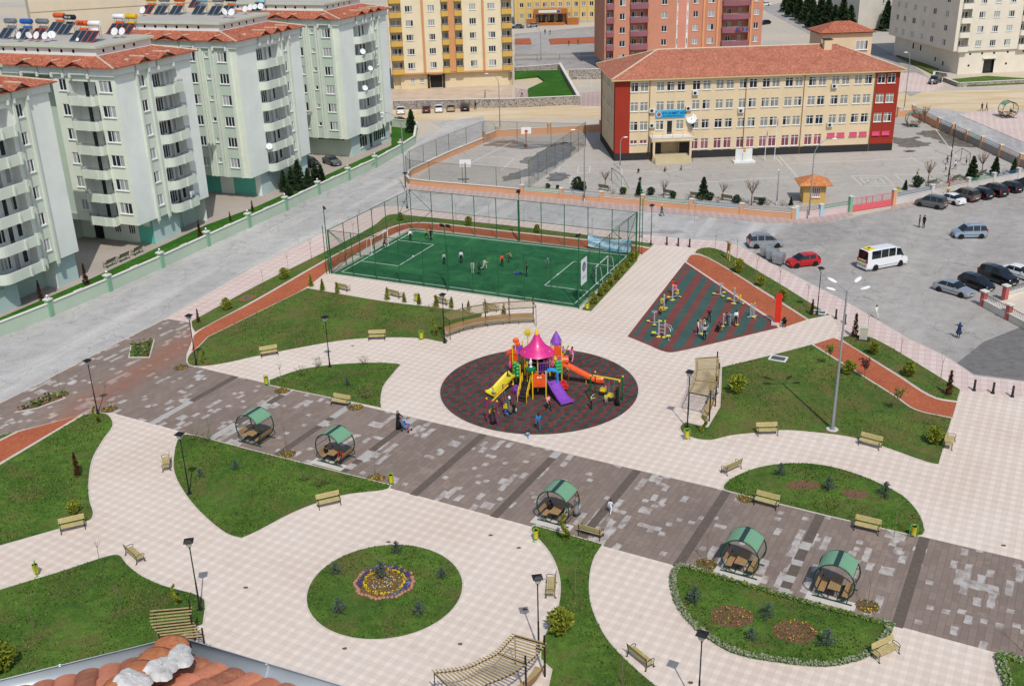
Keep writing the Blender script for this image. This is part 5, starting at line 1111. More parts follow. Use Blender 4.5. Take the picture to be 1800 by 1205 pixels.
BL=[((107,935),(150,925),(0,10),'wooden bench at the edge of the left lawn, facing the bottom left path'),
((459,627),(488,622),(0,10),'bench on the edge of the big thin lawn, left of the tall park lamp'),
((649,597),(677,596),(0,10),'bench on the edge of the big thin lawn, right of the tall park lamp'),
((585,709),(614,714),(0,10),'bench at the lower edge of the small leaf-shaped lawn by the brown promenade'),
((559,892),(598,883),(0,10),'bench on the lower edge of the leaf-shaped lawn above the round flower bed'),
((589,507),(617,513),(4,-10),'first bench from the left beside the football pitch'),
((682,518),(708,525),(4,-10),'second bench from the left beside the football pitch'),
((765,531),(789,537),(4,-10),'third bench from the left beside the football pitch, behind a lamp'),
((853,543),(874,547),(4,-10),'bench half hidden behind the long curved pergola near the pitch'),
((294,833),(293,806),(-10,0),'bench seen from its end beside the black lamp on the wide left path'),
((223,968),(252,993),(8,-8),'bench at the tip of the bottom left lawn, seen at an angle'),
((968,1056),(970,1018),(-10,0),'bench standing lengthwise on the path by the narrow lawn, right of the round lawn'),
((1108,1148),(1143,1176),(10,-5),'bench with its back to the narrow lawn at the bottom of the photo'),
((1020,936),(1057,946),(3,-12),'bench seen from behind beside the third promenade shelter'),
((1269,835),(1302,819),(-6,-10),'bench on the path at the left tip of the half-moon lawn'),
((1331,763),(1365,762),(0,10),'bench on the right lawn edge, left of the four-headed light mast'),
((1512,779),(1546,788),(-2,10),'bench on the right lawn edge, right of the four-headed light mast'),
((1664,793),(1672,771),(10,3),'bench standing lengthwise at the right corner of the right lawn'),
((1328,883),(1366,893),(-2,10),'bench on the lower edge of the half-moon lawn, left one'),
((1502,927),(1545,937),(-2,10),'bench on the lower edge of the half-moon lawn, right one beside a bin'),
((1537,1159),(1573,1142),(8,10),'bench at the right end of the bottom right flower-edged lawn')]
for p0,p1,f,l in BL: put_bench(p0,p1,f,l)
for p0,p1,l in (((184,471),(203,462),'left of three dark benches in the apartment courtyard'),((207,461),(227,452),'middle of three dark benches in the apartment courtyard'),((231,450),(251,440),'right of three dark benches in the apartment courtyard')): put_bench(p0,p1,(3,-10),l,BNd,.16,'courtyard benches')
for i,(p0,p1) in enumerate((((1053,333),(1072,336)),((1167,342),(1185,345)),((1216,347),(1232,349)),((1269,351),(1288,354)),((1326,356),(1345,358)),((1626,328),(1646,324)),((1668,320),(1688,315)),((1716,311),(1732,307)))): put_bench(p0,p1,(0,-10),('first','second','third','fourth','fifth','first','second','third')[i]+' bench from the left inside the school wall '+('left of the gatehouse' if i<5 else 'right of the gate'),BNd,.02,'school yard benches')
# ---- black park lamps ----
m_lampglass=M('lamp_glass',(170,172,168),.2,var=.05,spec=.5)
def lamp_proto():
    t=thing('park_lamp','lamp','street lamp'); m=MB(); m.lathe([(.22,0),(.22,.05),(.10,.1),(.085,.5),(.06,.55),(.055,2.0),(.065,2.05),(.042,2.1),(.038,4.65),(.06,4.7),(.03,4.78)],n=10); m.build('pole',m_black,t,True,autosmooth=40)
    m=MB()
    for k in range(4): a=pi/4+pi/2*k; m.path([(0,0,4.72),(.17*math.cos(a),.17*math.sin(a),4.9),(.29*math.cos(a),.29*math.sin(a),5.22)],.014,5)
    m.build('head_bracket',m_black,t)
    m=MB(); m.add([(x*.14,y*.14,4.88) for x,y in((-1,-1),(1,-1),(1,1),(-1,1))]+[(x*.2,y*.2,5.2) for x,y in((-1,-1),(1,-1),(1,1),(-1,1))],[(0,1,5,4),(1,2,6,5),(2,3,7,6),(3,0,4,7),(3,2,1,0)]); m.build('lamp_glass',m_lampglass,t)
    m=MB(); m.add([(x*.3,y*.3,5.21) for x,y in((-1,-1),(1,-1),(1,1),(-1,1))]+[(x*.3,y*.3,5.25) for x,y in((-1,-1),(1,-1),(1,1),(-1,1))]+[(x*.12,y*.12,5.38) for x,y in((-1,-1),(1,-1),(1,1),(-1,1))],[(3,2,1,0),(0,1,5,4),(1,2,6,5),(2,3,7,6),(3,0,4,7),(4,5,9,8),(5,6,10,9),(6,7,11,10),(7,4,8,11),(8,9,10,11)]); m.build('lamp_hood',m_black,t); return t
LP=lamp_proto()
for (x,y),l in (((345,641),'black lamp at the left tip of the big thin lawn, by the red track end'),((172,727),'black lamp at the top of the left lawn beside the brown plaza'),((333,868),'black lamp on the left edge of the leaf-shaped lawn'),((352,1071),'black lamp in front of the bottom left pergola'),((580,645),'black lamp at the top of the small leaf-shaped lawn'),((782,602),'black lamp at the left end of the long curved pergola'),((947,1141),'black lamp behind the bottom middle pergola'),((1208,752),'black lamp beside the right pergola and a bin'),((1144,430),'black lamp right of the football pitch fence corner'),((1436,553),'black lamp near the red totem and the second crossing'),((716,366),'black lamp behind the far left corner of the pitch fence')):
    place(LP,USED,G(x,y,PZ),rad(random.choice((-28,-20,10))),l,'black park lamps')
g=G(1234.5,1112,5.4); place(LP,USED,(g.x,g.y,PZ),rad(-28),'black lamp cut by the bottom edge below the flower-edged lawn','black park lamps')
# ---- grey curved street lights ----
m_grey=M('grey_lamp_pole',(150,154,156),.45,metal=.4,var=.06)
def street_light(label,base,ang,h=10.7,arm=1.7,sc=1,col=None):
    b=G(*base,.02); t=thing('street_light',label,'street light',b,ang,'grey curved street lights'); m=MB(); H_=h
    pts=[(0,0,0),(0,0,H_*.45),(0,0,H_*.8)]+[(arm*(1-math.cos(pi/2*k/6)),0,H_*.8+(H_*.2)*math.sin(pi/2*k/6)) for k in range(1,7)]; m.path(pts,[.10,.08,.065]+[.055]*6,8); m.lathe([(.2,0),(.2,.04),(.12,.1),(.12,.6)],n=8); m.build('pole',col or m_grey,t,True)
    m=MB(); m.ball((arm+.35,0,H_-.02),.2,10,6,(2.0,.8,.55)); m.build('lamp_head',m_frame,t,True); return t
street_light('curved street light left of the ball court, beyond the green wall corner',(713,336),pi,12.2,2.4)
street_light('curved street light standing on the dirt road behind the ball court',(879,228),pi*.98,10.7,1.9)
street_light('curved street light in front of the school pavement near the left yard',(1027,355),pi,10.7,1.3)
street_light('curved street light between the gatehouse and the pink gate',(1421,385),0.02,11,2.2)
street_light('curved street light beside the right end of the school',(1589,193),pi*.95,11.3,.6)
street_light('short street light in front of the red school corner',(1090,297),.2,5.2,.5)
street_light('slim lamp post in the middle of the school yard near the gatehouse',(1365,360),pi/2,5.0,.15)
street_light('dark lamp post in the yard beside the small metal goal',(1672,275),pi/2,5.5,.15,col=m_black)
street_light('dark lamp post among the yard trees right of the gate',(1666,322),pi/2,5.2,.15,col=m_black)
street_light('thin street light far behind the raised lawn',(951,110),pi,9,1.2)
# ---- four-headed mast ----
b=G(1463,755,PZ); t=thing('light_mast','tall grey mast with four white flood heads on the right lawn','light mast',b); m=MB(); m.lathe([(.30,0),(.30,.06),(.16,.12),(.10,6),(.07,12.4)],n=12); m.build('mast',m_grey,t,True,autosmooth=40)
m=MB(); m.lathe([(.5,-.02),(.5,.09)],n=14); m.build('footing',m_conc,t)
for k,(a,) in enumerate(((38,),(142,),(185,),(-5,))):
    a=rad(a); dx,dy=math.cos(a),math.sin(a); r=.95 if k<2 else 1.0; zz=12.9 if k<2 else 12.5
    m=MB(); m.tube((0,0,12.3),(dx*r,dy*r,zz),.035,6); ar=m.build('arm',m_grey,t)
    m=MB(); m.T=Matrix.Translation((dx*(r+.35),dy*(r+.35),zz+.12))@Matrix.Rotation(a,4,'Z')@Matrix.Rotation(rad(-18),4,'Y'); m.ball((0,0,0),.24,12,7,(1.9,.9,.5)); m.build('flood_head',m_frame,ar,True)
# ---- pitch fence ----
PF=[FPT(-.05,-.05),FPT(FLX+.05,-.05),FPT(FLX+.05,FLY+.05),FPT(-.05,FLY+.05)]; PF=[Vector(p) for p in PF]
t=thing('pitch_fence','tall green wire fence around the football pitch with diagonal corner braces','fence',(PF[0].x,PF[0].y,PZ),0); o=PF[0]; Q=[p-o for p in PF]+[Vector((0,0))]; FH=5.55
for i,(a,b) in enumerate(zip(Q,Q[1:])):
    n=10 if i%2==0 else 6; d=(b-a)
    m=MB(); m.quad((a.x,a.y,.05),(b.x,b.y,.05),(b.x,b.y,FH),(a.x,a.y,FH)); m.build('wire_net',m_netg,t)
    for z in (.12,2.9,FH): m=MB(); m.tube((a.x,a.y,z),(b.x,b.y,z),.035,6); m.build('rail',m_fgreen,t)
    for k in range(n): q=a+d*k/n; m=MB(); m.tube((q.x,q.y,0),(q.x,q.y,FH+.05),.10 if (k==0 or k==n//2) and i%2==0 else .05,8); m.build('post',m_fgreen,t)
    for (s0,s1) in ((0,1/n),(1,1-1/n)):
        p=a+d*s0;q=a+d*s1; m=MB(); m.tube((p.x,p.y,FH),(q.x,q.y,2.9),.035,6); m.build('brace',m_fgreen,t); m=MB(); m.tube((q.x,q.y,2.9),(p.x,p.y,.1),.035,6); m.build('brace',m_fgreen,t)
m_black2=M('black_floodlight_housing',(28,28,30),.4,var=.1)
def flood(label,s,tt,h,n=2,ladder=False):
    p=FPT(s,tt); c=FPT(FLX/2,FLY/2); t=thing('floodlight',label,'floodlight',(p[0],p[1],PZ),heading(p,c),'pitch floodlights'); m=MB(); m.tube((0,0,0),(0,0,h),.07,8,.05); m.build('pole',m_fgreen,t)
    if ladder:
        m=MB(); m.tube((-.35,0,0),(-.35,0,h*.75),.05,6)
        for k in range(int(h*.75/.6)): m.tube((0,0,.4+.6*k),(-.35,0,.4+.6*k),.02,5)
        m.build('ladder',m_fgreen,t)
    for k in range(n):
        y=(k-(n-1)/2)*.75; m=MB(); m.T=Matrix.Translation((.1,y,h+.1))@Matrix.Rotation(rad(50),4,'Y'); m.box((0,0,0),(.42,.5,.16)); hd=m.build('lamp_head',m_black2,t)
        m=MB(); m.T=Matrix.Translation((.1,y,h+.1))@Matrix.Rotation(rad(50),4,'Y'); m.box((0,0,.085),(.34,.42,.01)); m.build('glass',g_dark,hd)
flood('twin floodlight on a green pole at the middle of the near side of the pitch',FLX/2,-.25,7.7); flood('floodlight with a ladder at the left corner of the pitch',-.3,-.1,8.2,1,True); flood('floodlight at the near right corner of the pitch',FLX+.15,-.2,8.3,1); flood('floodlight pole with a ladder at the far right corner of the pitch',FLX+.35,FLY+.3,9.6,1,True); flood('twin floodlight behind the far long side of the pitch',FLX/2,FLY+.3,6.6,1)
# goals
m_goal=M('white_goal_paint',(226,228,226),.4,var=.03)
def goal(label,s,side):
    p=FPT(s,FLY/2); c=FPT(FLX/2,FLY/2); t=thing('football_goal',label,'goal',(p[0],p[1],PZ+.13),heading(p,c),'football goals on the pitch')
    W=2.0;H_=2.1
    for y in(-W,W): m=MB(); m.tube((0,y,0),(0,y,H_),.06,8); m.build('post',m_goal,t); m=MB(); m.path([(0,y,0),(-.9,y,0)],.04,6); m.path([(0,y,H_),(-.55,y,H_),(-.9,y,0)],.025,6); m.build('side_frame',m_goal,t)
    m=MB(); m.tube((0,-W,H_),(0,W,H_),.06,8); m.build('crossbar',m_goal,t); m=MB(); m.tube((-.9,-W,0),(-.9,W,0),.03,6); m.build('back_bar',m_goal,t)
goal('white goal at the left end of the pitch',.85,1); goal('white goal at the right end of the pitch',FLX-.85,-1)
# banners on the fence
p=FPT(FLX-6.3,FLY-.02); q=FPT(FLX-.6,FLY-.02); bt=thing('banner','pale blue and white banner sagging on the far right fence of the pitch','banner',(p[0],p[1],PZ),heading(p,q)); m=MB(); N=30; L=(Vector(q)-Vector(p)).length
vs=[];fs=[]
for i in range(N+1):
    for j in range(9):
        s=i/N; v=j/8; sag=-.75*math.sin(pi*s)*(.6+.4*v)-.35*s; vs.append((s*L,-.12+.07*math.sin(v*9+s*5),2.35*0+.25+1.75*v+sag*.55+.3))
for i in range(N):
    for j in range(8): a=i*9+j; fs.append((a,a+9,a+10,a+1))
m.add(vs,fs)
def mk_banner():
    n=NB('pale_blue_banner'); v=n.pos((.6,.6,3.2),0,True); f=n.noise(v,1.2,3,.5,1.5); n.col(n.ramp(f,[(.40,lin((104,160,196))),(.5,lin((206,216,220))),(.62,lin((120,172,204)))])); return n.done(.6)
m.build('cloth',mk_banner(),bt,True)
p=FPT(FLX+.12,.6); q=FPT(FLX+.12,2.3); bt=thing('banner','white upright banner with a round emblem on the near right fence corner','banner',(p[0],p[1],PZ),heading(p,q)); L=(Vector(q)-Vector(p)).length
m=MB(); m.box((L/2,0,3.9),(L,.03,2.9)); m.build('cloth',M('white_banner_cloth',(208,212,214),.7,var=.05),bt)
m=MB(); m.lathe([(.42,-.02),(.54,-.02)],(L/2,0,4.4),24,'y'); m.lathe([(.42,.02),(.54,.02)],(L/2,0,4.4),24,'y'); m.box((L/2,0,4.35),(.35,.045,.5)); m.box((L/2,0,3.3),(1.2,.045,.08)); m.box((L/2,0,3.1),(1.0,.045,.08)); m.build('emblem',M('grey_emblem_print',(130,138,146),.7),bt)
# ---- bins ----
m_bing=M('bright_green_tube',(60,170,80),.4,var=.05); m_biny=M('yellow_plastic',(206,190,44),.4,var=.06)
def bin_proto():
    t=thing('litter_bin','bin','litter bin'); m=MB(); m.path([(-.26,0,0),(-.26,0,.95),(-.2,0,1.05),(.2,0,1.05),(.26,0,.95),(.26,0,0)],.025,6); m.tube((-.26,-.16,.02),(-.26,.16,.02),.025,6); m.tube((.26,-.16,.02),(.26,.16,.02),.025,6); m.tube((-.26,0,.55),(.26,0,.55),.015,5); m.build('stand',m_bing,t)
    m=MB(); m.lathe([(.01,.22),(.17,.22),(.2,.85),(.215,.87),(.19,.87),(.165,.3),(.01,.3)],n=14); m.build('bucket',m_biny,t,True,autosmooth=40); m=MB(); m.lathe([(.185,.82),(.01,.82)],n=12); m.build('liner_bag',m_black,t); return t
BP=bin_proto()
for (x,y),a,l in (((469,677),-30,'yellow bin at the left tip of the small leaf-shaped lawn'),((741,597),-5,'yellow bin left of the long curved pergola'),((688,851),-40,'yellow bin at the right tip of the leaf-shaped lawn by the promenade'),((65,1010),-70,'yellow bin on the bottom left path beside the lawn'),((942,949),60,'yellow bin at the top of the narrow vertical lawn'),((1207,772),0,'yellow bin with a black bag beside the right pergola lamp'),((1605,943),-12,'yellow bin at the right end of the half-moon lawn'),((1032,545),-15,'yellow bin at the near right corner of the football pitch'),((732,530),10,'yellow bin among the young thujas beside the pitch'),((1099,341),0,'yellow bin inside the school wall near the benches'),((1578,340),0,'yellow bin inside the wall right of the pink gate')): place(BP,USED,G(x,y,PZ if y>345 else .02),rad(a),l,'yellow litter bins')
# ---- bollards ----
t=thing('bollard','b','bollard'); m=MB(); m.lathe([(.14,0),(.14,.08),(.09,.12),(.075,.55),(.1,.6),(.06,.66),(.095,.76),(.06,.86),(.01,.88)],n=10); m.build('post',m_black,t,True,autosmooth=50); BO=t
for (x,y),l in (((1172,430),'left bollard of three at the top crossing'),((1192,432),'middle bollard of three at the top crossing'),((1212,434),'right bollard of three at the top crossing'),((1469,560),'upper bollard of two at the crossing by the mast'),((1485,569),'lower bollard of two at the crossing by the mast'),((1712,686),'left bollard of three at the right edge walkway'),((1745,691),'middle bollard of three at the right edge walkway'),((1779,697),'right bollard of three at the right edge walkway')): place(BO,USED,G(x,y,PZ+.004),0,l,'black bollards at the crossings',1.25)
# ---- round shelters with picnic benches ----
m_gpaint=M('dark_green_tube_paint',(18,62,50),.35,var=.1,spec=.5); m_poly=M('translucent_green_roof_sheet',(112,156,124),.35,var=.06,spec=.4,obj=True); m_glaze=M('smoky_back_panel',(60,60,58),.3)
def shelter():
    t=thing('picnic_shelter','s','picnic shelter'); R_=1.28; D_=1.75; cz=1.36
    for y in(-D_/2,D_/2):
        m=MB(); m.path([(R_*math.cos(2*pi*k/36),y,cz+R_*math.sin(2*pi*k/36)*1.02) for k in range(36)],.05,8,closed=True); m.build('ring',m_gpaint,t,True); m=MB(); m.tube((-1.25,y,.05),(1.25,y,.05),.045,8); m.build('skid',m_gpaint,t)
    m=MB(); 
    for a in (0,30,60,90,120,150,180): m.tube((R_*math.cos(rad(a)),-D_/2,cz+R_*math.sin(rad(a))),(R_*math.cos(rad(a)),D_/2,cz+R_*math.sin(rad(a))),.02,6)
    for x in(-.9,-.3,.3,.9): m.tube((x,-D_/2,.05),(x,D_/2,.05),.03,6)
    m.build('cross_bar',m_gpaint,t)
    m=MB(); 
    for a0,a1 in((35,84),(96,145)): m.lathe([(R_+.055,-D_/2-.05),(R_+.055,D_/2+.05)],(0,0,0),8,'y',rad(a0),rad(a1))
    # lathe about y: angle 0 points to +z, so turn the arcs upright
    m.v=[(v[0],v[1],v[2]) for v in m.v]; m.v=[((R_+.055)*math.cos(math.atan2(v[0],v[2])),v[1],cz+(R_+.055)*math.sin(math.atan2(v[0],v[2]))) for v in m.v]; m.build('roof_sheet',m_poly,t,True)
    m=MB(); k=[((R_+.06)*math.cos(rad(a)),(R_+.06)*math.sin(rad(a))) for a in range(83,98,2)]
    for (x0,z0),(x1,z1) in zip(k,k[1:]): m.quad((x0,-D_/2-.06,cz+z0),(x1,-D_/2-.06,cz+z1),(x1,D_/2+.06,cz+z1),(x0,D_/2+.06,cz+z0))
    m.build('roof_ridge_strip',M('dark_roof_strip',(46,64,62),.4),t)
    for s in(-1,1):
        for y_ in range(3): m=MB(); m.box((s*(.62+.135*y_),0,.5),(.125,D_-.1,.035)); m.build('seat_plank',m_wood2,t)
        for k_ in range(2): m=MB(); m.T=Matrix.Translation((s*(1.04+.05*k_),0,.74+.17*k_))@Matrix.Rotation(s*rad(14),4,'Y'); m.box((0,0,0),(.035,D_-.1,.15)); m.build('back_plank',m_wood2,t)
    for k_ in range(5): m=MB(); m.box((-.3+.15*k_,0,.80),(.14,D_-.15,.035)); m.build('table_plank',m_wood2,t)
    m=MB()
    for y in(-.55,.55):
        for s in(-1,1): m.tube((s*.3,y,.06),(s*.12,y,.78),.03,6); m.tube((s*.7,y,.06),(s*.75,y,.48),.03,6)
        m.tube((-.35,y,.78),(.35,y,.78),.025,6)
    m.build('table_leg',m_gpaint,t); return t
SH=shelter(); pr=rad(-28.72)
for (x,y),l in (((439,780),'green round picnic shelter at the left, first along the promenade'),((580,815),'green round picnic shelter with a person in red inside, second from the left'),((972,920),'green round picnic shelter with a man leaning in from outside, middle of five'),((1298,1010),'green round picnic shelter above the flower-edged lawn, left of the last two'),((1462,1055),'green round picnic shelter closest to the right end of the promenade')):
    g=G(x,y,PZ+.01); n_=Vector((-math.sin(pr),math.cos(pr),0)); place(SH,USED,g+n_*.87+Vector((0,0,0)),pr,l,'round green picnic shelters')
g=G(1604,222,.02); place(SH,USED,g,rad(-10),'green round picnic shelter in the school yard beside the end of the building','round green picnic shelters'); g=G(1770,206,.1); place(SH,USED,g,rad(0),'green round picnic shelter at the far right beside the red-floored court','round green picnic shelters',1.15)
# pale slabs under shelters
mb=MB()
for x,y in ((580,815),(972,920),(1298,1010),(1462,1055)):
    g=Vector(G2(x,y,PZ)); mb.prism([g-PD*1.6-PN*.55,g+PD*1.5-PN*.55,g+PD*1.5+PN*.4,g-PD*1.6+PN*.4],PZ,PZ+.018)
struct('shelter_slab',mb,m_conc)
# ---- pergolas ----
m_beam=M('dark_brown_pergola_steel',(44,34,28),.5,var=.15)
def pergola(label,A,B,zA,zB,postsB,postsA,nslat,bench=True,pickets=True,ext=.22,bench_in=.5,seat=True):
    """A: front beam pixels at height zA, B: rear beam pixels at height zB, both drawn left to right"""
    PA=[Vector(G2(x,y,zA)) for x,y in A]; PB=[Vector(G2(x,y,zB)) for x,y in B]; PA=[Vector(p) for p in curve([tuple(p) for p in PA],5,False,world=True)]; PB=[Vector(p) for p in curve([tuple(p) for p in PB],5,False,world=True)]
    o=PB[0]; t=thing('pergola',label,'pergola',(o.x,o.y,PZ)); PA=[p-o for p in PA]; PB=[p-o for p in PB]; zA-=PZ; zB-=PZ
    def at(P,s):
        L=[0]; 
        for a,b in zip(P,P[1:]): L.append(L[-1]+(b-a).length)
        d=s*L[-1]
        for i in range(len(P)-1):
            if d<=L[i+1]+1e-9: return P[i]+(P[i+1]-P[i])*((d-L[i])/max(1e-6,L[i+1]-L[i]))
        return P[-1]
    for P,z,nm in((PA,zA,'front_beam'),(PB,zB,'rear_beam')): m=MB(); m.path([(p.x,p.y,z-.05) for p in P],.045,6); m.build(nm,m_beam,t)
    for k in range(nslat):
        a=at(PA,k/(nslat-1)); b=at(PB,k/(nslat-1)); d=(b-a).normalized(); p=a-d*ext; q=b+d*ext*.6; m=MB(); m.beam((p.x,p.y,zA+.04),(q.x,q.y,zB+.04),.055,.06); m.build('roof_slat',m_wood3,t)
    for s in postsB: p=at(PB,s); m=MB(); m.tube((p.x,p.y,0),(p.x,p.y,zB+.55),.06,8); m.build('post',m_beam,t)
    for s in postsA: p=at(PA,s); m=MB(); m.tube((p.x,p.y,0),(p.x,p.y,zA),.03,6); m.build('front_post',m_beam,t)
    for s in postsB: a=at(PA,s); b=at(PB,s); m=MB(); m.beam((a.x,a.y,zA-.04),(b.x,b.y,zB-.04),.06,.08); m.build('rafter',m_beam,t)
    if seat:
        N=nslat*2
        for nm,off,z in(('seat_edge',.18,.42),('seat_edge',.62,.42)):
            m=MB(); m.path([tuple(at(PB,i/N)+(at(PA,i/N)-at(PB,i/N)).normalized()*off)+(z,) for i in range(N+1)],.03,5); m.build(nm,m_beam,t)
        m=MB()
        for i in range(N*1+1):
            b=at(PB,i/N); d=(at(PA,i/N)-b).normalized(); p=b+d*.16; q=b+d*.66; m.beam((p.x,p.y,.455),(q.x,q.y,.455),.1,.03)
        m.build('seat',m_wood3,t); m=MB()
        for i in range(int(N*1.6)+1):
            s=i/(N*1.6); b=at(PB,min(1,s)); d=(at(PA,min(1,s))-b).normalized(); p=b+d*.12; m.beam((p.x,p.y,.5),(p.x-d.x*.12,p.y-d.y*.12,1.0),.07,.03,up=(d.x,d.y,0))
        m.build('backrest',m_wood2,t)
        for s in [k/6 for k in range(7)]: b=at(PB,s); d=(at(PA,s)-b).normalized(); m=MB(); q=b+d*.6; m.tube((q.x,q.y,0),(q.x,q.y,.42),.025,5); m.build('seat_leg',m_beam,t)
    return t
pergola('long curved pergola with a picket-backed bench between the playground and the pitch',[(790,562),(817,556),(857,547),(898,542),(942,539)],[(779,553),(816,541),(855,534),(896,530),(937,528)],2.35,2.5,(0,.25,.5,.75,1),(0,1),40)
pergola('right pergola with people sitting beneath its slats next to a lamp and bin',[(1212,689),(1222,667),(1226,645),(1225,630)],[(1249,696),(1261,667),(1264,645),(1261,627)],2.35,2.5,(0,.35,.68,1),(0,1),30)
pergola('bottom middle pergola casting a ladder-like shadow on the pale paving',[(763,1181),(817,1174),(850,1160),(875,1147),(893,1128),(905,1116)],[(810,1225),(852,1203),(900,1183),(925,1165),(945,1148),(957,1130)],2.35,2.5,(0,.68,1),(0,1),27)
pergola('small pergola at the bottom left, partly behind the tiled roof corner',[(271,1074),(270,1092),(281,1110),(300,1124)],[(334,1068),(334,1088),(344,1103),(357,1117)],2.35,2.5,(0,.5,1),(0,1),11)
# ---- signs, dumpsters, cabinet, manholes ----
p=Vector(G2(1278,455,PZ)); q=Vector(G2(1284,461,PZ)); t=thing('wooden_sign','wooden notice board on two posts in the upper right lawn strip','sign board',(p.x,p.y,PZ),heading(p,q)+pi); m=MB()
for x in(0,-.9): m=MB(); m.box((x,0,1.1),(.12,.12,2.2)); m.build('post',mk_wood('yellow_pine_wood',(196,160,84)),t)
m=MB(); m.box((-.45,0,1.65),(.8,.08,.85)); m.build('board',m_wood2,t); m=MB(); m.box((-.45,0,2.22),(1.3,.3,.06)); m.build('board_roof',m_wood2,t)
b=G(1366,570,PZ); t=thing('totem_sign','tall red totem pillar on a grey base at the corner of the fitness area','totem sign',b,rad(-15)); m=MB(); m.box((0,0,.12),(1.2,.8,.24)); m.build('base',m_conc,t)
m=MB(); m.box((0,0,1.75),(.62,.22,3.1)); m.box((0,0,3.35),(.46,.2,.14)); m.build('panel',M('red_enamel',(204,44,30),.35,var=.04),t)
m_gal=M('galvanised_container',(150,156,158),.45,metal=.4,var=.12,scale=2)
def dumpster():
    t=thing('waste_container','d','waste container'); m=MB(); m.add([(x*.55,y*.42,.25) for x,y in((-1,-1),(1,-1),(1,1),(-1,1))]+[(x*.66,y*.52,1.1) for x,y in((-1,-1),(1,-1),(1,1),(-1,1))],[(0,1,5,4),(1,2,6,5),(2,3,7,6),(3,0,4,7),(3,2,1,0)])
    for x in(-.35,0,.35): m.box((x,-.5,.7),(.05,.06,.75))
    m.build('body',m_gal,t); m=MB(); m.lathe([(.53,-.68),(.53,.68)],(0,0,1.1),10,'x',0,pi); m.lathe([(.001,-.68),(.53,-.68)],(0,0,1.1),10,'x',0,pi); m.lathe([(.001,.68),(.53,.68)],(0,0,1.1),10,'x',0,pi)
    m.build('lid',m_gal,t,False)
    for x in(-.5,.5):
        for y in(-.35,.35): m=MB(); m.lathe([(.11,-.03),(.11,.03)],(x,y,.12),10,'x'); m.build('wheel',m_black,t)
    return t
DU=dumpster()
for (x,y),l in (((1347,452),'grey wheeled waste container nearest the silver off-roader'),((1357,458),'grey wheeled waste container, middle of the three by the road'),((1368,465),'grey wheeled waste container nearest the red car')): place(DU,USED,G(x,y,.03),rad(-40),l,'grey waste containers')
b=G(1517,597,PZ); t=thing('utility_cabinet','beige electrical cabinet on a dark plinth beside a dark cypress','cabinet',b,rad(-20)); m=MB(); m.box((0,0,.06),(1.3,.9,.1)); m.build('plinth',c_black,t); m=MB(); m.box((0,0,.7),(.75,.4,1.2)); m.box((0,0,1.33),(.85,.5,.06)); m.build('housing',M('beige_cabinet_paint',(190,190,172),.5),t); m=MB(); m.box((0,-.205,.7),(.6,.02,1.0)); m.build('door',M('beige_cabinet_door',(180,180,162),.5),t)
def manhole(x,y,l,z,w=1.5,d=1.1,fr=None,a=-28):
    b=G(x,y,z); t=thing('drain_cover',l,'drain cover',b,rad(a),'drain covers'); m=MB(); 
    for sx,sy,ww,dd in((0,-d/2,w,.18),(0,d/2,w,.18),(-w/2,0,.18,d-.18),(w/2,0,.18,d-.18)): m.box((sx,sy,.02),(ww+(.18 if dd==.18 and ww==w else 0),dd,.08))
    m.build('rim',fr or m_white,t); m=MB(); m.box((0,0,0),(w-.18,d-.18,.06)); m.build('grate',m_rail,t)
    m=MB(); [m.box((-w/2+.2+(w-.4)*k/7,0,.03),(.05,d-.2,.03)) for k in range(8)]; m.build('grate_bars',m_steel,t)
manhole(1368,630,'white-framed drain cover on the right lawn',.17); manhole(434,524,'brick-rimmed drain cover on the outer left lawn strip',.17,1.5,1.1,m_clay,60); manhole(1441,549,'white-rimmed drain cover beside the black lamp',.17,1.3,.9)
# brown loose covers / dirt patches on the paving
for i,(x,y) in enumerate(((432,1032),(683,952),(862,940),(606,1139),(809,1131),(922,1070),(1214,1199),(1764,958),(912,962),(620,608))): 
    b=G(x,y,PZ); m=MB(); m.prism([(b.x+.17*math.cos(k*pi/3+i)*(1+.3*math.sin(k*3+i)),b.y+.13*math.sin(k*pi/3+i)) for k in range(6)],PZ,PZ+.012); struct('paving_stain',m,m_soil)
# ---- gatehouse ----
gA=G(1411,357); gB=G(1450,357); t=thing('gatehouse','small ochre gatehouse with a tiled pyramid roof and pink window bars','gatehouse',gA,heading(gA,gB)); 
yo=mk_stucco('ochre_gatehouse_wall',(198,162,96)); W=(gB-gA).length; m=MB(); D_=3.0
facade(m,(0,0),(1,0),W,0,2.7,[(1.2,W-.8,.9,2.3)],0,.12); facade(m,(0,D_),(0,-1),D_,0,2.7,[(.8,1.9,.9,2.3)],0,.12); m.quad((W,0,0),(W,D_,0),(W,D_,2.7),(W,0,2.7)); m.quad((W,D_,0),(0,D_,0),(0,D_,2.7),(W,D_,2.7)); m.build('wall',yo,t)
window(t,(W+.4)/2,.08,.9,0,W-2.0,1.4,4,pane=g_pink); window(t,.08,D_-1.35,.9,-pi/2,1.1,1.4,2,pane=g_pink)
m=MB(); q=[(-.8,-.8,2.75),(W+.8,-.8,2.75),(W+.8,D_+.8,2.75),(-.8,D_+.8,2.75)]; ap=(W/2,D_/2,3.9)
for k in range(4): m.poly([q[k],q[(k+1)%4],ap])
m.add([(x,y,2.65) for x,y,_ in q],[(3,2,1,0)]); [m.quad((q[k][0],q[k][1],2.65),(q[(k+1)%4][0],q[(k+1)%4][1],2.65),q[(k+1)%4],q[k]) for k in range(4)]; m.build('roof',mk_tile('orange_gatehouse_tile',(180,104,64),(200,128,80),(212,150,100)),t)
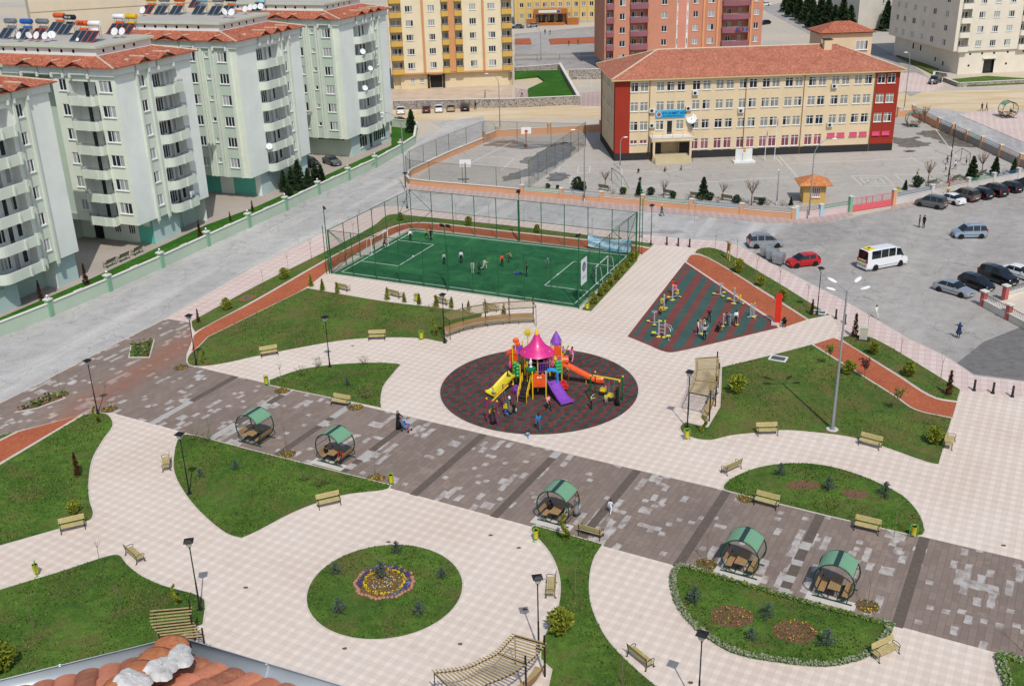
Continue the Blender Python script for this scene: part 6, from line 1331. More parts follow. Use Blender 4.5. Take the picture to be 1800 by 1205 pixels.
# ---- yard things: goals, hoops, statue, flagpoles ----
def hoop(px,py,l,ang):
    b=G(px,py,.02); t=thing('basketball_hoop',l,'basketball hoop',b,rad(ang),'basketball hoops in the ball court'); m=MB(); m.tube((0,0,0),(0,0,3.3),.07,7); m.box((0,-.9,.05),(.5,1.8,.08)); m.build('pole',M('rusty_red_pole',(120,70,60),.6),t)
    m=MB(); m.box((0,.35,3.1),(1.8,.05,1.2)); bb=m.build('backboard',m_frame,t); m=MB(); m.lathe([(.22,0),(.24,0.01)],(0,.65,2.75),16); m.box((0,.39,3.0),(.55,.02,.4)); m.build('ring',M('red_ring',(190,60,50),.5),bb)
hoop(925,259,'basketball hoop at the far side of the ball court',185); hoop(819,322,'basketball hoop at the near side of the ball court',0)
def smallgoal(pp,l,back,h=2.1,m_=None):
    a=Vector(G2(*pp[0])); b=Vector(G2(*pp[1])); t=thing('yard_goal',l,'goal',(a.x,a.y,0),heading(a,b),'metal goals in the yards'); L=(b-a).length; m=MB(); mm=m_ or m_frust
    m.path([(0,0,0),(0,0,h),(L,0,h),(L,0,0)],.05,6); 
    for x in (0,L): m.path([(x,0,h),(x,back,0),(x,0,0)],.035,5)
    m.tube((0,back,0),(L,back,0),.035,5); m.build('frame',mm,t)
smallgoal(((1688,283),(1703,292)),'rusty metal goal in the right of the school yard',-3.0); smallgoal(((1075,318),(1093,332)),'brown metal goal near the yard trees, left of the gatehouse',1.2); smallgoal(((1015,152),(1039,153)),'white goal before the far stone wall',1.0,2.2,m_frame)
b=G(1307,285,.02); t=thing('monument','white stone monument with a golden bust in front of the school','monument',b,heading(SP0,SP1)); m=MB(); m.box((0,0,.15),(3.6,1.6,.3)); m.build('base',s_white,t); m=MB()
for s in(-1,1): m=MB(); m.T=Matrix.Translation((s*.72,.1,1.25))@Matrix.Rotation(s*rad(12),4,'Z'); m.box((0,0,0),(1.35,.3,1.9)); m.build('slab',s_white,t)
m=MB(); m.box((0,-.1,1.0),(.5,.5,1.4)); m.build('pedestal',s_white,t); gold=M('gold_paint',(196,150,40),.3,metal=.6); m=MB(); m.ball((0,-.1,2.25),.17,10,8,(1,1,1.2)); m.ball((0,-.1,1.92),.28,10,6,(1,.6,.75)); m.build('bust',gold,t,True)
for px,h,l in ((1344,5.2,'left white flagpole before the school'),(1361,7.2,'right white flagpole with a hanging red flag before the school')):
    b=G(px,282,.02); t=thing('flagpole',l,'flagpole',b,0,'white flagpoles'); m=MB(); m.tube((0,0,0),(0,0,h),.06,8,.04); m.ball((0,0,h+.05),.08); m.build('pole',m_frame,t); m=MB(); m.path([(.1,0,h-.2),(.14,.05,h-.9),(.1,0,h-1.5)],[.05,.14,.07],7,flat=.5); m.build('flag',M('red_flag_cloth',(170,40,36),.8),t)
# ---- flower beds ----
def flowers(name,label,poly,n,cols,z,h=.16,size=.05,group='flower beds'):
    """one mass of small flowers"""
    xs=[p[0] for p in poly];ys=[p[1] for p in poly]; m=MB(); k=0
    while k<n:
        x=random.uniform(min(xs),max(xs));y=random.uniform(min(ys),max(ys))
        if not inside((x,y),poly): continue
        k+=1; m.mi=random.randrange(len(cols)); zz=z+random.uniform(.3,1)*h; s=size*random.uniform(.6,1.3); a=random.uniform(0,pi)
        for j in range(2): c_,s_=math.cos(a+j*1.6)*s,math.sin(a+j*1.6)*s; t_=random.uniform(-.5,.5)*s; m.add([(x-c_,y-s_,zz-t_),(x+s_,y-c_,zz+s*.3),(x+c_,y+s_,zz+t_),(x-s_,y+c_,zz-s*.3)],[(0,1,2,3)])
        m.add([(x-.012,y,z),(x+.012,y,z),(x,y,zz)],[(0,1,2)])
    o=m.build(name,cols); tag(o,label,'flowers',None,'stuff'); return o
F_y=M('yellow_petals',(214,180,30),.7,var=.1); F_p=M('purple_petals',(76,48,130),.7,var=.15); F_w=M('white_petals',(206,200,190),.7,var=.1); F_g=M('flower_leaf_green',(66,98,40),.8,var=.2); F_l=M('lilac_petals',(130,120,170),.7,var=.1); F_r=M('dull_maroon_stems',(110,60,46),.8,var=.2)
def circ(c,rx,ry=None,n=24,w=0): ry=ry or rx; return [(c[0]+rx*(1+w*math.sin(k*2.4))*math.cos(2*pi*k/n),c[1]+ry*(1+w*math.cos(k*3.1))*math.sin(2*pi*k/n)) for k in range(n)]
fc=G(676,1024,.17); mb=MB(); mb.prism(circ(fc,2.0,1.75,28,.04),.1,.21); struct('soil_bed',mb,m_soil)
def ringpoly(c,r0,r1,a0,a1,n=20): return [(c[0]+r1*math.cos(a0+(a1-a0)*k/n),c[1]+r1*math.sin(a0+(a1-a0)*k/n)) for k in range(n+1)]+[(c[0]+r0*math.cos(a1-(a1-a0)*k/n),c[1]+r0*math.sin(a1-(a1-a0)*k/n)) for k in range(n+1)]
flowers('pansies','yellow ring of pansies in the round flower bed',ringpoly(fc,1.22,1.42,0,2*pi-.01,30),360,[F_y,F_y,F_g],.21); flowers('pansies','purple ring of pansies around the back of the round flower bed',ringpoly(fc,1.5,1.8,rad(20),rad(200),30),360,[F_p,F_g,F_p],.21); flowers('pansies','lilac pansies at the front right rim of the round flower bed',ringpoly(fc,1.45,1.8,rad(-80),rad(5),30),300,[F_l,F_g,F_p],.21); flowers('pansies','sparse yellow and white seedlings inside the round flower bed',circ(fc,1.1),110,[F_y,F_g,F_w],.21)
m_rock=M('pinkish_border_stone',(170,124,100),.9,var=.2,scale=3,bump=.5)
for k in range(46):
    a=2*pi*k/46; 
    if rad(20)<a<rad(75) and k%2: continue
    r=1.92+.08*math.sin(k*5); m=MB(); m.T=Matrix.Rotation(k*1.3,4,'Z'); m.ball((0,0,.05),.13,7,5,(1.2+.3*math.sin(k),1,.8)); o=m.build('border_stone',m_rock); o.location=(fc.x+r*math.cos(a),fc.y+r*.9*math.sin(a),.2); tag(o,'pinkish stone in the ring edging the round flower bed','stone','stones edging the round flower bed')
for (x,y),c_ in (((1286,1083),'left'),((1397,1109),'right')):
    f=G(x,y,.17); mb=MB(); mb.prism(circ(f,1.35,1.1,20,.05),.1,.2); struct('soil_bed',mb,m_soil); flowers('marigolds',c_+' oval bed of small yellow flowers in the bottom right lawn',circ(f,1.3,1.05),200,[F_y,F_g,F_r,F_r,F_g],.2,.1,.04)
for (x,y,rx,ry) in ((1412,852,1.0,.55),(1504,868,.75,.5)):
    f=G(x,y,.17); mb=MB(); mb.prism(circ(f,rx*1.3,ry*1.3,18,.1),.1,.185); struct('soil_bed',mb,m_soil)
# ================= playground =================
def plast(n,c): return M(n+'_plastic',c,.38,var=.14,scale=2.5,spec=.5,coat=.15)
P_y=plast('yellow',(232,190,30)); P_p=plast('purple',(130,70,176)); P_o=plast('orange',(224,86,34)); P_m=plast('magenta',(206,44,128)); P_g=plast('green',(52,160,86)); P_b=plast('blue',(32,140,208)); P_r=plast('red',(206,40,40)); P_pk=plast('pink',(214,70,140)); P_dg=plast('dark_green',(18,110,70)); P_yp=M('yellow_tube_paint',(228,186,30),.35,var=.05,coat=.2); P_mp=M('magenta_tube_paint',(150,36,100),.4,var=.08); P_deck=M('dark_perforated_deck',(44,44,48),.7,var=.2); P_gp=M('green_post_paint',(26,84,44),.4,var=.08); P_w=plast('white',(225,225,225))
o=G(945,678,PZ+.04); pg=thing('play_structure','big colourful playground climbing tower with a magenta tent roof and three slides','playground',o)
def pb(name,mat,f,parent=None,smooth=False): m=MB(); f(m); return m.build(name,mat,parent or pg,smooth,autosmooth=40 if smooth else None)
# central tower
for k in range(6):
    a=rad(30+60*k); x,y=1.3*math.cos(a),1.15*math.sin(a); pb('post',P_yp,lambda m:(m.tube((x,y,0),(x,y,3.75),.06,8)))
pb('tent_roof',P_m,lambda m:m.lathe([(1.62,3.42),(1.56,3.5),(1.1,3.85),(.68,4.25),(.38,4.75),(.2,5.2)],n=24),smooth=True); pb('roof_finial',P_yp,lambda m:m.lathe([(.2,5.15),(.2,5.3),(.12,5.45),(.02,5.7)],n=12),smooth=True)
pb('roof_rib',P_m,lambda m:[m.path([(r*math.cos(rad(60*k)),r*math.sin(rad(60*k)),z+.02) for r,z in((1.6,3.45),(1.1,3.85),(.68,4.25),(.38,4.75),(.2,5.2))],.02,5) for k in range(6)])
pb('deck',P_deck,lambda m:(m.prism([(1.3*math.cos(rad(30+60*k)),1.15*math.sin(rad(30+60*k))) for k in range(6)],1.75,1.85,bottom=True)))
pb('deck_panel',P_deck,lambda m:(m.box((0,1.1,2.4),(1.2,.05,1.0)),m.box((-.6,1.0,2.4),(.05,.6,1.0))))
pb('stripe_panel',plast('violet',(84,50,130)),lambda m:(m.box((.55,.95,2.75),(.9,.05,1.1))))
# front lower deck
fp=[(-.52,-2.7),(.68,-2.7),(-.95,-1.3),(2.2,-.9),(2.25,.4),(-2.25,.1),(-1.6,-1.35),(1.5,.2)]
for i,(x,y) in enumerate(fp): pb('post',P_yp,lambda m:(m.tube((x,y,0),(x,y,(2.65,2.65,3.0,3.6,4.2,4.1,2.75,3.9)[i]),.06,8),m.ball((x,y,(2.65,2.65,3.0,3.6,4.2,4.1,2.75,3.9)[i]),.075,8,5)))
pb('deck',P_deck,lambda m:m.prism([(-.95,-1.3),(-.52,-2.7),(.68,-2.7),(1.9,-1.5),(2.2,.1),(-1.3,.1)],1.1,1.2,bottom=True)); pb('deck',P_deck,lambda m:m.prism([(-2.2,.1),(-1.6,-1.35),(-.9,-1.2),(-1.1,.5),(-1.9,1.0)],1.3,1.4,bottom=True)); pb('deck',P_deck,lambda m:m.prism([(1.2,.1),(2.25,-.1),(2.3,1.3),(1.2,1.3)],1.85,1.95,bottom=True))
def face(m):
    m.mi=0; m.box((.08,-2.7,1.78),(1.1,.07,1.2)); m.ball((-.25,-2.7,2.4),.14,8,5,(1,.3,1)); m.ball((.4,-2.7,2.4),.14,8,5,(1,.3,1))
    for z in (1.35,1.55): m.box((.08,-2.75,z),(.8,.03,.06))
    m.mi=1; m.ball((-.03,-2.75,2.12),.09,8,5,(1,.3,1)); m.ball((.2,-2.75,2.12),.09,8,5,(1,.3,1))
m=MB(); face(m); m.build('face_panel',[P_o,P_w],pg)
def wavy(m,x0,y0,x1,y1,z0,z1):
    for k in range(4):
        for j in range(2): t=.3+.4*j; z=z0+(z1-z0)*(k+.5)/4; m.ball((x0+(x1-x0)*t,y0+(y1-y0)*t,z+.06*j),.27,8,6,(.8,.8 if abs(y1-y0)>abs(x1-x0) else .45,.75))
pb('climbing_panel',P_g,lambda m:wavy(m,-2.25,.1,-1.6,-1.35,1.3,2.7),smooth=True); pb('climbing_panel',P_g,lambda m:wavy(m,2.2,-.9,1.6,-1.4,1.7,3.0),smooth=True)
# blue arch hood
def hood(m):
    for y in(-1.55,-1.95): m.path([(.75,y,1.2),(.75,y,2.1),(.9,y,2.35),(1.25,y,2.45),(1.6,y,2.35),(1.75,y,2.1),(1.75,y,1.2)],.09,8)
    m.box((1.25,-1.75,2.4),(.8,.42,.1)); m.box((.75,-1.75,1.7),(.1,.4,.9)); m.box((1.75,-1.75,1.7),(.1,.4,.9))
pb('slide_hood',P_b,hood)
def slide(name,mat,P,w=.36,lip=.2,lanes=2):
    m=MB(); V=[Vector(p) for p in P]; n=len(V); prof=[(-1.12,.9),(-1.0,1.0),(-.88,.55),(-.45,0),(0,.12 if lanes==2 else 0),(.45,0),(.88,.55),(1.0,1.0),(1.12,.9),(1.05,-.2),(-1.05,-.2)]
    vs=[]
    for i,p in enumerate(V):
        d=(V[min(i+1,n-1)]-V[max(i-1,0)]).normalized(); sx=d.cross(Vector((0,0,1))).normalized(); up=sx.cross(d)
        vs+=[p+sx*a*w*(1+.35*max(0,(i-n+3)/3))+up*b*lip for a,b in prof]
    K=len(prof); m.add(vs,[(i*K+k,i*K+(k+1)%K,(i+1)*K+(k+1)%K,(i+1)*K+k) for i in range(n-1) for k in range(K)]+[tuple(range(K-1,-1,-1)),tuple((n-1)*K+k for k in range(K))]); return m.build(name,mat,pg,True,autosmooth=60)
slide('slide',P_p,[(1.25,-1.75,1.3),(1.4,-2.1,1.15),(1.6,-2.5,.85),(1.85,-3.0,.6),(2.1,-3.45,.3),(2.35,-3.9,.22),(2.5,-4.2,.25)],.5,.2)
slide('slide',P_y,[(-2.3,-.5,1.5),(-2.6,-.68,1.38),(-3.0,-.95,1.05),(-3.4,-1.25,.72),(-3.8,-1.55,.38),(-4.15,-1.85,.25),(-4.4,-2.05,.26)],.52,.2)
slide('slide',P_o,[(2.3,.25,2.0),(2.7,.25,1.85),(3.3,.23,1.5),(3.9,.21,1.15),(4.5,.19,.8),(5.1,.17,.45),(5.6,.15,.3),(6.1,.13,.3)],.3,.26,1)
pb('slide_support',P_yp,lambda m:(m.tube((4.5,.19,0),(4.5,.19,.75),.04,6),m.tube((5.6,.15,0),(5.6,.15,.25),.04,6)))
# stairs
def stairs(m):
    for k in range(6): t=k/5; m.box((-1.5+.5*t,-3.1+1.5*t,.12+1.0*t),(.75,.34,.05),rad(-18))
    for s in(-1,1): m.beam((-1.5+s*.36,-3.25-s*.1,.0),(-1.0+s*.36,-1.6-s*.1,1.2),.05,.16)
pb('stair',P_deck,stairs)
def srail(m):
    for s in(-1,1):
        a=Vector((-1.5+s*.4,-3.3-s*.12,0));b=Vector((-1.0+s*.4,-1.6-s*.12,1.2)); m.path([a,a+Vector((0,0,.85)),b+Vector((0,0,.85)),b],.035,6); m.path([a+Vector((0,0,.45)),b+Vector((0,0,.45))],.025,5)
        for t in(.33,.66): q=a.lerp(b,t); m.tube(q,q+Vector((0,0,.85)),.025,5)
pb('stair_rail',P_yp,srail)
def gate(m,x0,y0,x1,y1,z0,z1,n=6):
    m.tube((x0,y0,z0),(x1,y1,z0),.03,5); m.tube((x0,y0,z1),(x1,y1,z1),.03,5)
    for k in range(n+1): t=k/n; m.tube((x0+(x1-x0)*t,y0+(y1-y0)*t,z0),(x0+(x1-x0)*t,y0+(y1-y0)*t,z1),.03,5)
pb('barrier',P_p,lambda m:gate(m,.1,-1.1,1.05,-.85,1.9,2.75)); pb('barrier',P_yp,lambda m:gate(m,-.75,-1.25,-.1,-1.35,1.25,2.1,4)); pb('barrier',P_yp,lambda m:gate(m,-1.2,-.1,-.75,-1.15,1.4,2.2,4))
# purple cone tower
pb('cone_roof',P_p,lambda m:m.lathe([(.54,3.75),(.56,4.0),(.5,4.15),(.42,4.3),(.32,4.55),(.15,4.85),(.02,5.1)],(1.8,.95,0),18),smooth=True); pb('tower_panel',P_p,lambda m:(m.box((1.35,1.3,3.2),(.07,.5,1.3)),m.box((2.3,1.2,2.6),(.07,.5,1.2))))
for x,y in((1.35,.55),(2.25,.55),(1.35,1.4),(2.25,1.4)): pb('post',P_yp,lambda m:m.tube((x,y,0),(x,y,4.0),.055,8))
pb('crawl_tube',P_o,lambda m:m.lathe([(.3,-.35),(.42,-.3),(.42,.3),(.3,.35)],(2.55,.45,2.35),16,'x'),smooth=True); pb('side_panel',P_o,lambda m:(m.box((1.85,.45,3.0),(.75,.06,1.1)),m.ball((1.85,.45,3.6),.3,10,5,(1,.15,1))),smooth=False)
def spiral(m): m.path([(2.6+.35*math.cos(t*.7),1.0+.35*math.sin(t*.7),3.6-t*.36) for t in range(0,11)],.05,6)
pb('spiral_rail',P_yp,spiral)
# decorations
def sun(m):
    m.ball((-.8,1.5,4.75),.26,12,8,(1,.35,1))
    for k in range(11): a=2*pi*k/11; m.path([(-.8+.2*math.cos(a),1.5,4.75+.2*math.sin(a)),(-.8+.48*math.cos(a),1.5,4.75+.48*math.sin(a))],[.09,.01],5)
pb('sun_ornament',P_y,sun); pb('post',P_yp,lambda m:m.tube((-.8,1.5,0),(-.8,1.5,4.5),.05,7))
def bfly(m):
    m.mi=0
    for s in(-1,1):
        for (r,z) in((.34,.28),(.26,-.26)):
            m.path([(1.62+s*(.12+r*.55+r*.55*math.cos(2*pi*k/14)),-.95,2.85+z+r*.75*math.sin(2*pi*k/14)) for k in range(14)],.045,6,closed=True); m.path([(1.62+s*(.12+r*.3+r*.3*math.cos(2*pi*k/12)),-.95,2.85+z*.9+r*.4*math.sin(2*pi*k/12)) for k in range(12)],.035,6,closed=True)
    m.mi=1; m.ball((1.62,-.97,2.7),.15,10,7,(.9,.6,1.7)); m.ball((1.62,-.97,3.1),.16,10,7); [m.tube((1.62,-.97,3.2),(1.62+s*.12,-.97,3.42),.02,5) for s in(-1,1)]
m=MB(); bfly(m); m.build('butterfly_ornament',[P_pk,P_y],pg); pb('post',P_yp,lambda m:m.tube((1.62,-.9,0),(1.62,-.9,3.4),.055,8))
pb('mushroom_disc',P_dg,lambda m:m.lathe([(.02,2.0),(.38,2.05),(.46,2.25),(.44,2.4),(.3,2.5),(.02,2.52)],(-.62,-1.75,.25),20),smooth=True)
pb('white_figurine',P_w,lambda m:(m.lathe([(.16,0),(.15,.05),(.06,.08),(.08,.3),(.13,.5),(.10,.62),(.04,.7)],(-.62,-1.75,2.75),10),m.ball((-.62,-1.75,3.52),.08,8,6),m.path([(-.72,-1.75,3.35),(-.8,-1.8,3.15),(-.7,-1.85,3.05)],.025,5)),smooth=True)
def palm(m):
    m.box((-2.15,.5,2.5),(.75,.08,1.2))
    for k in range(9):
        a=rad(-30+240*k/8); m.path([(-2.3,.45,3.25),(-2.3+.3*math.cos(a),.45,3.3+.28*math.sin(a)),(-2.3+.68*math.cos(a),.4,3.2+.45*math.sin(a))],[.1,.12,.02],6,flat=.5)
pb('tree_panel',P_o,palm); pb('side_panel',P_o,lambda m:(m.ball((-1.9,1.1,4.15),.3,10,7,(1,.5,1)),m.ball((-1.75,1.05,3.8),.25,8,6,(1,.5,1)))); pb('side_panel',P_pk,lambda m:m.ball((-2.5,-.2,2.3),.35,10,7,(.4,.6,1.1)),smooth=True); pb('side_panel',P_p,lambda m:(m.box((-1.55,1.0,3.2),(.5,.06,1.0)),m.box((-2.0,1.1,3.3),(.4,.06,.8))))
for x,y,h in((-1.95,1.05,4.3),(-1.3,1.5,3.9)): pb('post',P_yp,lambda m:m.tube((x,y,0),(x,y,h),.055,8))
def flower(m,x,y,z):
    for k in range(5): a=2*pi*k/5+.3; m.ball((x+.2*math.cos(a),y,z+.2*math.sin(a)),.15,8,5,(1,.5,1))
pb('flower_ornament',P_p,lambda m:(flower(m,-2.0,-1.9,.75),m.tube((-2.0,-1.9,0),(-2.0,-1.9,.7),.05,6))); pb('flower_ornament',P_r,lambda m:(flower(m,2.3,-1.2,.8),flower(m,2.5,-1.3,.45),m.tube((2.3,-1.2,0),(2.3,-1.2,.7),.05,6)))
# swings
def swing(label,A,B,fm,ball,seatcol,sway=.5):
    a0,a1=[G(*p,PZ+.04) for p in A]; b0,b1=[G(*p,PZ+.04) for p in B]; c=(a0+a1+b0+b1)/4; t=thing('swing',label,'swing',c); H_=2.25
    tops=[]
    for p,q in((a0,a1),(b0,b1)):
        m=MB(); P=p-c;Q=q-c; m.path([P,P+Vector((0,0,H_)),Q+Vector((0,0,H_)),Q],.06,8); m.build('frame',fm,t)
        for r in(P,Q): m=MB(); m.ball(r+Vector((0,0,H_+.1)),.09,8,6); m.build('post_cap',ball,t)
        tops.append((P+Q)/2+Vector((0,0,H_-.04)))
    m=MB(); m.tube(tops[0],tops[1],.07,8); m.build('top_bar',P_yp,t); d=(tops[1]-tops[0]).normalized(); n_=Vector((-d.y,d.x,0))
    for f in (.3,.68):
        mid=tops[0].lerp(tops[1],f); s=mid+n_*(sway if f<.5 else -sway*.6)+Vector((0,0,-1.6)); m=MB()
        for k in(-1,1): m.tube(mid+d*.25*k,s+d*.22*k,.012,5)
        m.build('chain',m_steel,t); m=MB(); m.T=Matrix.Translation(s)@Matrix.Rotation(math.atan2(d.y,d.x),4,'Z'); m.box((0,0,0),(.5,.3,.08)); m.box((0,.16,.14),(.5,.05,.28)); m.box((-.25,0,.12),(.05,.3,.2)); m.box((.25,0,.12),(.05,.3,.2)); m.build('swing_seat',seatcol,t)
    return c
swing('swing with magenta frames and a yellow top bar at the left of the playground',((857,743),(875,748)),((885,716),(903,717)),P_mp,P_yp,P_y); swing('swing with dark green frames and a yellow top bar at the right of the playground',((1038,702),(1046,695)),((1088,712),(1094,703)),P_gp,P_yp,P_y)
# ================= fitness machines =================
m_fit=M('light_grey_machine_tube',(178,184,190),.4,metal=.3,var=.05); P_fy=plast('machine_yellow',(226,206,40))
def machine(kind,px,py,rz,label):
    b=G(px,py,PZ+.03); t=thing('exercise_machine',label,'exercise machine',b,rad(rz),'outdoor exercise machines')
    def tb(name,pts,r=.045,mat=None,**k): m=MB(); m.path(pts,r,8,**k); m.build(name,mat or m_fit,t)
    def pad(x,y,z,w=.35,d=.28,h=.06,mat=None): m=MB(); m.box((x,y,z),(w,d,h)); m.build('pad',mat or P_fy,t,bev=.02)
    if kind=='twist':   # post with wheel handle and three turning plates
        tb('post',[(0,0,0),(0,0,1.35)],.07); tb('hand_ring',[(.28*math.cos(k*pi/6),.28*math.sin(k*pi/6),1.38) for k in range(12)],.025,closed=True); tb('spoke',[(-.28,0,1.38),(.28,0,1.38)],.02)
        for k in range(3): a=2*pi*k/3+.4; tb('arm',[(0,0,.15),(.62*math.cos(a),.62*math.sin(a),.12)],.045); pad(.72*math.cos(a),.72*math.sin(a),.2)
    elif kind=='seat':  # seat with pull bar
        tb('post',[(0,0,0),(0,0,1.75)],.08); pad(0,0,1.78,.16,.16); tb('arm',[(0,0,1.2),(.35,-.25,1.3),(.55,-.3,1.0)],.03); tb('seat_arm',[(0,0,.3),(.6,0,.4),(.6,0,.6)],.045); pad(.6,0,.66,.36,.36); pad(.68,.0,.95,.1,.34,.35); tb('foot_arm',[(.6,0,.4),(1.0,0,.2)],.03); pad(1.05,0,.18,.2,.3); pad(0,0,.03,.5,.4,.05); pad(-.6,0,.5,.36,.36); tb('seat_arm',[(0,0,.3),(-.6,0,.5)],.045)
    elif kind=='walker':
        for s in(-.75,.75): tb('post',[(s,0,0),(s,0,1.35)],.07); pad(s,0,.04,.4,.34,.05); pad(s,0,1.4,.15,.15,.08)
        tb('post',[(0,0,0),(0,0,1.3)],.05); tb('axle',[(-.75,0,1.2),(.75,0,1.2)],.035)
        for s in(-.42,.4): tb('swing_arm',[(s,0,1.2),(s+.1,.35*(1 if s<0 else -1),.25)],.03); pad(s+.1,.35*(1 if s<0 else -1),.22,.22,.4,.05)
        tb('handle',[(-.5,-.1,1.2),(-.5,-.25,1.5),(-.2,-.25,1.5)],.02)
    elif kind=='press':
        for s in(-.3,.3): tb('post',[(s,0,0),(s,0,1.75)],.08); pad(s,0,1.8,.18,.18,.08); pad(s,-.05,.04,.4,.4,.06)
        for z in(.5,.9,1.3): tb('rung',[(-.3,0,z),(.3,0,z)],.03)
        tb('press_arm',[(.3,0,1.5),(.9,-.1,1.35),(1.1,-.35,1.0)],.035); tb('press_arm',[(.3,0,1.3),(.8,-.3,1.2),(.95,-.5,.9)],.035); pad(-.8,-.1,.5,.42,.4); tb('seat_arm',[(-.3,0,.3),(-.8,-.1,.45)],.05); pad(.75,-.6,.45,.42,.36); tb('seat_arm',[(.3,0,.3),(.75,-.6,.4),(.75,-.6,0),(.95,-.8,0)],.05)
    elif kind=='cross':
        tb('base',[(-.6,0,.08),(.6,0,.08)],.06)
        for s in(-.25,-.08,.1,.28): tb('lever',[(s,0,.1),(s+.03,.05,1.5)],.04); 
        pad(-.2,0,1.55,.12,.12,.1); pad(.25,.05,1.55,.12,.12,.1); pad(0,-.3,.15,.4,.25); tb('foot',[(0,-.7,.05),(0,.5,.05)],.05)
for a in [('seat',1182,527,30,'grey and yellow machine with children in red and pink on it'),('seat',1167,545,100,'tall grey post machine beside the children in blue and yellow shirts'),('twist',1150,569,0,'wheel-topped twisting machine at the left edge of the fitness corner'),('press',1163,592,-15,'largest grey press machine with long curved arms at the lower left of the fitness corner'),('twist',1266,519,20,'wheel-topped machine at the top of the fitness corner, first from the top'),('seat',1290,533,-30,'two-seat machine at the upper right of the fitness corner'),('cross',1322,557,20,'cross trainer with four upright levers near the right end'),('walker',1283,572,12,'air walker with three yellow feet where a person in white stands'),('cross',1233,587,0,'machine in the centre surrounded by standing children')]: machine(*a)
# ================= cars =================
def paint(n,c,metal=.2): return M(n,c,.28,metal=metal,var=.04,scale=1,spec=.5,coat=.6)
m_tyre=M('black_tyre',(26,26,27),.85,var=.2); m_rim=M('silver_rim',(176,178,180),.35,metal=.15,var=.05); m_tail=M('red_tail_light',(170,26,22),.25,var=.05,spec=.5); m_head=M('clear_head_light',(214,218,222),.1,var=.05,spec=.6); m_cglass=M('tinted_car_glass',(26,32,36),.05,var=.1,spec=.7); m_trim=M('dark_bumper_plastic',(42,43,45),.6,var=.1); m_plate=M('white_number_plate',(205,205,200),.5,var=.03)
CARS={ # stations: x, belt z, top z, roof half width factor ; flags per segment: h hood, w windscreen, c side glass, p pillar, r rear glass
'sedan':(4.35,1.7,1.42,[(2.17,.55,.55,'h'),(2.05,.72,.72,'h'),(1.2,.86,.88,'h'),(.95,.90,.93,'w'),(.25,.92,1.38,'c'),(-.45,.93,1.42,'p'),(-.5,.93,1.42,'c'),(-1.1,.93,1.36,'r'),(-1.6,.93,1.0,'h'),(-2.1,.90,.92,'h'),(-2.17,.6,.6,'e')]),
'hatch':(3.95,1.7,1.47,[(1.97,.55,.55,'h'),(1.85,.76,.76,'h'),(1.15,.90,.93,'w'),(.35,.95,1.42,'c'),(-.4,.96,1.48,'p'),(-.46,.96,1.48,'c'),(-1.25,.98,1.44,'p'),(-1.5,1.0,1.40,'r'),(-1.9,.98,1.02,'h'),(-1.97,.6,.6,'e')]),
'mpv':(4.15,1.78,1.75,[(2.07,.6,.6,'h'),(1.95,.85,.85,'h'),(1.3,1.0,1.04,'w'),(.6,1.04,1.62,'c'),(-.1,1.05,1.72,'p'),(-.17,1.05,1.72,'c'),(-1.0,1.05,1.73,'p'),(-1.07,1.05,1.73,'c'),(-1.75,1.05,1.68,'r'),(-2.02,1.02,1.06,'h'),(-2.07,.6,.6,'e')]),
'suv':(4.4,1.85,1.72,[(2.2,.65,.65,'h'),(2.1,.9,.9,'h'),(1.25,1.03,1.06,'w'),(.55,1.06,1.6,'c'),(-.25,1.07,1.7,'p'),(-.32,1.07,1.7,'c'),(-1.15,1.07,1.7,'p'),(-1.22,1.07,1.69,'c'),(-1.9,1.06,1.62,'r'),(-2.15,1.04,1.08,'h'),(-2.2,.65,.65,'e')]),
'minibus':(6.1,1.95,2.6,[(3.05,.75,.75,'h'),(2.95,1.05,1.05,'h'),(2.35,1.25,1.3,'w'),(1.75,1.45,2.3,'c'),(1.15,1.5,2.45,'p'),(1.0,1.5,2.5,'c'),(.0,1.5,2.52,'p'),(-.06,1.5,2.52,'c'),(-1.1,1.5,2.52,'p'),(-1.16,1.5,2.52,'c'),(-2.5,1.5,2.5,'p'),(-3.0,1.48,2.42,'r'),(-3.05,1.3,1.34,'h'),(-3.07,.6,.6,'e')])}
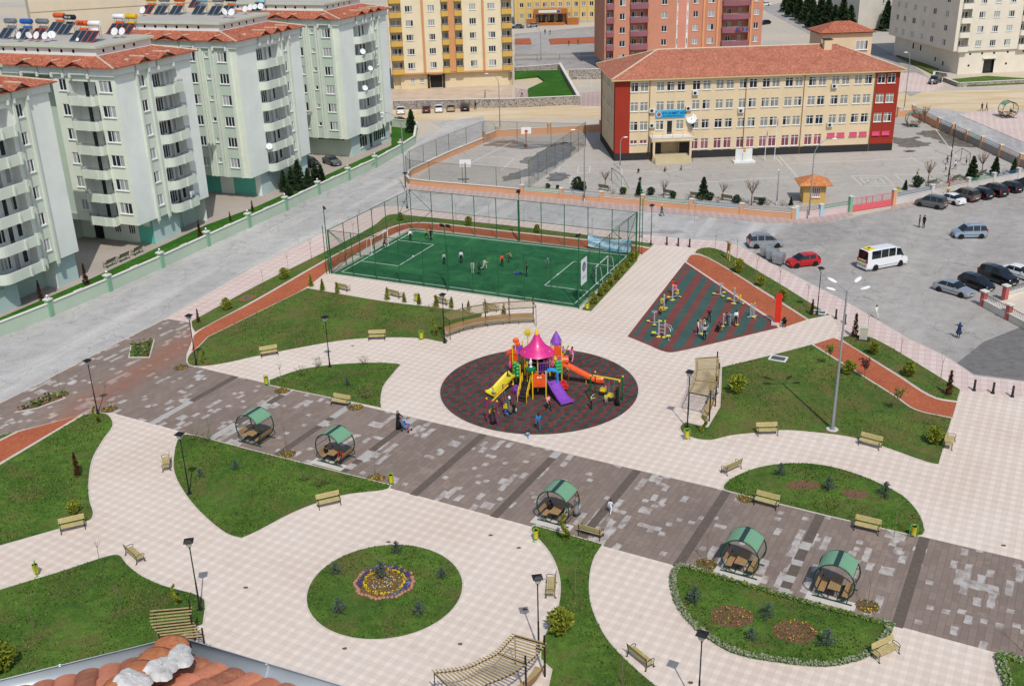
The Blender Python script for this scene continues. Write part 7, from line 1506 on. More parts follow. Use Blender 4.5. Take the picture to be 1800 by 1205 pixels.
def car(kind,col,label,loc,rz,group=None,z=.02,rails=False,name='parked_car',sc=1.0):
    L,W,H_,ST=CARS[kind]; t=thing(name,label,'car' if kind!='minibus' else 'minibus',(loc[0],loc[1],z),rz,group,sc); w=W/2
    B=MB();GL=MB(); secs=[]
    for (x,b,tp,fl) in ST:
        e=abs(x)/(L/2); ww=w*(1-.10*max(0,(e-.75)/.25)**1.5); cab=tp>b+.15; wt=ww*(.78 if cab else .9); zb=.22 if e<.97 else .34
        if kind=='minibus' and cab: wt=ww*.9
        zt=tp; top=tp+(.05 if cab else .03)
        secs.append([(x,s*y,z_) for s in(1,) for y,z_ in((ww*.93,zb),(ww,.42),(ww*1.0,.62 if b>.7 else b*.9),(ww*.96,b),(wt,zt-.03 if cab else zt-.01),(wt*.75,top-.015),(0,top))])
    K=7
    for i in range(len(ST)-1):
        fl=ST[i][3]
        for k in range(K-1):
            for s in(1,-1):
                q=[secs[i][k],secs[i][k+1],secs[i+1][k+1],secs[i+1][k]]; q=[(p[0],p[1]*s,p[2]) for p in q]; q=q[::-1] if s==1 else q
                glass=(fl in 'wr' and k>=3) or (fl=='c' and k==3)
                if glass: (GL).add(q,[(0,1,2,3)])
                else: B.add(q,[(0,1,2,3)])
    for i,r in((0,1),(len(ST)-1,-1)):
        P=[(p[0],p[1],p[2]) for p in secs[i]]+[(p[0],-p[1],p[2]) for p in secs[i][::-1][1:]]; B.add(P if r==1 else P[::-1],[tuple(range(len(P)))])
    B.add([(ST[0][0],w*.9,.24),(ST[0][0],-w*.9,.24),(ST[-1][0],-w*.9,.24),(ST[-1][0],w*.9,.24)],[(0,1,2,3)])
    # keep the glass a little inside its opening
    B.build('body',col,t,True,autosmooth=32); GL.build('window_glass',m_cglass,t,True,autosmooth=32)
    R_=.31 if kind!='minibus' else .36; fx_=L*.31; rx=-L*.30
    for x in(fx_,rx):
        for s in(-1,1):
            m=MB(); y=s*(w-.08); m.lathe([(R_*.62,-.11),(R_,-.10),(R_+.01,-.05),(R_+.01,.05),(R_,.10),(R_*.62,.11)],(x,y,R_),18,'y'); wl=m.build('wheel',m_tyre,t,True,autosmooth=40)
            m=MB(); m.lathe([(.01,.085),(R_*.3,.10),(R_*.64,.09)] if s>0 else [(R_*.64,-.09),(R_*.3,-.10),(.01,-.085)],(x,y,R_),12,'y'); m.build('rim',m_rim,wl)
            m=MB(); m.lathe([(R_+.07,-.01),(R_+.07,.012),(.02,.012)],(x,s*(w-.012) if s>0 else s*(w-.012),R_+.02),18,'y'); 
            if s<0: m.v=[(v[0],2*y*0-(abs(v[1]) if v[1]<0 else v[1]),v[2]) for v in m.v]
            m.build('wheel_arch',m_trim,t)
    ft,bk=ST[1],ST[-2]
    for s in(-1,1):
        m=MB(); m.ball((ft[0]-.05,s*w*.66,ft[1]-.12),.16,8,6,(.8,1.35,.6)); m.build('headlight',m_head,t,True)
        m=MB(); zt=bk[1]-.12 if kind not in('mpv','suv','minibus') else bk[1]-.0; m.box((bk[0]+.0,s*w*.80,zt-.05),(.14,.2,.22 if kind in('sedan','hatch') else .42)); m.build('tail_light',m_tail,t,bev=.03)
        m=MB(); i=[k for k,q in enumerate(ST) if q[3]=='w'][0]; m.box((ST[i][0]-.35,s*(w+.07),ST[i][1]+.08),(.12,.18,.13)); m.build('mirror',col,t,bev=.03)
    m=MB(); m.box((L/2-.01,0,.36),(.1,W*.82,.16)); m.build('front_bumper',m_trim if kind in('mpv','suv') else col,t,bev=.03); m=MB(); m.box((-L/2+.01,0,.38),(.12,W*.84,.18)); m.build('rear_bumper',m_trim if kind in('mpv','suv') else col,t,bev=.03)
    m=MB(); m.box((-L/2-.055,0,.62 if kind!='sedan' else .5),(.02,.48,.12)); m.box((L/2+.045,0,.36),(.02,.48,.11)); m.build('number_plate',m_plate,t)
    m=MB(); m.box((L/2-.02,0,.55),(.06,W*.35,.10)); m.build('grille',m_trim,t)
    for s in (-1,1): m=MB(); m.beam((L*.27,s*(w+.004),.55),(-L*.27,s*(w+.004),.55),.012,.05); m.build('side_strip',m_trim,t)
    if rails:
        for s in(-1,1): m=MB(); m.path([(.4,s*w*.68,H_),(.3,s*w*.68,H_+.07),(-1.3,s*w*.68,H_+.07),(-1.4,s*w*.68,H_-.02)],.02,6); m.build('roof_rail',m_trim if rails==2 else m_steel,t)
    return t
C_si=paint('silver_car_paint',(172,178,184),.5); C_re=paint('red_car_paint',(196,20,18)); C_wh=paint('white_car_paint',(226,228,230),0); C_bl=paint('black_car_paint',(14,15,17)); C_nb=paint('dark_blue_car_paint',(16,24,36),.3); C_br=paint('brown_grey_car_paint',(122,112,98),.4); C_be=paint('beige_car_paint',(166,150,124),.3); C_dr=paint('dark_red_car_paint',(92,22,26)); C_gg=paint('grey_car_paint',(108,112,114),.5); C_dg=paint('dark_green_black_paint',(22,32,30)); C_sb=paint('pale_blue_silver_paint',(164,182,200),.5)
def cp(kind,col,label,rear,front,**k):
    a=Vector(G2(*rear,.02)); b=Vector(G2(*front,.02)); c=(a+b)/2; return car(kind,col,label,c,heading(a,b),**k)
cp('suv',C_si,'silver off-road car with a dark spare wheel on its tail, beside the waste containers',(1320,434),(1368,432),name='off_road_car',rails=2)
cp('hatch',C_re,'bright red hatchback on the road edge near the waste containers',(1436,463),(1386,469))
mbz=cp('minibus',C_wh,'white minibus with yellow and black chevrons on its rear doors',(1518,474),(1582,462),name='minibus')
m=MB(); 
for k in range(7): m.add([(-3.10,-.75+.22*k,1.06),(-3.10,-.63+.22*k,1.06),(-3.10,-.50+.22*k*.985,1.26),(-3.10,-.62+.22*k*.985,1.26)],[(0,1,2,3)])
for k in range(7): m.add([(-3.115,-.75+.22*k,.62),(-3.115,-.63+.22*k,.62),(-3.115,-.50+.22*k*.985,.76),(-3.115,-.62+.22*k*.985,.76)],[(0,1,2,3)])
m.build('chevron_stripes',M('black_stripe_film',(22,22,22),.5),mbz); m=MB(); m.box((-3.085,0,1.16),(.02,1.5,.22)); m.box((-3.1,0,.69),(.02,1.5,.16)); m.box((-2.3,0,2.6),(.9,1.1,.09)); m.build('yellow_marking',M('yellow_film',(226,200,40),.5),mbz); m=MB(); m.box((-2.3,0,2.655),(.35,.3,.03)); m.build('roof_vent',m_trim,mbz)
cp('mpv',C_sb,'silver blue minivan driving alone across the parking area, facing left',(1729,416),(1676,417),name='moving_car',rails=1)
GR='cars parked in the right lot'; cp('sedan',C_si,'silver sedan at the left end of the lower parking row',(1652,508),(1700,522),group=GR); cp('hatch',C_bl,'black hatchback beside the silver sedan in the lower row',(1689,496),(1741,514),group=GR,rails=0); cp('suv',C_bl,'black off-road car with a big grille, third in the lower row',(1727,485),(1779,503),group=GR); cp('sedan',C_wh,'white sedan cut off by the right edge, last in the lower row',(1767,480),(1820,495),group=GR)
GW_='cars parked along the painted school wall'; cp('mpv',C_gg,'grey multi-purpose car with roof rails, first from the pink gate',(1656,367),(1616,360),group=GW_,rails=1); cp('sedan',C_wh,'white sedan parked second from the pink gate',(1688,361),(1651,351),group=GW_); cp('mpv',C_br,'brown grey van-like car, third from the pink gate',(1712,355),(1678,346),group=GW_,rails=1); cp('hatch',C_nb,'dark blue hatchback, fourth from the pink gate',(1737,351),(1706,342),group=GW_); cp('suv',C_bl,'black high-roofed car, fifth from the pink gate',(1762,347),(1728,336),group=GW_); cp('hatch',C_nb,'dark blue hatchback, last by the painted wall at the right',(1790,340),(1757,330),group=GW_)
GC='cars in the apartment courtyard'; cp('sedan',C_br,'dusty brown sedan under the overhang in the apartment courtyard',(592,268),(558,269),group=GC,z=.06); cp('sedan',C_gg,'grey sedan behind the dark courtyard conifers',(570,284),(598,294),group=GC,z=.06); cp('hatch',C_dg,'dark car almost hidden by the courtyard conifers',(535,288),(560,297),group=GC,z=.06)
GD='cars parked on the dirt road'; 
for px,k,c,l in ((705,'sedan',C_wh,'white car at the left end of the row on the dirt road'),(750,'hatch',C_dr,'dark red car on the dirt road'),(772,'sedan',C_wh,'white car between the red and the beige one on the dirt road'),(793,'hatch',C_be,'beige car on the dirt road'),(818,'suv',C_bl,'black off-road car at the right end of the row on the dirt road')): cp(k,c,l,(px,206-(px-705)*.05),(px-1,192-(px-705)*.05),group=GD)
cp('sedan',C_bl,'black car just beyond the end of the green boundary wall',(695,219),(716,217)); cp('mpv',C_gg,'dark grey minivan on the side road below the porthole building',(1652,143),(1634,150)); cp('sedan',C_nb,'dark car in the shade beside the porthole building',(1590,91),(1609,88)); cp('sedan',C_si,'silver car before the distant ochre school, right of two',(944,47),(927,49)); cp('sedan',C_gg,'grey car before the distant ochre school, left of two',(918,50),(902,50)); cp('sedan',C_wh,'white car on the distant road at the top',(1352,10),(1336,11)); cp('sedan',C_bl,'black car at the edge of the distant road',(1352,42),(1338,44)); cp('hatch',C_bl,'dark car at the right edge beyond the painted wall',(1812,330),(1797,326))
# ================= people =================
def human_mesh(name,J):
    """J: joint dict; one continuous skinned body, five fingers and a thumb on each hand, nose and ears"""
    order=[('pelvis',None,.13),('waist','pelvis',.115),('chest','waist',.135),('neck','chest',.055),('head','neck',.088),('crown','head',.082)]
    V=[];E=[];Rr=[];idx={}
    def add(n,par,r,p): idx[n]=len(V); V.append(Vector(p)); Rr.append(r); (E.append((idx[par],idx[n])) if par else None)
    for n,par,r in order: add(n,par,r,J[n])
    for s in 'LR':
        add('sh'+s,'chest',.07,J['sh'+s]); add('el'+s,'sh'+s,.042,J['el'+s]); add('wr'+s,'el'+s,.028,J['wr'+s]); w=Vector(J['wr'+s]); h=(w-Vector(J['el'+s])).normalized(); add('pa'+s,'wr'+s,.034,w+h*.075)
        add('hp'+s,'pelvis',.09,J['hp'+s]); add('kn'+s,'hp'+s,.06,J['kn'+s]); add('an'+s,'kn'+s,.04,J['an'+s]); f=Vector(J.get('toe'+s,Vector(J['an'+s])+Vector((0,-.15,-.04)))); add('toe'+s,'an'+s,.04,f)
    me=bpy.data.meshes.new(name); me.from_pydata(V,E,[]); ob=bpy.data.objects.new(name,me); COL.objects.link(ob)
    sk=ob.modifiers.new('skin','SKIN'); sk.use_smooth_shade=True
    if not me.skin_vertices:
        me.attributes
    lay=me.skin_vertices[0].data if me.skin_vertices else None
    if lay is None:
        bm=bmesh.new(); bm.from_mesh(me); bm.verts.layers.skin.verify(); bm.to_mesh(me); bm.free(); lay=me.skin_vertices[0].data
    for i,v in enumerate(lay): v.radius=(Rr[i]*1.15 if i<3 else Rr[i],Rr[i]*(.78 if i<3 else 1)); v.use_root=(i==0)
    sb=ob.modifiers.new('sub','SUBSURF'); sb.levels=1; sb.render_levels=1
    bpy.context.view_layer.update(); m2=bpy.data.meshes.new_from_object(ob.evaluated_get(bpy.context.evaluated_depsgraph_get())); bpy.data.objects.remove(ob)
    seg=[('pelvis','waist',2),('waist','chest',1),('chest','neck',1),('neck','head',0),('head','crown',0)]
    for s in 'LR': seg+=[('chest','sh'+s,1),('sh'+s,'el'+s,1),('el'+s,'wr'+s,1),('wr'+s,'pa'+s,0),('pelvis','hp'+s,2),('hp'+s,'kn'+s,2),('kn'+s,'an'+s,2),('an'+s,'toe'+s,3)]
    P={n:V[i] for n,i in idx.items()}
    mb=MB(); mb.v=[tuple(v.co) for v in m2.vertices]; mb.f=[tuple(p.vertices) for p in m2.polygons]; mats=[]
    for p in m2.polygons:
        c=p.center; best=(9,0)
        for a,b,m in seg:
            A,B=P[a],P[b]; t=max(0,min(1,(c-A).dot(B-A)/max(1e-6,(B-A).length_squared))); d=(c-A-(B-A)*t).length
            if d<best[0]: best=(d,m)
        mats.append(best[1])
    mb.m=mats; bpy.data.meshes.remove(m2)
    for s,k in(('L',1),('R',-1)):
        w=P['wr'+s]; pa=P['pa'+s]; h=(pa-w).normalized(); sd=h.cross(Vector((1,0,0))); sd=(sd if sd.length>.2 else h.cross(Vector((0,1,0)))).normalized(); cu=h.cross(sd).normalized()*k*-1
        mb.mi=0
        for f in range(4):
            b=pa+sd*(f-1.5)*.019+h*.008; L=(.062,.072,.068,.052)[f]; mb.path([b,b+h*L*.55+cu*.006,b+h*L+cu*.024],[.0095,.0085,.006],5)
        b=w+h*.035+sd*-.03; mb.path([b,b-sd*.022+h*.03,b-sd*.026+h*.06],[.011,.010,.007],5)
    hd=(P['head']+P['crown'])/2; fw=Vector(J.get('face',(0,-1,0))).normalized(); upv=(P['crown']-P['neck']).normalized(); rt=fw.cross(upv).normalized()
    mb.mi=0; mb.path([hd+fw*.075+upv*.005,hd+fw*.105-upv*.03],[.010,.016],5); mb.ball(hd+rt*.085-upv*.015,.022,6,4); mb.ball(hd-rt*.085-upv*.015,.022,6,4)
    mb.mi=4; [mb.ball(hd+fw*.078+rt*x+upv*.012,.012,6,4) for x in(-.032,.032)]; mb.mi=5; mb.box(hd+fw*.083-upv*.052,(.04,.012,.010))
    me=bpy.data.meshes.new(name); me.from_pydata(mb.v,[],mb.f)
    for m in range(6): me.materials.append(None)
    me.polygons.foreach_set('material_index',mb.m); me.polygons.foreach_set('use_smooth',[True]*len(me.polygons)); me.update()
    me['n']=name; return me,(hd,fw,upv,rt,P)
def J0(**k):
    J=dict(pelvis=(0,0,.95),waist=(0,-.01,1.10),chest=(0,0,1.33),neck=(0,0,1.48),head=(0,-.02,1.58),crown=(0,-.01,1.66),shL=(.17,0,1.39),shR=(-.17,0,1.39),elL=(.22,.02,1.12),elR=(-.22,.02,1.12),wrL=(.24,-.06,.88),wrR=(-.24,-.06,.88),hpL=(.09,0,.90),hpR=(-.09,0,.90),knL=(.10,-.02,.49),knR=(-.10,-.02,.49),anL=(.10,.02,.09),anR=(-.10,.02,.09)); J.update(k); return J
def tr(J,f): return {k:(f(Vector(v)) if k!='face' else v) for k,v in J.items()}
POSE={}
POSE['stand']=J0()
POSE['walk']=J0(knL=(.10,-.20,.52),anL=(.10,-.30,.11),knR=(-.10,.04,.48),anR=(-.10,.32,.16),elL=(.22,.12,1.14),wrL=(.22,.08,.90),elR=(-.22,-.10,1.14),wrR=(-.20,-.30,1.0))
POSE['run']=J0(pelvis=(0,0,.93),chest=(0,-.12,1.30),waist=(0,-.05,1.08),neck=(0,-.17,1.44),head=(0,-.22,1.53),crown=(0,-.23,1.61),shL=(.17,-.12,1.36),shR=(-.17,-.12,1.36),knL=(.10,-.34,.68),anL=(.10,-.28,.28),knR=(-.10,.12,.52),anR=(-.10,.48,.42),elL=(.24,.12,1.16),wrL=(.22,.02,.98),elR=(-.24,-.26,1.14),wrR=(-.16,-.46,1.25))
POSE['arms']=J0(elL=(.34,-.12,1.42),wrL=(.40,-.34,1.52),elR=(-.34,-.12,1.42),wrR=(-.40,-.34,1.52))
POSE['reach']=J0(elL=(.20,-.24,1.22),wrL=(.14,-.46,1.12),elR=(-.20,-.24,1.22),wrR=(-.14,-.46,1.12),knL=(.1,-.1,.5),anL=(.1,-.12,.09),anR=(-.1,.16,.10))
POSE['sit']=J0(pelvis=(0,.05,.50),waist=(0,.07,.66),chest=(0,.05,.90),neck=(0,.03,1.05),head=(0,-.0,1.15),crown=(0,.0,1.23),shL=(.17,.05,.96),shR=(-.17,.05,.96),elL=(.22,-.02,.70),elR=(-.22,-.02,.70),wrL=(.12,-.26,.58),wrR=(-.12,-.26,.58),hpL=(.09,.0,.48),hpR=(-.09,0,.48),knL=(.11,-.42,.50),knR=(-.11,-.42,.50),anL=(.11,-.44,.09),anR=(-.11,-.44,.09))
POSE['squat']=J0(pelvis=(0,.1,.30),waist=(0,.02,.46),chest=(0,-.08,.66),neck=(0,-.14,.80),head=(0,-.19,.88),crown=(0,-.20,.96),shL=(.17,-.08,.72),shR=(-.17,-.08,.72),elL=(.20,-.30,.60),elR=(-.20,-.30,.60),wrL=(.10,-.44,.42),wrR=(-.10,-.44,.42),hpL=(.10,.06,.28),hpR=(-.10,.06,.28),knL=(.14,-.30,.46),knR=(-.14,-.30,.46),anL=(.11,-.06,.09),anR=(-.11,-.06,.09))
POSE['lie']=tr(J0(elL=(.42,0,1.30),wrL=(.56,-.12,1.42),knR=(-.12,-.25,.56),anR=(-.10,-.05,.25)),lambda v:Vector((v.x,v.z-.9,.13-v.y)))
for s in 'LR': POSE['lie']['toe'+s]=Vector(POSE['lie']['an'+s])+Vector((0,-.06,.12))
POSE['lie']['face']=(0,0,1)
PM={}
def human(pose,label,loc,rz,top,leg,skin=(190,140,112),hair='short',hc=(36,26,22),shoe=(40,36,34),sc=1.0,coat=None,bag=None,scarf=None,group=None,z=None):
    if pose not in PM: PM[pose]=human_mesh('body',POSE[pose])
    me,(hd,fw,upv,rt,P)=PM[pose]
    t=thing('person',label,'person',(loc[0],loc[1],loc[2] if z is None else z),rz,group,sc); o=bpy.data.objects.new('body',me); COL.objects.link(o); adopt(o,t)
    for i,(nm,c) in enumerate((('skin',skin),('cloth',top),('cloth',leg),('shoe',shoe),('eye',(30,24,22)),('lip',(150,90,84)))):
        o.material_slots[i].link='OBJECT'; o.material_slots[i].material=M('%s_%d_%d_%d'%((nm,)+tuple(c)),c,.8 if nm!='skin' else .55,var=.08,scale=6)
    key=(pose,hair); hm=M('hair_%d_%d_%d'%tuple(hc),hc,.7,var=.15) if scarf is None else M('cloth_%d_%d_%d'%tuple(scarf),scarf,.85,var=.08)
    m=MB(); R3=Matrix((rt,fw,upv)).transposed().to_4x4()
    m.T=Matrix.Translation(hd)@R3
    if scarf is not None: m.lathe([(.10,-.16),(.115,-.10),(.10,-.04),(.108,.02),(.10,.07),(.06,.105),(.01,.115)],(0,-.018,0),12); nm='headscarf'
    else:
        m.lathe([(.102,-.01),(.106,.03),(.094,.075),(.055,.105),(.01,.114)],(0,-.02,.0),12); m.ball((0,-.05,-.02),.085,10,6,(1.05,.7,1.0)); nm='hair'
        if hair=='long': m.ball((0,-.085,-.10),.08,9,6,(1,.55,1.5))
    m.build(nm,hm,t,True)
    if coat is not None:
        c=M('cloth_%d_%d_%d'%tuple(coat[0]),coat[0],.85,var=.08); m=MB(); zb=coat[1]
        if pose=='sit': m.lathe([(.16,.92),(.20,.62),(.25,.42),(.30,zb)],(0,-.10,0),14)
        else: m.lathe([(.15,1.36),(.165,1.2),(.15,1.08),(.19,.92),(.24,.5),(.29,zb)],(0,0,0),14)
        m.v=[(v[0]*1.12,v[1]*.82,v[2]) for v in m.v]; m.build('long_coat',c,t,True)
    if bag is not None: m=MB(); w=P['wrL']; m.box((w.x+.04,w.y,w.z-.28),(.12,.3,.34)); m.path([(w.x+.03,w.y-.1,w.z-.12),(w.x,w.y,w.z+.03),(w.x+.03,w.y+.1,w.z-.12)],.012,5); m.build('bag',M('bag_%d_%d_%d'%tuple(bag),bag,.6,var=.1),t)
    return t
def hp(pose,px,py,face,label,top,leg,z=PZ,**k):
    """face: degrees, 0 = towards the camera, 90 = to the right of the photo"""
    return human(pose,label,G(px,py,z),rad(face),top,leg,**k)
BLK=(24,24,28); NAV=(28,36,62); WHT=(222,222,224); GRY=(150,152,156); DKG=(60,62,66); JEA=(62,84,120); TU=PZ+.13; RB=PZ+.04; FT=PZ+.03
GP_='boys playing football on the pitch'
for a in [('run',676,439,60,'goalkeeper in dark clothes with a red stripe beside the left goal',(120,40,44),BLK,1.0),('walk',722,424,0,'boy in a white shirt near the far touchline at the left',WHT,BLK,.95),('run',750,422,30,'boy in a yellow and black shirt, left of a tangled pair on the far side',(170,150,40),BLK,.95),('walk',758,423,-40,'boy in black, right of a tangled pair on the far side',BLK,BLK,.95),('stand',781,465,0,'boy in a grey striped shirt behind a fence post',(170,176,176),BLK,.9),('stand',811,463,180,'boy in a white shirt standing alone left of the middle',WHT,BLK,1.0),('stand',831,481,160,'boy in pale pink top and white trousers',(206,186,190),(200,200,200),.95),('walk',843,484,180,'boy in dark grey between two white-clad boys',(46,50,54),BLK,.95),('run',851,476,90,'boy in white shirt and white shorts, right of a group of three',WHT,(206,196,176),.95),('walk',883,469,0,'boy in an orange shirt in the middle of the pitch',(222,84,40),BLK,.95),('run',897,462,-60,'boy in yellow and black behind the orange shirt',(180,170,110),BLK,.95),('lie',912,482,60,'boy in a blue shirt lying on the turf',(30,70,190),(40,60,110),.95),('stand',926,487,90,'boy in black standing beside the one lying down',BLK,BLK,1.05),('walk',963,472,-90,'boy in a grey blue shirt left of the right penalty area',(120,140,170),(90,100,90),.95),('run',1044,489,-90,'keeper in dark blue crouching before the right goal',NAV,NAV,.8)]:
    hp(a[0],a[1],a[2],a[3],a[4],a[5],a[6],TU,sc=a[7],group=GP_)
m=MB(); m.ball((0,0,.11),.12,10,7); b=m.build('football',m_frame,None,True); b.location=G(726,452,TU); tag(b,'white football lying in the left penalty area','ball','footballs'); m=MB(); m.ball((0,0,.11),.12,10,7); b=m.build('football',m_frame,None,True); b.location=G(980,484,TU); tag(b,'white football near the line of the right penalty area','ball','footballs')
m=MB(); m.ball((0,0,.11),.13,10,7); b=m.build('football',P_y,None,True); b.location=G(1676,308,.02); tag(b,'orange yellow ball in the school yard behind the right wall','ball')
GPL='people at the playground'
hp('walk',947,757,180,'woman in a bright blue top and jeans walking at the front of the playground',(32,120,186),JEA,RB,hair='long',group=GPL); 
k=hp('sit',927,765,10,'small child in a dark striped top riding a yellow tricycle',(40,40,60),(60,90,160),PZ,sc=.55,group=GPL)
hp('sit',867,695,70,'small child in pale grey sitting at the foot of the yellow slide',(176,184,186),DKG,PZ+.25,sc=.6,group=GPL); hp('reach',867,744,60,'woman in a long dark purple brown coat pushing the left swing',(62,44,50),(62,44,50),RB,coat=((62,44,50),.12),scarf=(70,46,60),group=GPL)
hp('stand',896,727,-60,'woman in a black coat, grey skirt and white headscarf behind the left swing',(26,26,28),(110,110,108),RB,coat=((104,104,102),.2),scarf=(226,224,222),group=GPL); hp('stand',904,726,0,'small child in black with a white bag beside the white headscarf woman',BLK,BLK,RB,sc=.6,bag=(220,220,220),group=GPL)
hp('walk',964,721,30,'girl in a pink top and black trousers in front of the play tower',(226,150,170),BLK,RB,hair='long',sc=.9,group=GPL); hp('arms',1039,719,90,'child in a pale yellow-green top with raised arms near the right swing',(196,206,130),BLK,RB,sc=.85,group=GPL)
hp('sit',1065,706,0,'child on the yellow seat of the right swing',(196,186,60),(150,150,150),PZ+.2,sc=.65,group=GPL); hp('squat',1064,689,-40,'child in pink and blue crouching by the end of the orange slide',(214,90,150),(40,50,120),RB,sc=.9,group=GPL)
hp('reach',1085,711,-90,'woman in a black robe behind the right swing',BLK,BLK,RB,coat=(BLK,.08),scarf=(30,30,32),group=GPL); hp('walk',1006,636,150,'girl in pink clothes at the far edge of the playground',(230,120,160),(230,150,180),RB,hair='long',sc=.95,group=GPL); hp('stand',996,666,0,'girl in hot pink trousers under the orange slide',(200,180,180),(220,50,120),RB,sc=.85,group=GPL); hp('stand',990,632,0,'child in lilac climbing behind the purple tower',(150,130,190),NAV,PZ+1.0,sc=.8,group=GPL); hp('sit',889,731,60,'small child in blue in the seat of the left swing',(40,90,190),(60,90,180),PZ+.15,sc=.55,group=GPL); hp('sit',893,664,70,'child in dark clothes at the top of the yellow slide',BLK,BLK,PZ+1.25,sc=.55,group=GPL); hp('sit',959,648,0,'child in pink inside the play tower behind the purple barrier',(220,80,130),BLK,PZ+1.8,sc=.7,group=GPL)
GF='children at the fitness machines'
for a in [('sit',1183,507,30,'girl in red standing on the upper left machine',(196,36,40),(200,40,50),PZ+.75,.85),('reach',1187,519,-30,'girl in bright pink trousers beside the girl in red',(206,110,140),(220,60,150),FT+.25,.85),('sit',1170,537,180,'child in dark blue on the far seat of the tall machine',(30,40,80),NAV,PZ+.3,.8),('sit',1162,551,-20,'child in a yellow shirt on the near seat of the tall machine',(200,180,30),BLK,PZ+.1,.8),('walk',1246,565,0,'girl in a maroon top carrying something pale, centre of the fitness corner',(96,36,36),BLK,FT,.95),('stand',1226,588,90,'boy in a white shirt with a maroon bag, left of the centre machine',WHT,BLK,FT,.95),('stand',1238,586,-90,'boy in a white shirt behind the centre machine',(214,214,216),BLK,FT,.9),('arms',1238,598,180,'boy in a grey shirt and black trousers with his back to the camera',(160,160,160),BLK,FT,1.0),('squat',1260,583,60,'boy in black bending beside the air walker',BLK,BLK,FT,1.1),('reach',1277,573,90,'boy in dark blue on the air walker',(40,60,100),NAV,FT+.2,.9),('stand',1293,571,180,'boy in a white shirt and black trousers on the air walker',WHT,BLK,FT+.2,.95)]: hp(a[0],a[1],a[2],a[3],a[4],a[5],a[6],a[7],sc=a[8],group=GF)
hp('squat',1378,574,-20,'woman in black with long dark hair sitting on the ground by the red totem',BLK,BLK,PZ,hair='long',scarf=(20,18,20),sc=1.15,coat=None)
hp('reach',701,753,60,'woman in a black robe and grey headscarf pushing a stroller',BLK,BLK,PZ+.01,coat=(BLK,.05),scarf=(120,118,116))
# stroller
g=G(715,757,PZ+.01); t=thing('baby_stroller','blue and pink baby stroller pushed by the woman in black','stroller',g,rad(60)); m=MB()
for x in(-.22,.22): m.path([(x,.55,1.0),(x,.35,.85),(x,-.3,.12)],.016,6); m.path([(x,.3,.1),(x,-.1,.62)],.014,6)
m.tube((-.22,.55,1.0),(.22,.55,1.0),.02,6); m.build('frame',m_steel,t)
for x in(-.24,.24):
    for y in(-.32,.32): m=MB(); m.lathe([(.04,-.02),(.10,-.02),(.10,.02),(.04,.02)],(x,y,.10),12,'x'); m.build('wheel',m_black,t)
m=MB(); m.box((0,0,.42),(.4,.45,.06)); m.T=Matrix.Translation((0,.22,.62))@Matrix.Rotation(rad(-20),4,'X'); m.box((0,0,0),(.4,.06,.45)); m.build('seat',M('blue_stroller_cloth',(60,110,180),.8),t); m=MB(); m.lathe([(.30,-.2),(.30,.2)],(0,.2,.72),8,'x',pi*.05,pi*.6); m.build('hood',M('pale_blue_stroller_hood',(130,170,210),.8),t,True)
hp('sit',715,756,60,'toddler in pink and orange sitting in the stroller',(230,90,110),(230,110,60),PZ+.05,sc=.5,hc=(60,40,40))
hp('walk',1073,903,150,'small child in white walking alone on the brown promenade',(214,220,232),(220,222,232),PZ+.01,sc=.72); hp('sit',600,812,-30,'person in a red top sitting in the second shelter',(206,40,60),BLK,PZ,sc=.95); hp('sit',575,806,150,'person in black in the shade of the second shelter',BLK,BLK,PZ,sc=.95)
hp('walk',1013,906,-100,'red-haired person in a long grey coat leaning on the middle shelter',(120,124,128),(120,124,128),PZ+.01,hc=(150,66,36),coat=((128,132,136),.25),sc=1.05); hp('sit',967,905,-150,'person in black sitting on the left in the middle shelter',BLK,BLK,PZ); hp('sit',998,913,-50,'person in grey patterned clothes on the right seat of the middle shelter',(170,166,160),(120,120,120),PZ,scarf=(60,50,50))
hp('sit',1252,708,-90,'person in pale blue sitting under the right pergola',(170,190,205),(130,150,170),PZ,scarf=(206,206,206),sc=1.05); hp('sit',1259,700,-90,'person in white and blue sitting further back under the right pergola',(214,218,222),NAV,PZ,scarf=(90,120,170),sc=1.05)
hp('walk',1163,380,90,'man in a grey coat and white cap on the road edge before the school wall',(90,90,96),BLK,.02,hc=(210,206,196),coat=((84,84,90),.5)); GS='two men in dark suits talking in the parking area'; hp('stand',1615,400,60,'man in a dark suit and white shirt, left of two in the car park',(30,32,40),BLK,.025); hp('stand',1623,401,-60,'man in a black suit, right of two in the car park',BLK,BLK,.025,sc=1.05)
hp('walk',1539,560,30,'small child in white clothes at the edge of the car park',(214,216,214),(208,206,196),.025,sc=.9,hair='long'); hp('arms',1684,594,-40,'person in a navy coat with a scarf walking in the lower car park',(36,50,84),(34,44,76),.025,coat=((36,50,84),.7),scarf=(54,74,110)); hp('stand',1665,346,180,'person in a yellow top leaning over the painted wall',(206,190,110),(120,110,96),.12,sc=1.0); hp('arms',1668,331,0,'child in pink and red on the yard side of the painted wall',(216,50,90),(80,40,60),.02,sc=.8)
GY='children in the school yard'
for a in [('run',1611,313,90,'child in yellow running among the white yard markings',(186,190,80)),('run',1662,303,-60,'child in white running near the dark lamp post',WHT),('walk',1667,311,60,'child in grey beside the dark lamp post',GRY),('walk',1678,298,0,'child in a white top walking right of the lamp post',(200,206,206)),('run',1698,291,-40,'child in yellow-green before the rusty goal',(170,180,90)),('walk',1664,289,90,'child in black and white left of the rusty goal',(90,94,98)),('squat',1122,304,0,'child in black bending down in the yard before the porch',BLK),('squat',1168,302,30,'child in dark clothes and a pink top sitting in the yard before the steps',(150,50,80)),('squat',1197,299,0,'child in black and white sitting right of the school steps',GRY)]: hp(a[0],a[1],a[2],a[3],a[4],a[5],BLK,.02,sc=.85,group=GY)
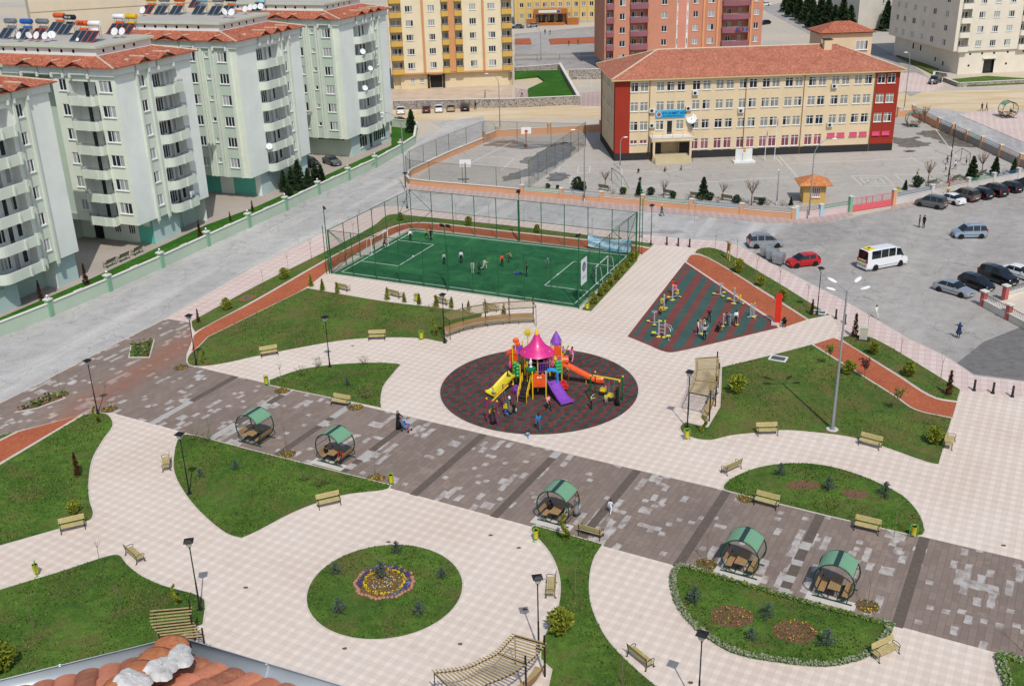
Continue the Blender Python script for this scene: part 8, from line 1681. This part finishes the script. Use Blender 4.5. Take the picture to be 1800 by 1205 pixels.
GB='passers-by in the far yards'
for a in [(853,172,'child in pink and pale blue in the yard behind the parked cars',(180,170,200)),(806,190,'person in black on the stone wall side left of two',BLK),(836,193,'person in black on the pavement by the stone wall, right of two',BLK),(917,171,'person in white and dark on the sandy patch beside the raised lawn',(190,180,180)),(958,61,'person in black in the distant school yard, left',BLK),(967,62,'person in dark clothes in the distant school yard, right',DKG),(1000,81,'person in black and white walking by the planted bed, left',DKG),(1016,79,'person in black and white walking by the planted bed, right',BLK),(1725,196,'child in dark clothes on the far right pavement, left of two',DKG),(1733,196,'person in dark clothes on the far right pavement, right of two',BLK)]: hp('walk',a[0],a[1],random.choice((0,60,-60,150)),a[2],a[3],BLK,.02,group=GB)
hp('sit',1775,203,-60,'person in dark green sitting in the far right shelter',(40,80,80),BLK,.1,sc=1.1)
# tricycle
g=G(927,767,PZ); t=thing('tricycle','small yellow and blue tricycle at the front edge of the playground','tricycle',g,rad(10)); m=MB(); m.path([(0,-.32,.5),(0,-.22,.28),(0,.2,.2)],.025,6); m.tube((-.15,-.3,.5),(.15,-.3,.5),.02,6); m.box((0,.1,.28),(.2,.22,.05)); m.build('frame',P_y,t)
for x,y,r in((0,-.3,.14),(-.18,.22,.10),(.18,.22,.10)): m=MB(); m.lathe([(.03,-.03),(r,-.03),(r,.03),(.03,.03)],(x,y,r),12,'x'); m.build('wheel',P_b,t)
# ================= plants =================
def mk_leaf(name,c1,c2,rough=.75):
    n=NB(name); g=n.N('ShaderNodeNewGeometry'); oi=n.N('ShaderNodeObjectInfo'); r=n.math('FRACT',n.math('ADD',g.outputs['Random Per Island'],n.math('MULTIPLY',oi.outputs['Random'],.0))); c=n.mix(r,lin(c1),lin(c2)); c=n.mix(n.math('MULTIPLY',oi.outputs['Random'],.25),c,lin(tuple(x*.6 for x in c1))); n.col(c); m=n.done(rough,0,.2); return m
L_th=mk_leaf('yellow_green_thuja_leaf',(96,112,34),(156,158,54)); L_dk=mk_leaf('dark_conifer_needles',(34,52,34),(68,88,54)); L_sp=mk_leaf('blue_grey_spruce_needles',(62,82,70),(120,136,120)); L_rd=mk_leaf('red_brown_cypress_leaf',(60,36,24),(104,70,36)); L_gr=mk_leaf('fresh_green_leaf',(74,104,34),(126,146,60)); L_tw=M('grey_brown_twig',(122,104,88),.9,var=.2,scale=8); L_bk=M('brown_bark',(92,72,56),.95,var=.25,scale=8,bump=.4); L_wh=mk_leaf('silvery_border_leaf',(100,110,80),(168,172,142)); L_pr=mk_leaf('purple_leaf',(80,36,40),(120,60,56))
def crown(m,n,shape,size,seed,rad0=1.0,h=1.0,lift=.0,elong=1.6):
    R_=random.Random(seed); k=0
    while k<n:
        z=R_.random(); a=R_.uniform(0,2*pi)
        if shape=='cone': r=(1-z)**.8*(.92+.16*math.sin(a*3+seed)) ; zz=z
        elif shape=='column': r=(1-abs(2*z-.9)**3)*.9*(1 if z<.9 else .5); zz=z
        else: t=z*2-1; r=math.sqrt(max(0,1-t*t))*(.85+.2*math.sin(a*2+seed+z*5)); zz=z
        rr=r*(R_.random()**.35); 
        if shape=='cone' and math.sin(z*26+a*2+seed)<-.55 and rr>.6*r: continue
        x,y,zc=rad0*rr*math.cos(a),rad0*rr*math.sin(a),lift+h*zz; s=size*R_.uniform(.6,1.3); u=Vector((R_.gauss(math.cos(a),.5),R_.gauss(math.sin(a),.5),R_.gauss(.5,.5))).normalized(); v=u.cross(Vector((R_.gauss(0,1),R_.gauss(0,1),R_.gauss(0,1)))).normalized(); c=Vector((x,y,zc)); m.add([c-v*s*.45,c+u*s*elong*.5-v*s*.1,c+v*s*.45,c-u*s*elong*.5],[(0,1,2,3)]); k+=1
PLP={}
def plant_proto(kind,seed):
    k=(kind,seed)
    if k in PLP: return PLP[k]
    t=thing({'thuja':'thuja_shrub','dark':'conifer_tree','cyp':'cypress','spruce':'young_spruce','round':'round_shrub','twist':'twisted_thuja','bare':'bare_tree','sap':'sapling','leafy':'young_leafy_tree','bush':'bare_shrub','redleaf':'young_red_leafed_tree'}[kind],'p','shrub' if kind in('thuja','round','twist','bush') else 'tree'); R_=random.Random(seed*7+3)
    m=MB()
    if kind in('thuja','cyp','dark','round','redcyp'):
        h={'thuja':1.25,'cyp':1.9,'dark':3.6,'round':.85}[kind]; r={'thuja':.33,'cyp':.3,'dark':1.15,'round':.5}[kind]; m.tube((0,0,0),(0,0,h*.8),.03 if h<3 else .1,6,.01); m.build('trunk',L_bk,t)
        m=MB(); crown(m,{'thuja':420,'cyp':420,'dark':1700,'round':520}[kind],'round' if kind=='round' else 'cone',{'thuja':.10,'cyp':.10,'dark':.24,'round':.10}[kind],seed,r,h,.06 if h<3 else .3,2.0); m.build('foliage',{'thuja':L_th,'cyp':L_dk,'dark':L_dk,'round':L_th}[kind],t)
    elif kind=='twist':
        m.path([(.16*math.sin(z*4.2),.16*math.cos(z*4.2),z) for z in [k*.14 for k in range(10)]],.03,5); m.build('stem',L_bk,t); m=MB()
        for i in range(46): z=i*.031; c=Vector((.17*math.sin(z*4.5),.17*math.cos(z*4.5),z+.05)); mm=MB(); crown(mm,14,'round',.085,i,.19*(1-z*.42),.2,0,1.6); m.add([Vector(v)+c for v in mm.v],mm.f)
        m.build('foliage',L_th,t)
    elif kind=='spruce':
        m.tube((0,0,0),(0,0,.9),.03,6,.01); m.build('trunk',L_bk,t); m=MB()
        for i in range(34):
            z=.08+.8*(i/34); L=(.55-.48*(i/34))*R_.uniform(.7,1.15); a=i*2.4+R_.random(); d=Vector((math.cos(a),math.sin(a),R_.uniform(.15,.6))).normalized()
            for j in range(9):
                c=Vector((0,0,z))+d*L*(j+1)/9
                for q in range(3): u=Vector((R_.gauss(0,1),R_.gauss(0,1),R_.gauss(0,1))).normalized(); v=u.cross(d).normalized(); s=.055; m.add([c-v*s*.25,c+u*s*1.3,c+v*s*.25,c-d*s],[(0,1,2,3)])
        m.build('needles',L_sp,t)
    else:
        H={'bare':2.6,'sap':2.7,'leafy':2.6,'bush':1.0,'redleaf':2.3}[kind]; th={'bare':.07,'sap':.022,'leafy':.03,'bush':.02,'redleaf':.03}[kind]; fork=H*{'bare':.42,'sap':.7,'leafy':.5,'bush':.05,'redleaf':.35}[kind]
        if kind!='bush': m.path([(0,0,0),(.02,.01,fork*.5),(0,.02,fork)],[th,th*.85,th*.7],6); m.build('trunk',L_tw if kind=='sap' else L_bk,t); m=MB()
        tips=[]; nb={'bare':16,'sap':5,'leafy':8,'bush':14,'redleaf':10}[kind]; sp={'bare':.75,'sap':.28,'leafy':.5,'bush':.8,'redleaf':.5}[kind]
        for i in range(nb):
            a=2*pi*i/nb*1.9+R_.random(); d=Vector((math.cos(a)*sp*R_.uniform(.5,1.1),math.sin(a)*sp*R_.uniform(.5,1.1),(H-fork)*R_.uniform(.6,1))); p0=Vector((0,0,fork)); p1=p0+d*.5+Vector((0,0,-.03)); p2=p0+d; m.path([p0,p1,p2],[th*.5,th*.33,th*.15],4,caps=False); tips+=[p1,p2]
            for j in range(4 if kind!='sap' else 1):
                q=p0.lerp(p2,R_.uniform(.35,.95)); e=q+Vector((R_.gauss(0,.22),R_.gauss(0,.22),R_.uniform(.05,.35)))*(H/2.6); m.path([q,e],[th*.25,th*.1],3,caps=False); tips.append(e)
        m.build('branches',L_tw,t)
        if kind in('leafy','redleaf'):
            m=MB()
            for p in tips:
                mm=MB(); crown(mm,7,'round',.11,R_.randrange(999),.16,.22,-.1); m.add([Vector(v)+p for v in mm.v],mm.f)
            m.build('foliage',L_gr if kind=='leafy' else L_pr,t)
        elif kind=='bush':
            m=MB(); crown(m,70,'round',.07,seed,.5,.7,.15); m.build('foliage',L_gr,t)
    PLP[k]=t; return t
PCOUNT={}
WH={'thuja':'shrub','cyp':'cypress','dark':'conifer','round':'shrub','spruce':'spruce','twist':'thuja','bare':'tree','sap':'sapling','leafy':'tree','bush':'shrub','redleaf':'tree'}
def plants(kind,pts,label,group,sc=1.0,z=PZ+.05,mat=None,sy=1.0):
    n=len(pts); seen={}
    ordw=['first','second','third','fourth','fifth','sixth','seventh','eighth','ninth','tenth','eleventh','twelfth']
    for i,p in enumerate(pts):
        pr_=plant_proto(kind,i%3+1); s=sc*random.uniform(.88,1.12)*(p[2] if len(p)>2 else 1)
        lb=label if n==1 else (ordw[i]+' '+label if n<=12 else label)
        if len(p)>3: lb=p[3]
        o=place(pr_,USED,G(p[0],p[1],z),random.uniform(0,6),lb,group if n>1 or len(p)<=3 else group,(s,s,s*sy))
        if mat:
            for ch in KID.get(o.name,[]):
                if ch.name.startswith(('foliage','needles')): ch.material_slots[0].link='OBJECT'; ch.material_slots[0].material=mat
plants('thuja',[(547,503),(567,510),(593,515),(681,526),(711,531),(737,535),(767,539),(794,541),(824,547),(855,549),(886,552)],'yellow-green thuja from the left along the lawn edge beside the pitch','thujas beside the pitch',1.0)
plants('round',[(1043,533),(1056,520),(1064,512),(1073,502),(1084,491),(1092,480),(1102,470),(1110,460),(1117,454)],'golden shrub from the near end along the right side of the pitch','golden shrubs by the pitch',1.0,sy=1.3)
plants('round',[(399,544,1,'yellow-green shrub on the outer left strip of lawn'),(500,490,1,'green-brown shrub on the outer lawn strip behind the pitch corner'),(704,387,1,'brownish shrub at the bend of the lawn strip behind the pitch'),(824,397,1,'green shrub on the far lawn strip, left of the middle'),(944,409,1,'green shrub on the far lawn strip, right of the middle'),(1298,478,1.2,'round shrub on the upper right lawn strip near the sign board'),(1337,502,1,'round shrub half way down the upper right lawn strip'),(1374,528,1,'round shrub near the red totem on the upper right strip'),(1535,622,1.1,'dark shrub at the top of the right lawn strip'),(1597,661,1.1,'round shrub in the middle of the right lawn strip'),(1491,657,1,'shrub on the right lawn beside the red track'),(1642,779,1.2,'round golden shrub at the lower right corner of the right lawn'),(1296,690,1.3,'spreading shrub on the right lawn behind the pergola'),(986,1113,1.3,'golden green shrub on the narrow vertical lawn'),(6,1178,1.6,'yellowish shrub at the bottom left corner of the photo'),(131,902,.9,'yellow shrub at the lower corner of the left lawn')],'','park shrubs',1.15,sy=1.2)
plants('cyp',[(349,566,.8,'small dark red cone-shaped cypress near the plaza lamp'),(1427,553,.9,'dark red cypress beside the black lamp in the upper right strip'),(72,527,1.1,'brown thin cypress behind the green wall, leftmost'),(152,500,1.2,'dark thin cypress before the courtyard benches'),(352,417,1.1,'brown-tipped cypress beside the third wall pillar in view'),(405,388,.7,'thin brown cypress in the courtyard grass'),(444,371,.9,'reddish cypress near the teal corner of the courtyard')],'','dark cypresses',1.0,mat=L_rd)
plants('cyp',[(1502,592,1.2,'dark green cypress beside the electrical cabinet'),(1667,694,1.2,'dark green cypress at the tip of the right lawn strip'),(137,836,1.0,'golden green cypress standing in the left lawn')],'','dark cypresses',1.05)
plants('twist',[(993,952,1.2,'yellow twisted thuja beside the bench at the top of the narrow lawn'),(1237,760,1,'yellow twisted thuja at the foot of the right pergola'),(765,591,1.1,'yellow twisted thuja left of the long curved pergola'),(311,1064,1,'yellow twisted thuja behind the bottom left pergola'),(171,744,1,'yellow twisted thuja beside the plaza lamp at the left'),(358,637,1,'yellow twisted thuja beside the lamp at the left tip of the big lawn')],'','twisted thujas',1.0)
plants('spruce',[(414,825,1,'grey-green young spruce in the leaf-shaped lawn'),(671,1016,1.25,'grey-green spruce at the centre of the round flower bed'),(590,1008,1,'grey-green spruce at the left of the round lawn'),(697,972,1,'grey-green spruce at the back of the round lawn'),(776,1017,1.1,'grey-green spruce at the right of the round lawn'),(597,1078,1.2,'grey-green spruce at the front left of the round lawn'),(737,1080,1.1,'grey-green spruce at the front right of the round lawn'),(1349,1086,1.2,'silver spruce between the two flower ovals'),(1220,1060,1.2,'grey-green spruce at the left end of the flower-edged lawn'),(1453,1135,1.3,'grey-green spruce at the right end of the flower-edged lawn'),(1320,1125,1.1,'dark spruce at the lower middle of the flower-edged lawn'),(1456,862,1.2,'silver spruce in the middle of the half-moon lawn'),(1372,836,1.1,'grey-green spruce at the left of the half-moon lawn'),(1555,873,1.2,'grey-green spruce at the right of the half-moon lawn'),(611,678,1,'grey-green spruce in the small leaf-shaped lawn'),(352,838,.8,'small grey spruce beside the left path lamp')],'','young spruces',1.1)
plants('dark',[(500,336,.8),(514,335,.95),(526,332,1.05),(543,333,.9),(556,326,.95),(566,322,.8)],'dark conifer from the left in the courtyard clump','courtyard conifers',1.0,z=.1); plants('dark',[(724,233,1.0,'dark conifer at the far end of the green boundary wall')],'','',1.0,z=.1); plants('round',[(508,345),(532,342),(552,338)],'olive shrub from the left under the courtyard conifers','courtyard shrubs',1.8,z=.12,mat=L_dk)
plants('dark',[(1382,22,1.1),(1392,30,1.3),(1404,36,1.3),(1416,42,1.5),(1428,50,1.3),(1440,54,1.5),(1452,60,1.5),(1464,64,1.4),(1478,66,1.5),(1492,62,1.3),(1398,22,1.2),(1425,38,1.2)],'dark pine from the left in the long row by the distant road','pines by the distant road',1.75,z=.02); plants('dark',[(1556,55,1.2),(1568,50,1.4),(1580,52,1.5),(1592,56,1.4),(1604,60,1.1)],'dark pine from the left between the grey wall and the cream building','pines beside the cream building',1.75,z=.02)
plants('bare',[(1064,331,1),(1167,347,.9),(1270,352,1.0),(1321,361,1.4),(1631,322,1.25),(1725,306,1.15),(1624,217,1.1)],'bare round-headed tree from the left inside the school wall','bare trees in the school yard',1.1,z=.02)
plants('dark',[(1236,350,.75,'dark green cone tree between the school yard benches'),(1707,316,.85,'dark cone tree behind the blue rail panels right of the gate'),(1748,309,.85,'dark cone tree next to the last yard bench'),(1781,304,.6,'small dark conifer at the right end of the painted wall'),(1390,361,.35,'tiny conifer beside the gatehouse'),(1123,345,.55,'dark shrub-like conifer inside the school wall'),(1591,334,.4,'small conifer just right of the pink gate')],'','school yard conifers',1.0,z=.02)
plants('round',[(1015,333,1.9),(1024,335,1.6),(1144,343,1.4),(1095,342,1.2),(1183,349,1.1),(1248,352,1.2),(1612,329,2.0),(1295,357,1.2),(1338,360,1.2),(963,331,.8),(980,332,.7)],'dark green shrub inside the school wall','school yard shrubs',1.0,z=.02,mat=L_dk); plants('bush',[(1078,341),(1132,346),(1210,351),(1232,353),(1262,356),(1305,358),(1350,361),(1376,362),(1650,322),(1690,317),(1765,306)],'low twiggy shrub inside the school wall','low yard shrubs',1.0,z=.02)
SAPS=[(463,505,'left side of the outer lawn strip'),(507,478,'outer lawn strip below the pitch corner'),(548,458,'outer lawn strip beside the ladder pole'),(622,420,'pavement left of the pitch'),(655,402,'pavement near the far left pitch corner'),(802,386,'pavement behind the pitch, left'),(860,392,'pavement behind the pitch, middle'),(921,392,'pavement behind the pitch, right of middle'),(1041,416,'pavement behind the blue banner'),(1257,444,'upper right strip near its top'),(1295,456,'upper right strip by the sign board'),(1329,490,'upper right strip before the containers'),(1369,513,'upper right strip above the red totem'),(1419,541,'upper right strip beside the dark red cypress'),(1524,590,'pavement beside the electrical cabinet'),(1581,640,'right strip half way down'),(1652,677,'right strip near its tip'),(192,721,'plaza beside the upper left lawn'),(107,692,'plaza beside the triangular bed'),(496,688,'promenade edge under the small leaf-shaped lawn'),(504,797,'promenade between the first two shelters'),(661,841,'promenade near the right tip of the leaf-shaped lawn'),(1312,878,'promenade at the left of the half-moon lawn'),(1012,1050,'narrow vertical lawn'),(1241,993,'promenade corner of the flower-edged lawn'),(1094,1204,'bottom of the narrow vertical lawn'),(1525,1066,'promenade right of the last shelter'),(1571,943,'half-moon lawn behind its right bench'),(1797,1143,'bottom right corner lawn'),(180,1005,'tip of the bottom left lawn'),(212,1080,'middle of the bottom left lawn'),(60,1110,'left part of the bottom left lawn'),(367,760,'top corner of the leaf-shaped lawn'),(1077,345,'school wall pavement, left'),(1221,387,'school wall pavement by the pink-brown rails'),]
for i,(x,y,l) in enumerate(SAPS):
    place(plant_proto('sap',i%3+1),USED,G(x,y,PZ+.04),random.uniform(0,6),'thin bare sapling on the '+l,'thin saplings',random.uniform(.9,1.25))
plants('leafy',[(1457,643,1,'slender tree with yellow-green leaves right of the mast'),(1577,724,1,'slender tree with sparse green leaves beside the lower track')],'','young trees on the right lawn',.95); plants('redleaf',[(1519,664,.8,'small dark red leafed tree beside the track')],'','',1.0)
plants('bush',[(340,773),(365,775),(530,660),(560,645),(640,690),(645,700),(535,845),(560,855),(575,850),(640,640),(760,548),(790,300),(690,380),(520,1000),(1255,990),(370,855)][:11],'twiggy half-bare shrub from the left on the leaf-shaped lawns','twiggy shrubs',1.1)
# soil rings round promenade trees, planted triangles
def ringsoil(x,y,r=.75,cols=None,l=''):
    g=G(x,y,PZ); m=MB(); m.prism(circ(g,r,r*.85,14,.08),PZ,PZ+.03); struct('soil_bed',m,m_soil); flowers('weeds','yellow-green weeds round the '+l,circ(g,r*.95),70,[F_y,F_g,F_g],PZ+.03,.14)
for x,y,l in ((192,719,'sapling by the upper left lawn'),(107,693,'sapling on the left plaza'),(496,687,'sapling under the small leaf-shaped lawn'),(504,798,'sapling between the first two shelters'),(661,841,'sapling near the leaf lawn tip'),(1312,876,'sapling at the half-moon lawn'),(1241,992,'sapling by the flower-edged lawn'),(1525,1066,'sapling right of the last shelter'),(318,646,'lawn tip on the plaza'),(625,716,'bench under the small leaf-shaped lawn')): ringsoil(x,y,l=l)
for pp,l,st in (([(30,724,1),(88,693,1),(112,700,1),(66,717,1)],'triangular bed on the left plaza',m_soil),([(228,628,1),(232,606,1),(270,598,1),(262,628,1)],'bed at the top of the plaza by the road',m_grass)):
    P=curve(pp,2,True,PZ); m=MB(); m.prism(offset(P,.12),0,PZ+.08); struct('kerb',m,m_kerb); m=MB(); m.prism(P,0,PZ+.10); struct('planting_bed',m,st); flowers('rose_shrubs','low leafy shrubs filling the '+l,P,80,[F_g,L_dk,L_gr,F_r,L_wh],PZ+.1,.4,.13)
# leafy borders of the bottom right lawns
def border(pp,w,n,l,cols,closed=False):
    P=[Vector(p) for p in curve(pp,6,closed,PZ)]; L=[];Q=[]
    for i,p in enumerate(P):
        d=(P[min(i+1,len(P)-1)]-P[max(i-1,0)]).normalized(); L.append(tuple(p)); Q.append(tuple(p+Vector((-d.y,d.x))*w))
    flowers('border_plants',l,L+Q[::-1],n,cols,.17,.2,.065)
border([(1210,994),(1197,992),(1187,996),(1178,1012),(1180,1040),(1188,1065),(1213,1099),(1251,1129),(1287,1149),(1350,1163),(1450,1173),(1500,1165),(1530,1153),(1560,1125),(1572,1100)],.4,2000,'silvery leafed border plants along the curved edge of the bottom right lawn',[L_wh,L_wh,F_g,L_wh]); border([(1572,1098),(1460,1068),(1350,1037),(1212,995)],.45,800,'mixed weeds and border plants along the promenade edge of the bottom right lawn',[L_wh,F_g,F_g,L_th,L_gr])
border([(1800,1160),(1765,1148),(1750,1152),(1753,1178),(1763,1204),(1790,1260)],.6,700,'silvery border plants round the bottom right corner lawn',[L_wh,F_g,L_gr])
# grass tufts over the lawns
def tufts(P,n,z,mats,seed):
    R_=random.Random(seed); xs=[p[0] for p in P];ys=[p[1] for p in P]; m=MB(); k=0; tries=0
    vs=m.v;fs=m.f;mi=m.m
    while k<n and tries<n*6:
        tries+=1; x=R_.uniform(min(xs),max(xs));y=R_.uniform(min(ys),max(ys))
        if math.sin(x*.9+seed)+math.sin(y*.7+x*.3)+R_.uniform(-1.6,1.6)<-.2 or not inside((x,y),P): continue
        k+=1; h=R_.uniform(.05,.13); w=R_.uniform(.03,.07); c=R_.choice((0,0,1,1,2)) ; a=R_.uniform(0,pi)
        for j in(0,1):
            b=len(vs); ca,sa=math.cos(a+j*1.5)*w,math.sin(a+j*1.5)*w; lx,ly=R_.uniform(-.05,.05),R_.uniform(-.05,.05)
            vs.extend([(x-ca,y-sa,z-.01),(x+ca,y+sa,z-.01),(x+lx,y+ly,z+h)]); fs.append((b,b+1,b+2)); mi.append(c)
    o=m.build('grass',mats); o['kind']='stuff'; o['label']='short rough grass growing over a lawn'; o['category']='grass'; return o
T_a=mk_leaf('mid_green_blade',(64,92,32),(92,118,44)); T_b=mk_leaf('light_green_blade',(96,126,50),(130,150,72)); T_c=mk_leaf('dark_green_blade',(36,60,20),(56,82,30))
for i,(P,mt,z) in enumerate(LAWNS):
    ar=abs(sum(P[k][0]*P[(k+1)%len(P)][1]-P[(k+1)%len(P)][0]*P[k][1] for k in range(len(P)))/2); n=int(min(9000,ar*(26 if mt is not m_grass_dry else 13)))
    tufts(P,n,z,[T_a,T_b,T_c],i+1)
# ================= the tiled eave corner of the building the photo is taken from =================
ZG=36.4; c0=G(310,1121,ZG); pl_=G(0,1197,ZG); pr_=G(590,1205,ZG); dL=(pl_-c0).normalized(); dR=(pr_-c0).normalized()
nr=thing('tiled_roof_corner','weathered terracotta roof corner with a metal gutter and broken mortar at the bottom left','roof',(c0.x,c0.y,c0.z))
m_zinc=M('pale_zinc_gutter',(176,186,192),.45,metal=.25,var=.12,scale=1.5); m_oldtile=[]
def mk_old(name,c):
    n=NB(name); v=n.pos((1,1,1),0,True); oi=n.N('ShaderNodeNewGeometry'); f=n.noise(v,7,5,.65); g=n.noise(v,30,4,.7); r=oi.outputs['Random Per Island']; a=lin(c); b=lin(tuple(x*.72 for x in c)); d=lin((206,140,96)); col=n.mix(r,a,b); col=n.mix(n.ramp(f,[(.5,(0,0,0)),(.7,(.7,.7,.7))]),col,d); col=n.mix(.5,col,n.ramp(g,[(.3,(.3,.3,.3)),(.7,(.68,.68,.68))]),'OVERLAY'); n.col(col); n.bump(n.math('ADD',f,g),.5,.01); return n.done(.8,0,.25)
m_old=mk_old('weathered_terracotta',(214,136,106)); m_old2=mk_old('orange_ridge_terracotta',(206,128,84))
SLP=.42
for dd,oth in ((dL,dR),(dR,dL)):
    inn=Vector((dd.y,-dd.x,0)); 
    if inn.dot(-c0.normalized())<0: inn=-inn
    # half round gutter, rolled outer lip
    m=MB(); P=[]; prof=[(0.0,.02),(-.02,.0),(0.0,-.05),(.035,-.09),(.08,-.09),(.11,-.05),(.11,-.03)]; n=7
    for t in (-.0,2.6):
        for (u,z) in prof: off=u*((1/ max(.35,abs(math.sin(math.acos(max(-1,min(1,dd.dot(oth))))/2)))) if t==0 else 1); q=dd*t+((dL+dR).normalized()*off if t==0 else inn*u); P.append((q.x,q.y,z))
    m.add(P,[(k,k+1,n+k+1,n+k) for k in range(n-1)]); o=m.build('gutter',m_zinc,nr,True,autosmooth=50); sd_=o.modifiers.new('thick','SOLIDIFY'); sd_.thickness=.008
    for s in (.9,1.8): m=MB(); m.path([(dd*s+inn*u+Vector((0,0,z-.006))) for u,z in prof],.012,5); m.build('gutter_seam',m_zinc,nr)
    # fascia and wall below
    bis=(dL+dR).normalized()
    m=MB(); a=bis*.17; b=dd*2.7+inn*.12; m.add([(a.x,a.y,-.05),(b.x,b.y,-.05),(b.x,b.y,-.4),(a.x,a.y,-.4)],[(0,1,2,3)]); m.build('fascia',s_white,nr)
    # tiles: columns running up the slope, clipped at the hip
    W=.165; up=(inn*math.cos(SLP)+Vector((0,0,math.sin(SLP)))).normalized(); nrm=Vector((0,0,math.cos(SLP)))-inn*math.sin(SLP); ncol=17; m=MB()
    for cidx in range(ncol):
        s0=.12+W*cidx
        for r_ in range(5):
            base=dd*(s0+W*.5)+inn*.15+up*(r_*.36)-Vector((0,0,.05)); hipn=base.dot(inn); # keep on this side of the hip
            side=dd-bis*dd.dot(bis); t_=base.dot(dd)-0; 
            if (base-bis*base.dot(bis)).dot(side)<-.01 or Vector((base.x,base.y)).length>3.6: continue
            jit=random.uniform(-.012,.012); vs=[]; K=8
            for e,(L,rr,lf) in enumerate(((-.03,.088,.022),(.40,.074,.0))):
                for k in range(K+1): a_=pi*k/K; vs.append(base+up*(L+jit)+dd*(math.cos(a_)*rr)+nrm*(math.sin(a_)*rr*.42+lf))
            for k in range(K+1): a_=pi*k/K; vs.append(base+up*(-.03+jit)+dd*(math.cos(a_)*.074)+nrm*(math.sin(a_)*.074*.42+.012))
            m.add(vs,[(k,k+1,K+2+k,K+1+k) for k in range(K)]+[(k,k+1,2*K+3+k,2*K+2+k) for k in range(K)])
    m.build('tile_field',m_old,nr,True,autosmooth=60)
    m=MB(); a=bis*.3-Vector((0,0,.06)); b=dd*3+inn*.22-Vector((0,0,.06)); c=b+up*2.4; d=bis*3.2+Vector((0,0,math.tan(SLP)*3.2*abs(bis.dot(inn)))); m.add([a,b,c,d],[(0,1,2,3)]); m.build('tile_bed',m_old,nr)
bis=(dL+dR).normalized(); hs=abs(bis.dot(Vector((dL.y,-dL.x,0)))) ; hd_=(bis+Vector((0,0,math.tan(SLP)*hs))).normalized()
for k in range(6):
    b=bis*.13+Vector((0,0,.01))+hd_*(.33*k); m=MB(); sx=hd_.cross(Vector((0,0,1))).normalized(); nn=sx.cross(hd_); vs=[];K=10
    for (L,rr) in ((-.05,.135),(.0,.14),(.03,.12),(.40,.10)):
        for j in range(K+1): a_=pi*j/K; vs.append(b+hd_*L+sx*math.cos(a_)*rr+nn*math.sin(a_)*rr*.62)
    m.add(vs,[(r*(K+1)+j,r*(K+1)+j+1,(r+1)*(K+1)+j+1,(r+1)*(K+1)+j) for r in range(3) for j in range(K)]); o=m.build('ridge_tile',m_old2,nr,True,autosmooth=60); sd_=o.modifiers.new('thick','SOLIDIFY'); sd_.thickness=.012
def mk_mortar():
    n=NB('broken_grey_mortar'); v=n.pos(obj=True); f=n.noise(v,9,6,.7,.4); g=n.noise(v,40,4,.7); n.col(n.ramp(f,[(.3,lin((186,180,172))),(.5,lin((220,216,210))),(.7,lin((232,230,226)))])); n.bump(n.math('ADD',f,g),.5,.015); return n.done(.95,0,.1)
m_mort=mk_mortar(); R_=random.Random(5)
def lump(cx,cy,L,W_,seed):
    """a ragged flat slab of mortar along the hip"""
    R_=random.Random(seed); N=44; sx=hd_.cross(Vector((0,0,1))).normalized(); nn=sx.cross(hd_); m=MB(); vs=[];rings=6
    out=[1+.2*math.sin(2*t+seed)+.12*math.sin(3*t+seed*2)+.05*math.sin(7*t+seed)+.03*math.sin(16*t)+R_.uniform(-.03,.03) for t in [2*pi*k/N for k in range(N)]]
    for r in range(rings+1):
        f=1-r/rings
        for k in range(N): a_=2*pi*k/N; rr=out[k]*f; x=L*rr*math.cos(a_); y=W_*rr*math.sin(a_); z=.075-.30*abs(cy+y)+.012*(1-f**4)+R_.uniform(-.005,.005) ; vs.append(bis*.0+hd_*(cx+x)+sx*(cy+y)+nn*(z+.0-(.025 if r==0 else 0)))
    m.add(vs,[(r*N+k,r*N+(k+1)%N,(r+1)*N+(k+1)%N,(r+1)*N+k) for r in range(rings) for k in range(N)]); m.build('mortar_patch',m_mort,nr,True)
lump(.50,-.20,.24,.10,3); lump(.80,-.17,.20,.13,8); lump(1.15,-.08,.2,.12,4)
wl=MB(); a=bis*.35; b=dL*6+bis*.5; c=dR*6+bis*.5; d=bis*9
wl.prism([(a.x,a.y),(c.x,c.y),(c.x+d.x,c.y+d.y),(b.x+d.x,b.y+d.y),(b.x,b.y)],-36.3,-.38); wl.build('house_wall',s_white,nr)
# ================= washing on balconies =================
def wash(b,x,y,z,cols,label):
    t=thing('laundry',label,'laundry',blk(b,x,y,z),b.rotation_euler.z,'washing hung on balconies'); m=MB(); m.tube((-.1,0,0),(len(cols)*.5+.1,0,0),.012,4); m.build('line',m_rail,t)
    for i,c in enumerate(cols): m=MB(); m.add([(i*.5,-.01,0),(i*.5+.42,-.01,0),(i*.5+.42,-.07,-.45),(i*.5+.40,-.02,-.9+.2*(i%2)),(i*.5+.02,-.02,-.85+.2*(i%2)),(i*.5,-.07,-.45)],[(0,1,2,5),(5,2,3,4)]); m.build('garment',M('cloth_%d_%d_%d'%c,c,.85,var=.08),t)
wash(BLK_D,9.2,-1.25,17.3,[(222,220,216),(200,150,150),(222,220,216)],'white and pink washing on an upper balcony of the block with shop windows')
wash(SB,33.2,-2.2,9.6,[(40,60,110),(60,70,120),(190,50,50),(40,60,110),(90,110,150),(50,60,90)],'blue and red washing on a mauve balcony of the salmon building')
wash(BLK_B,9.4,-1.2,5.9,[(222,222,222),(180,190,200)],'white washing on the lowest roadside balcony, behind the courtyard benches')
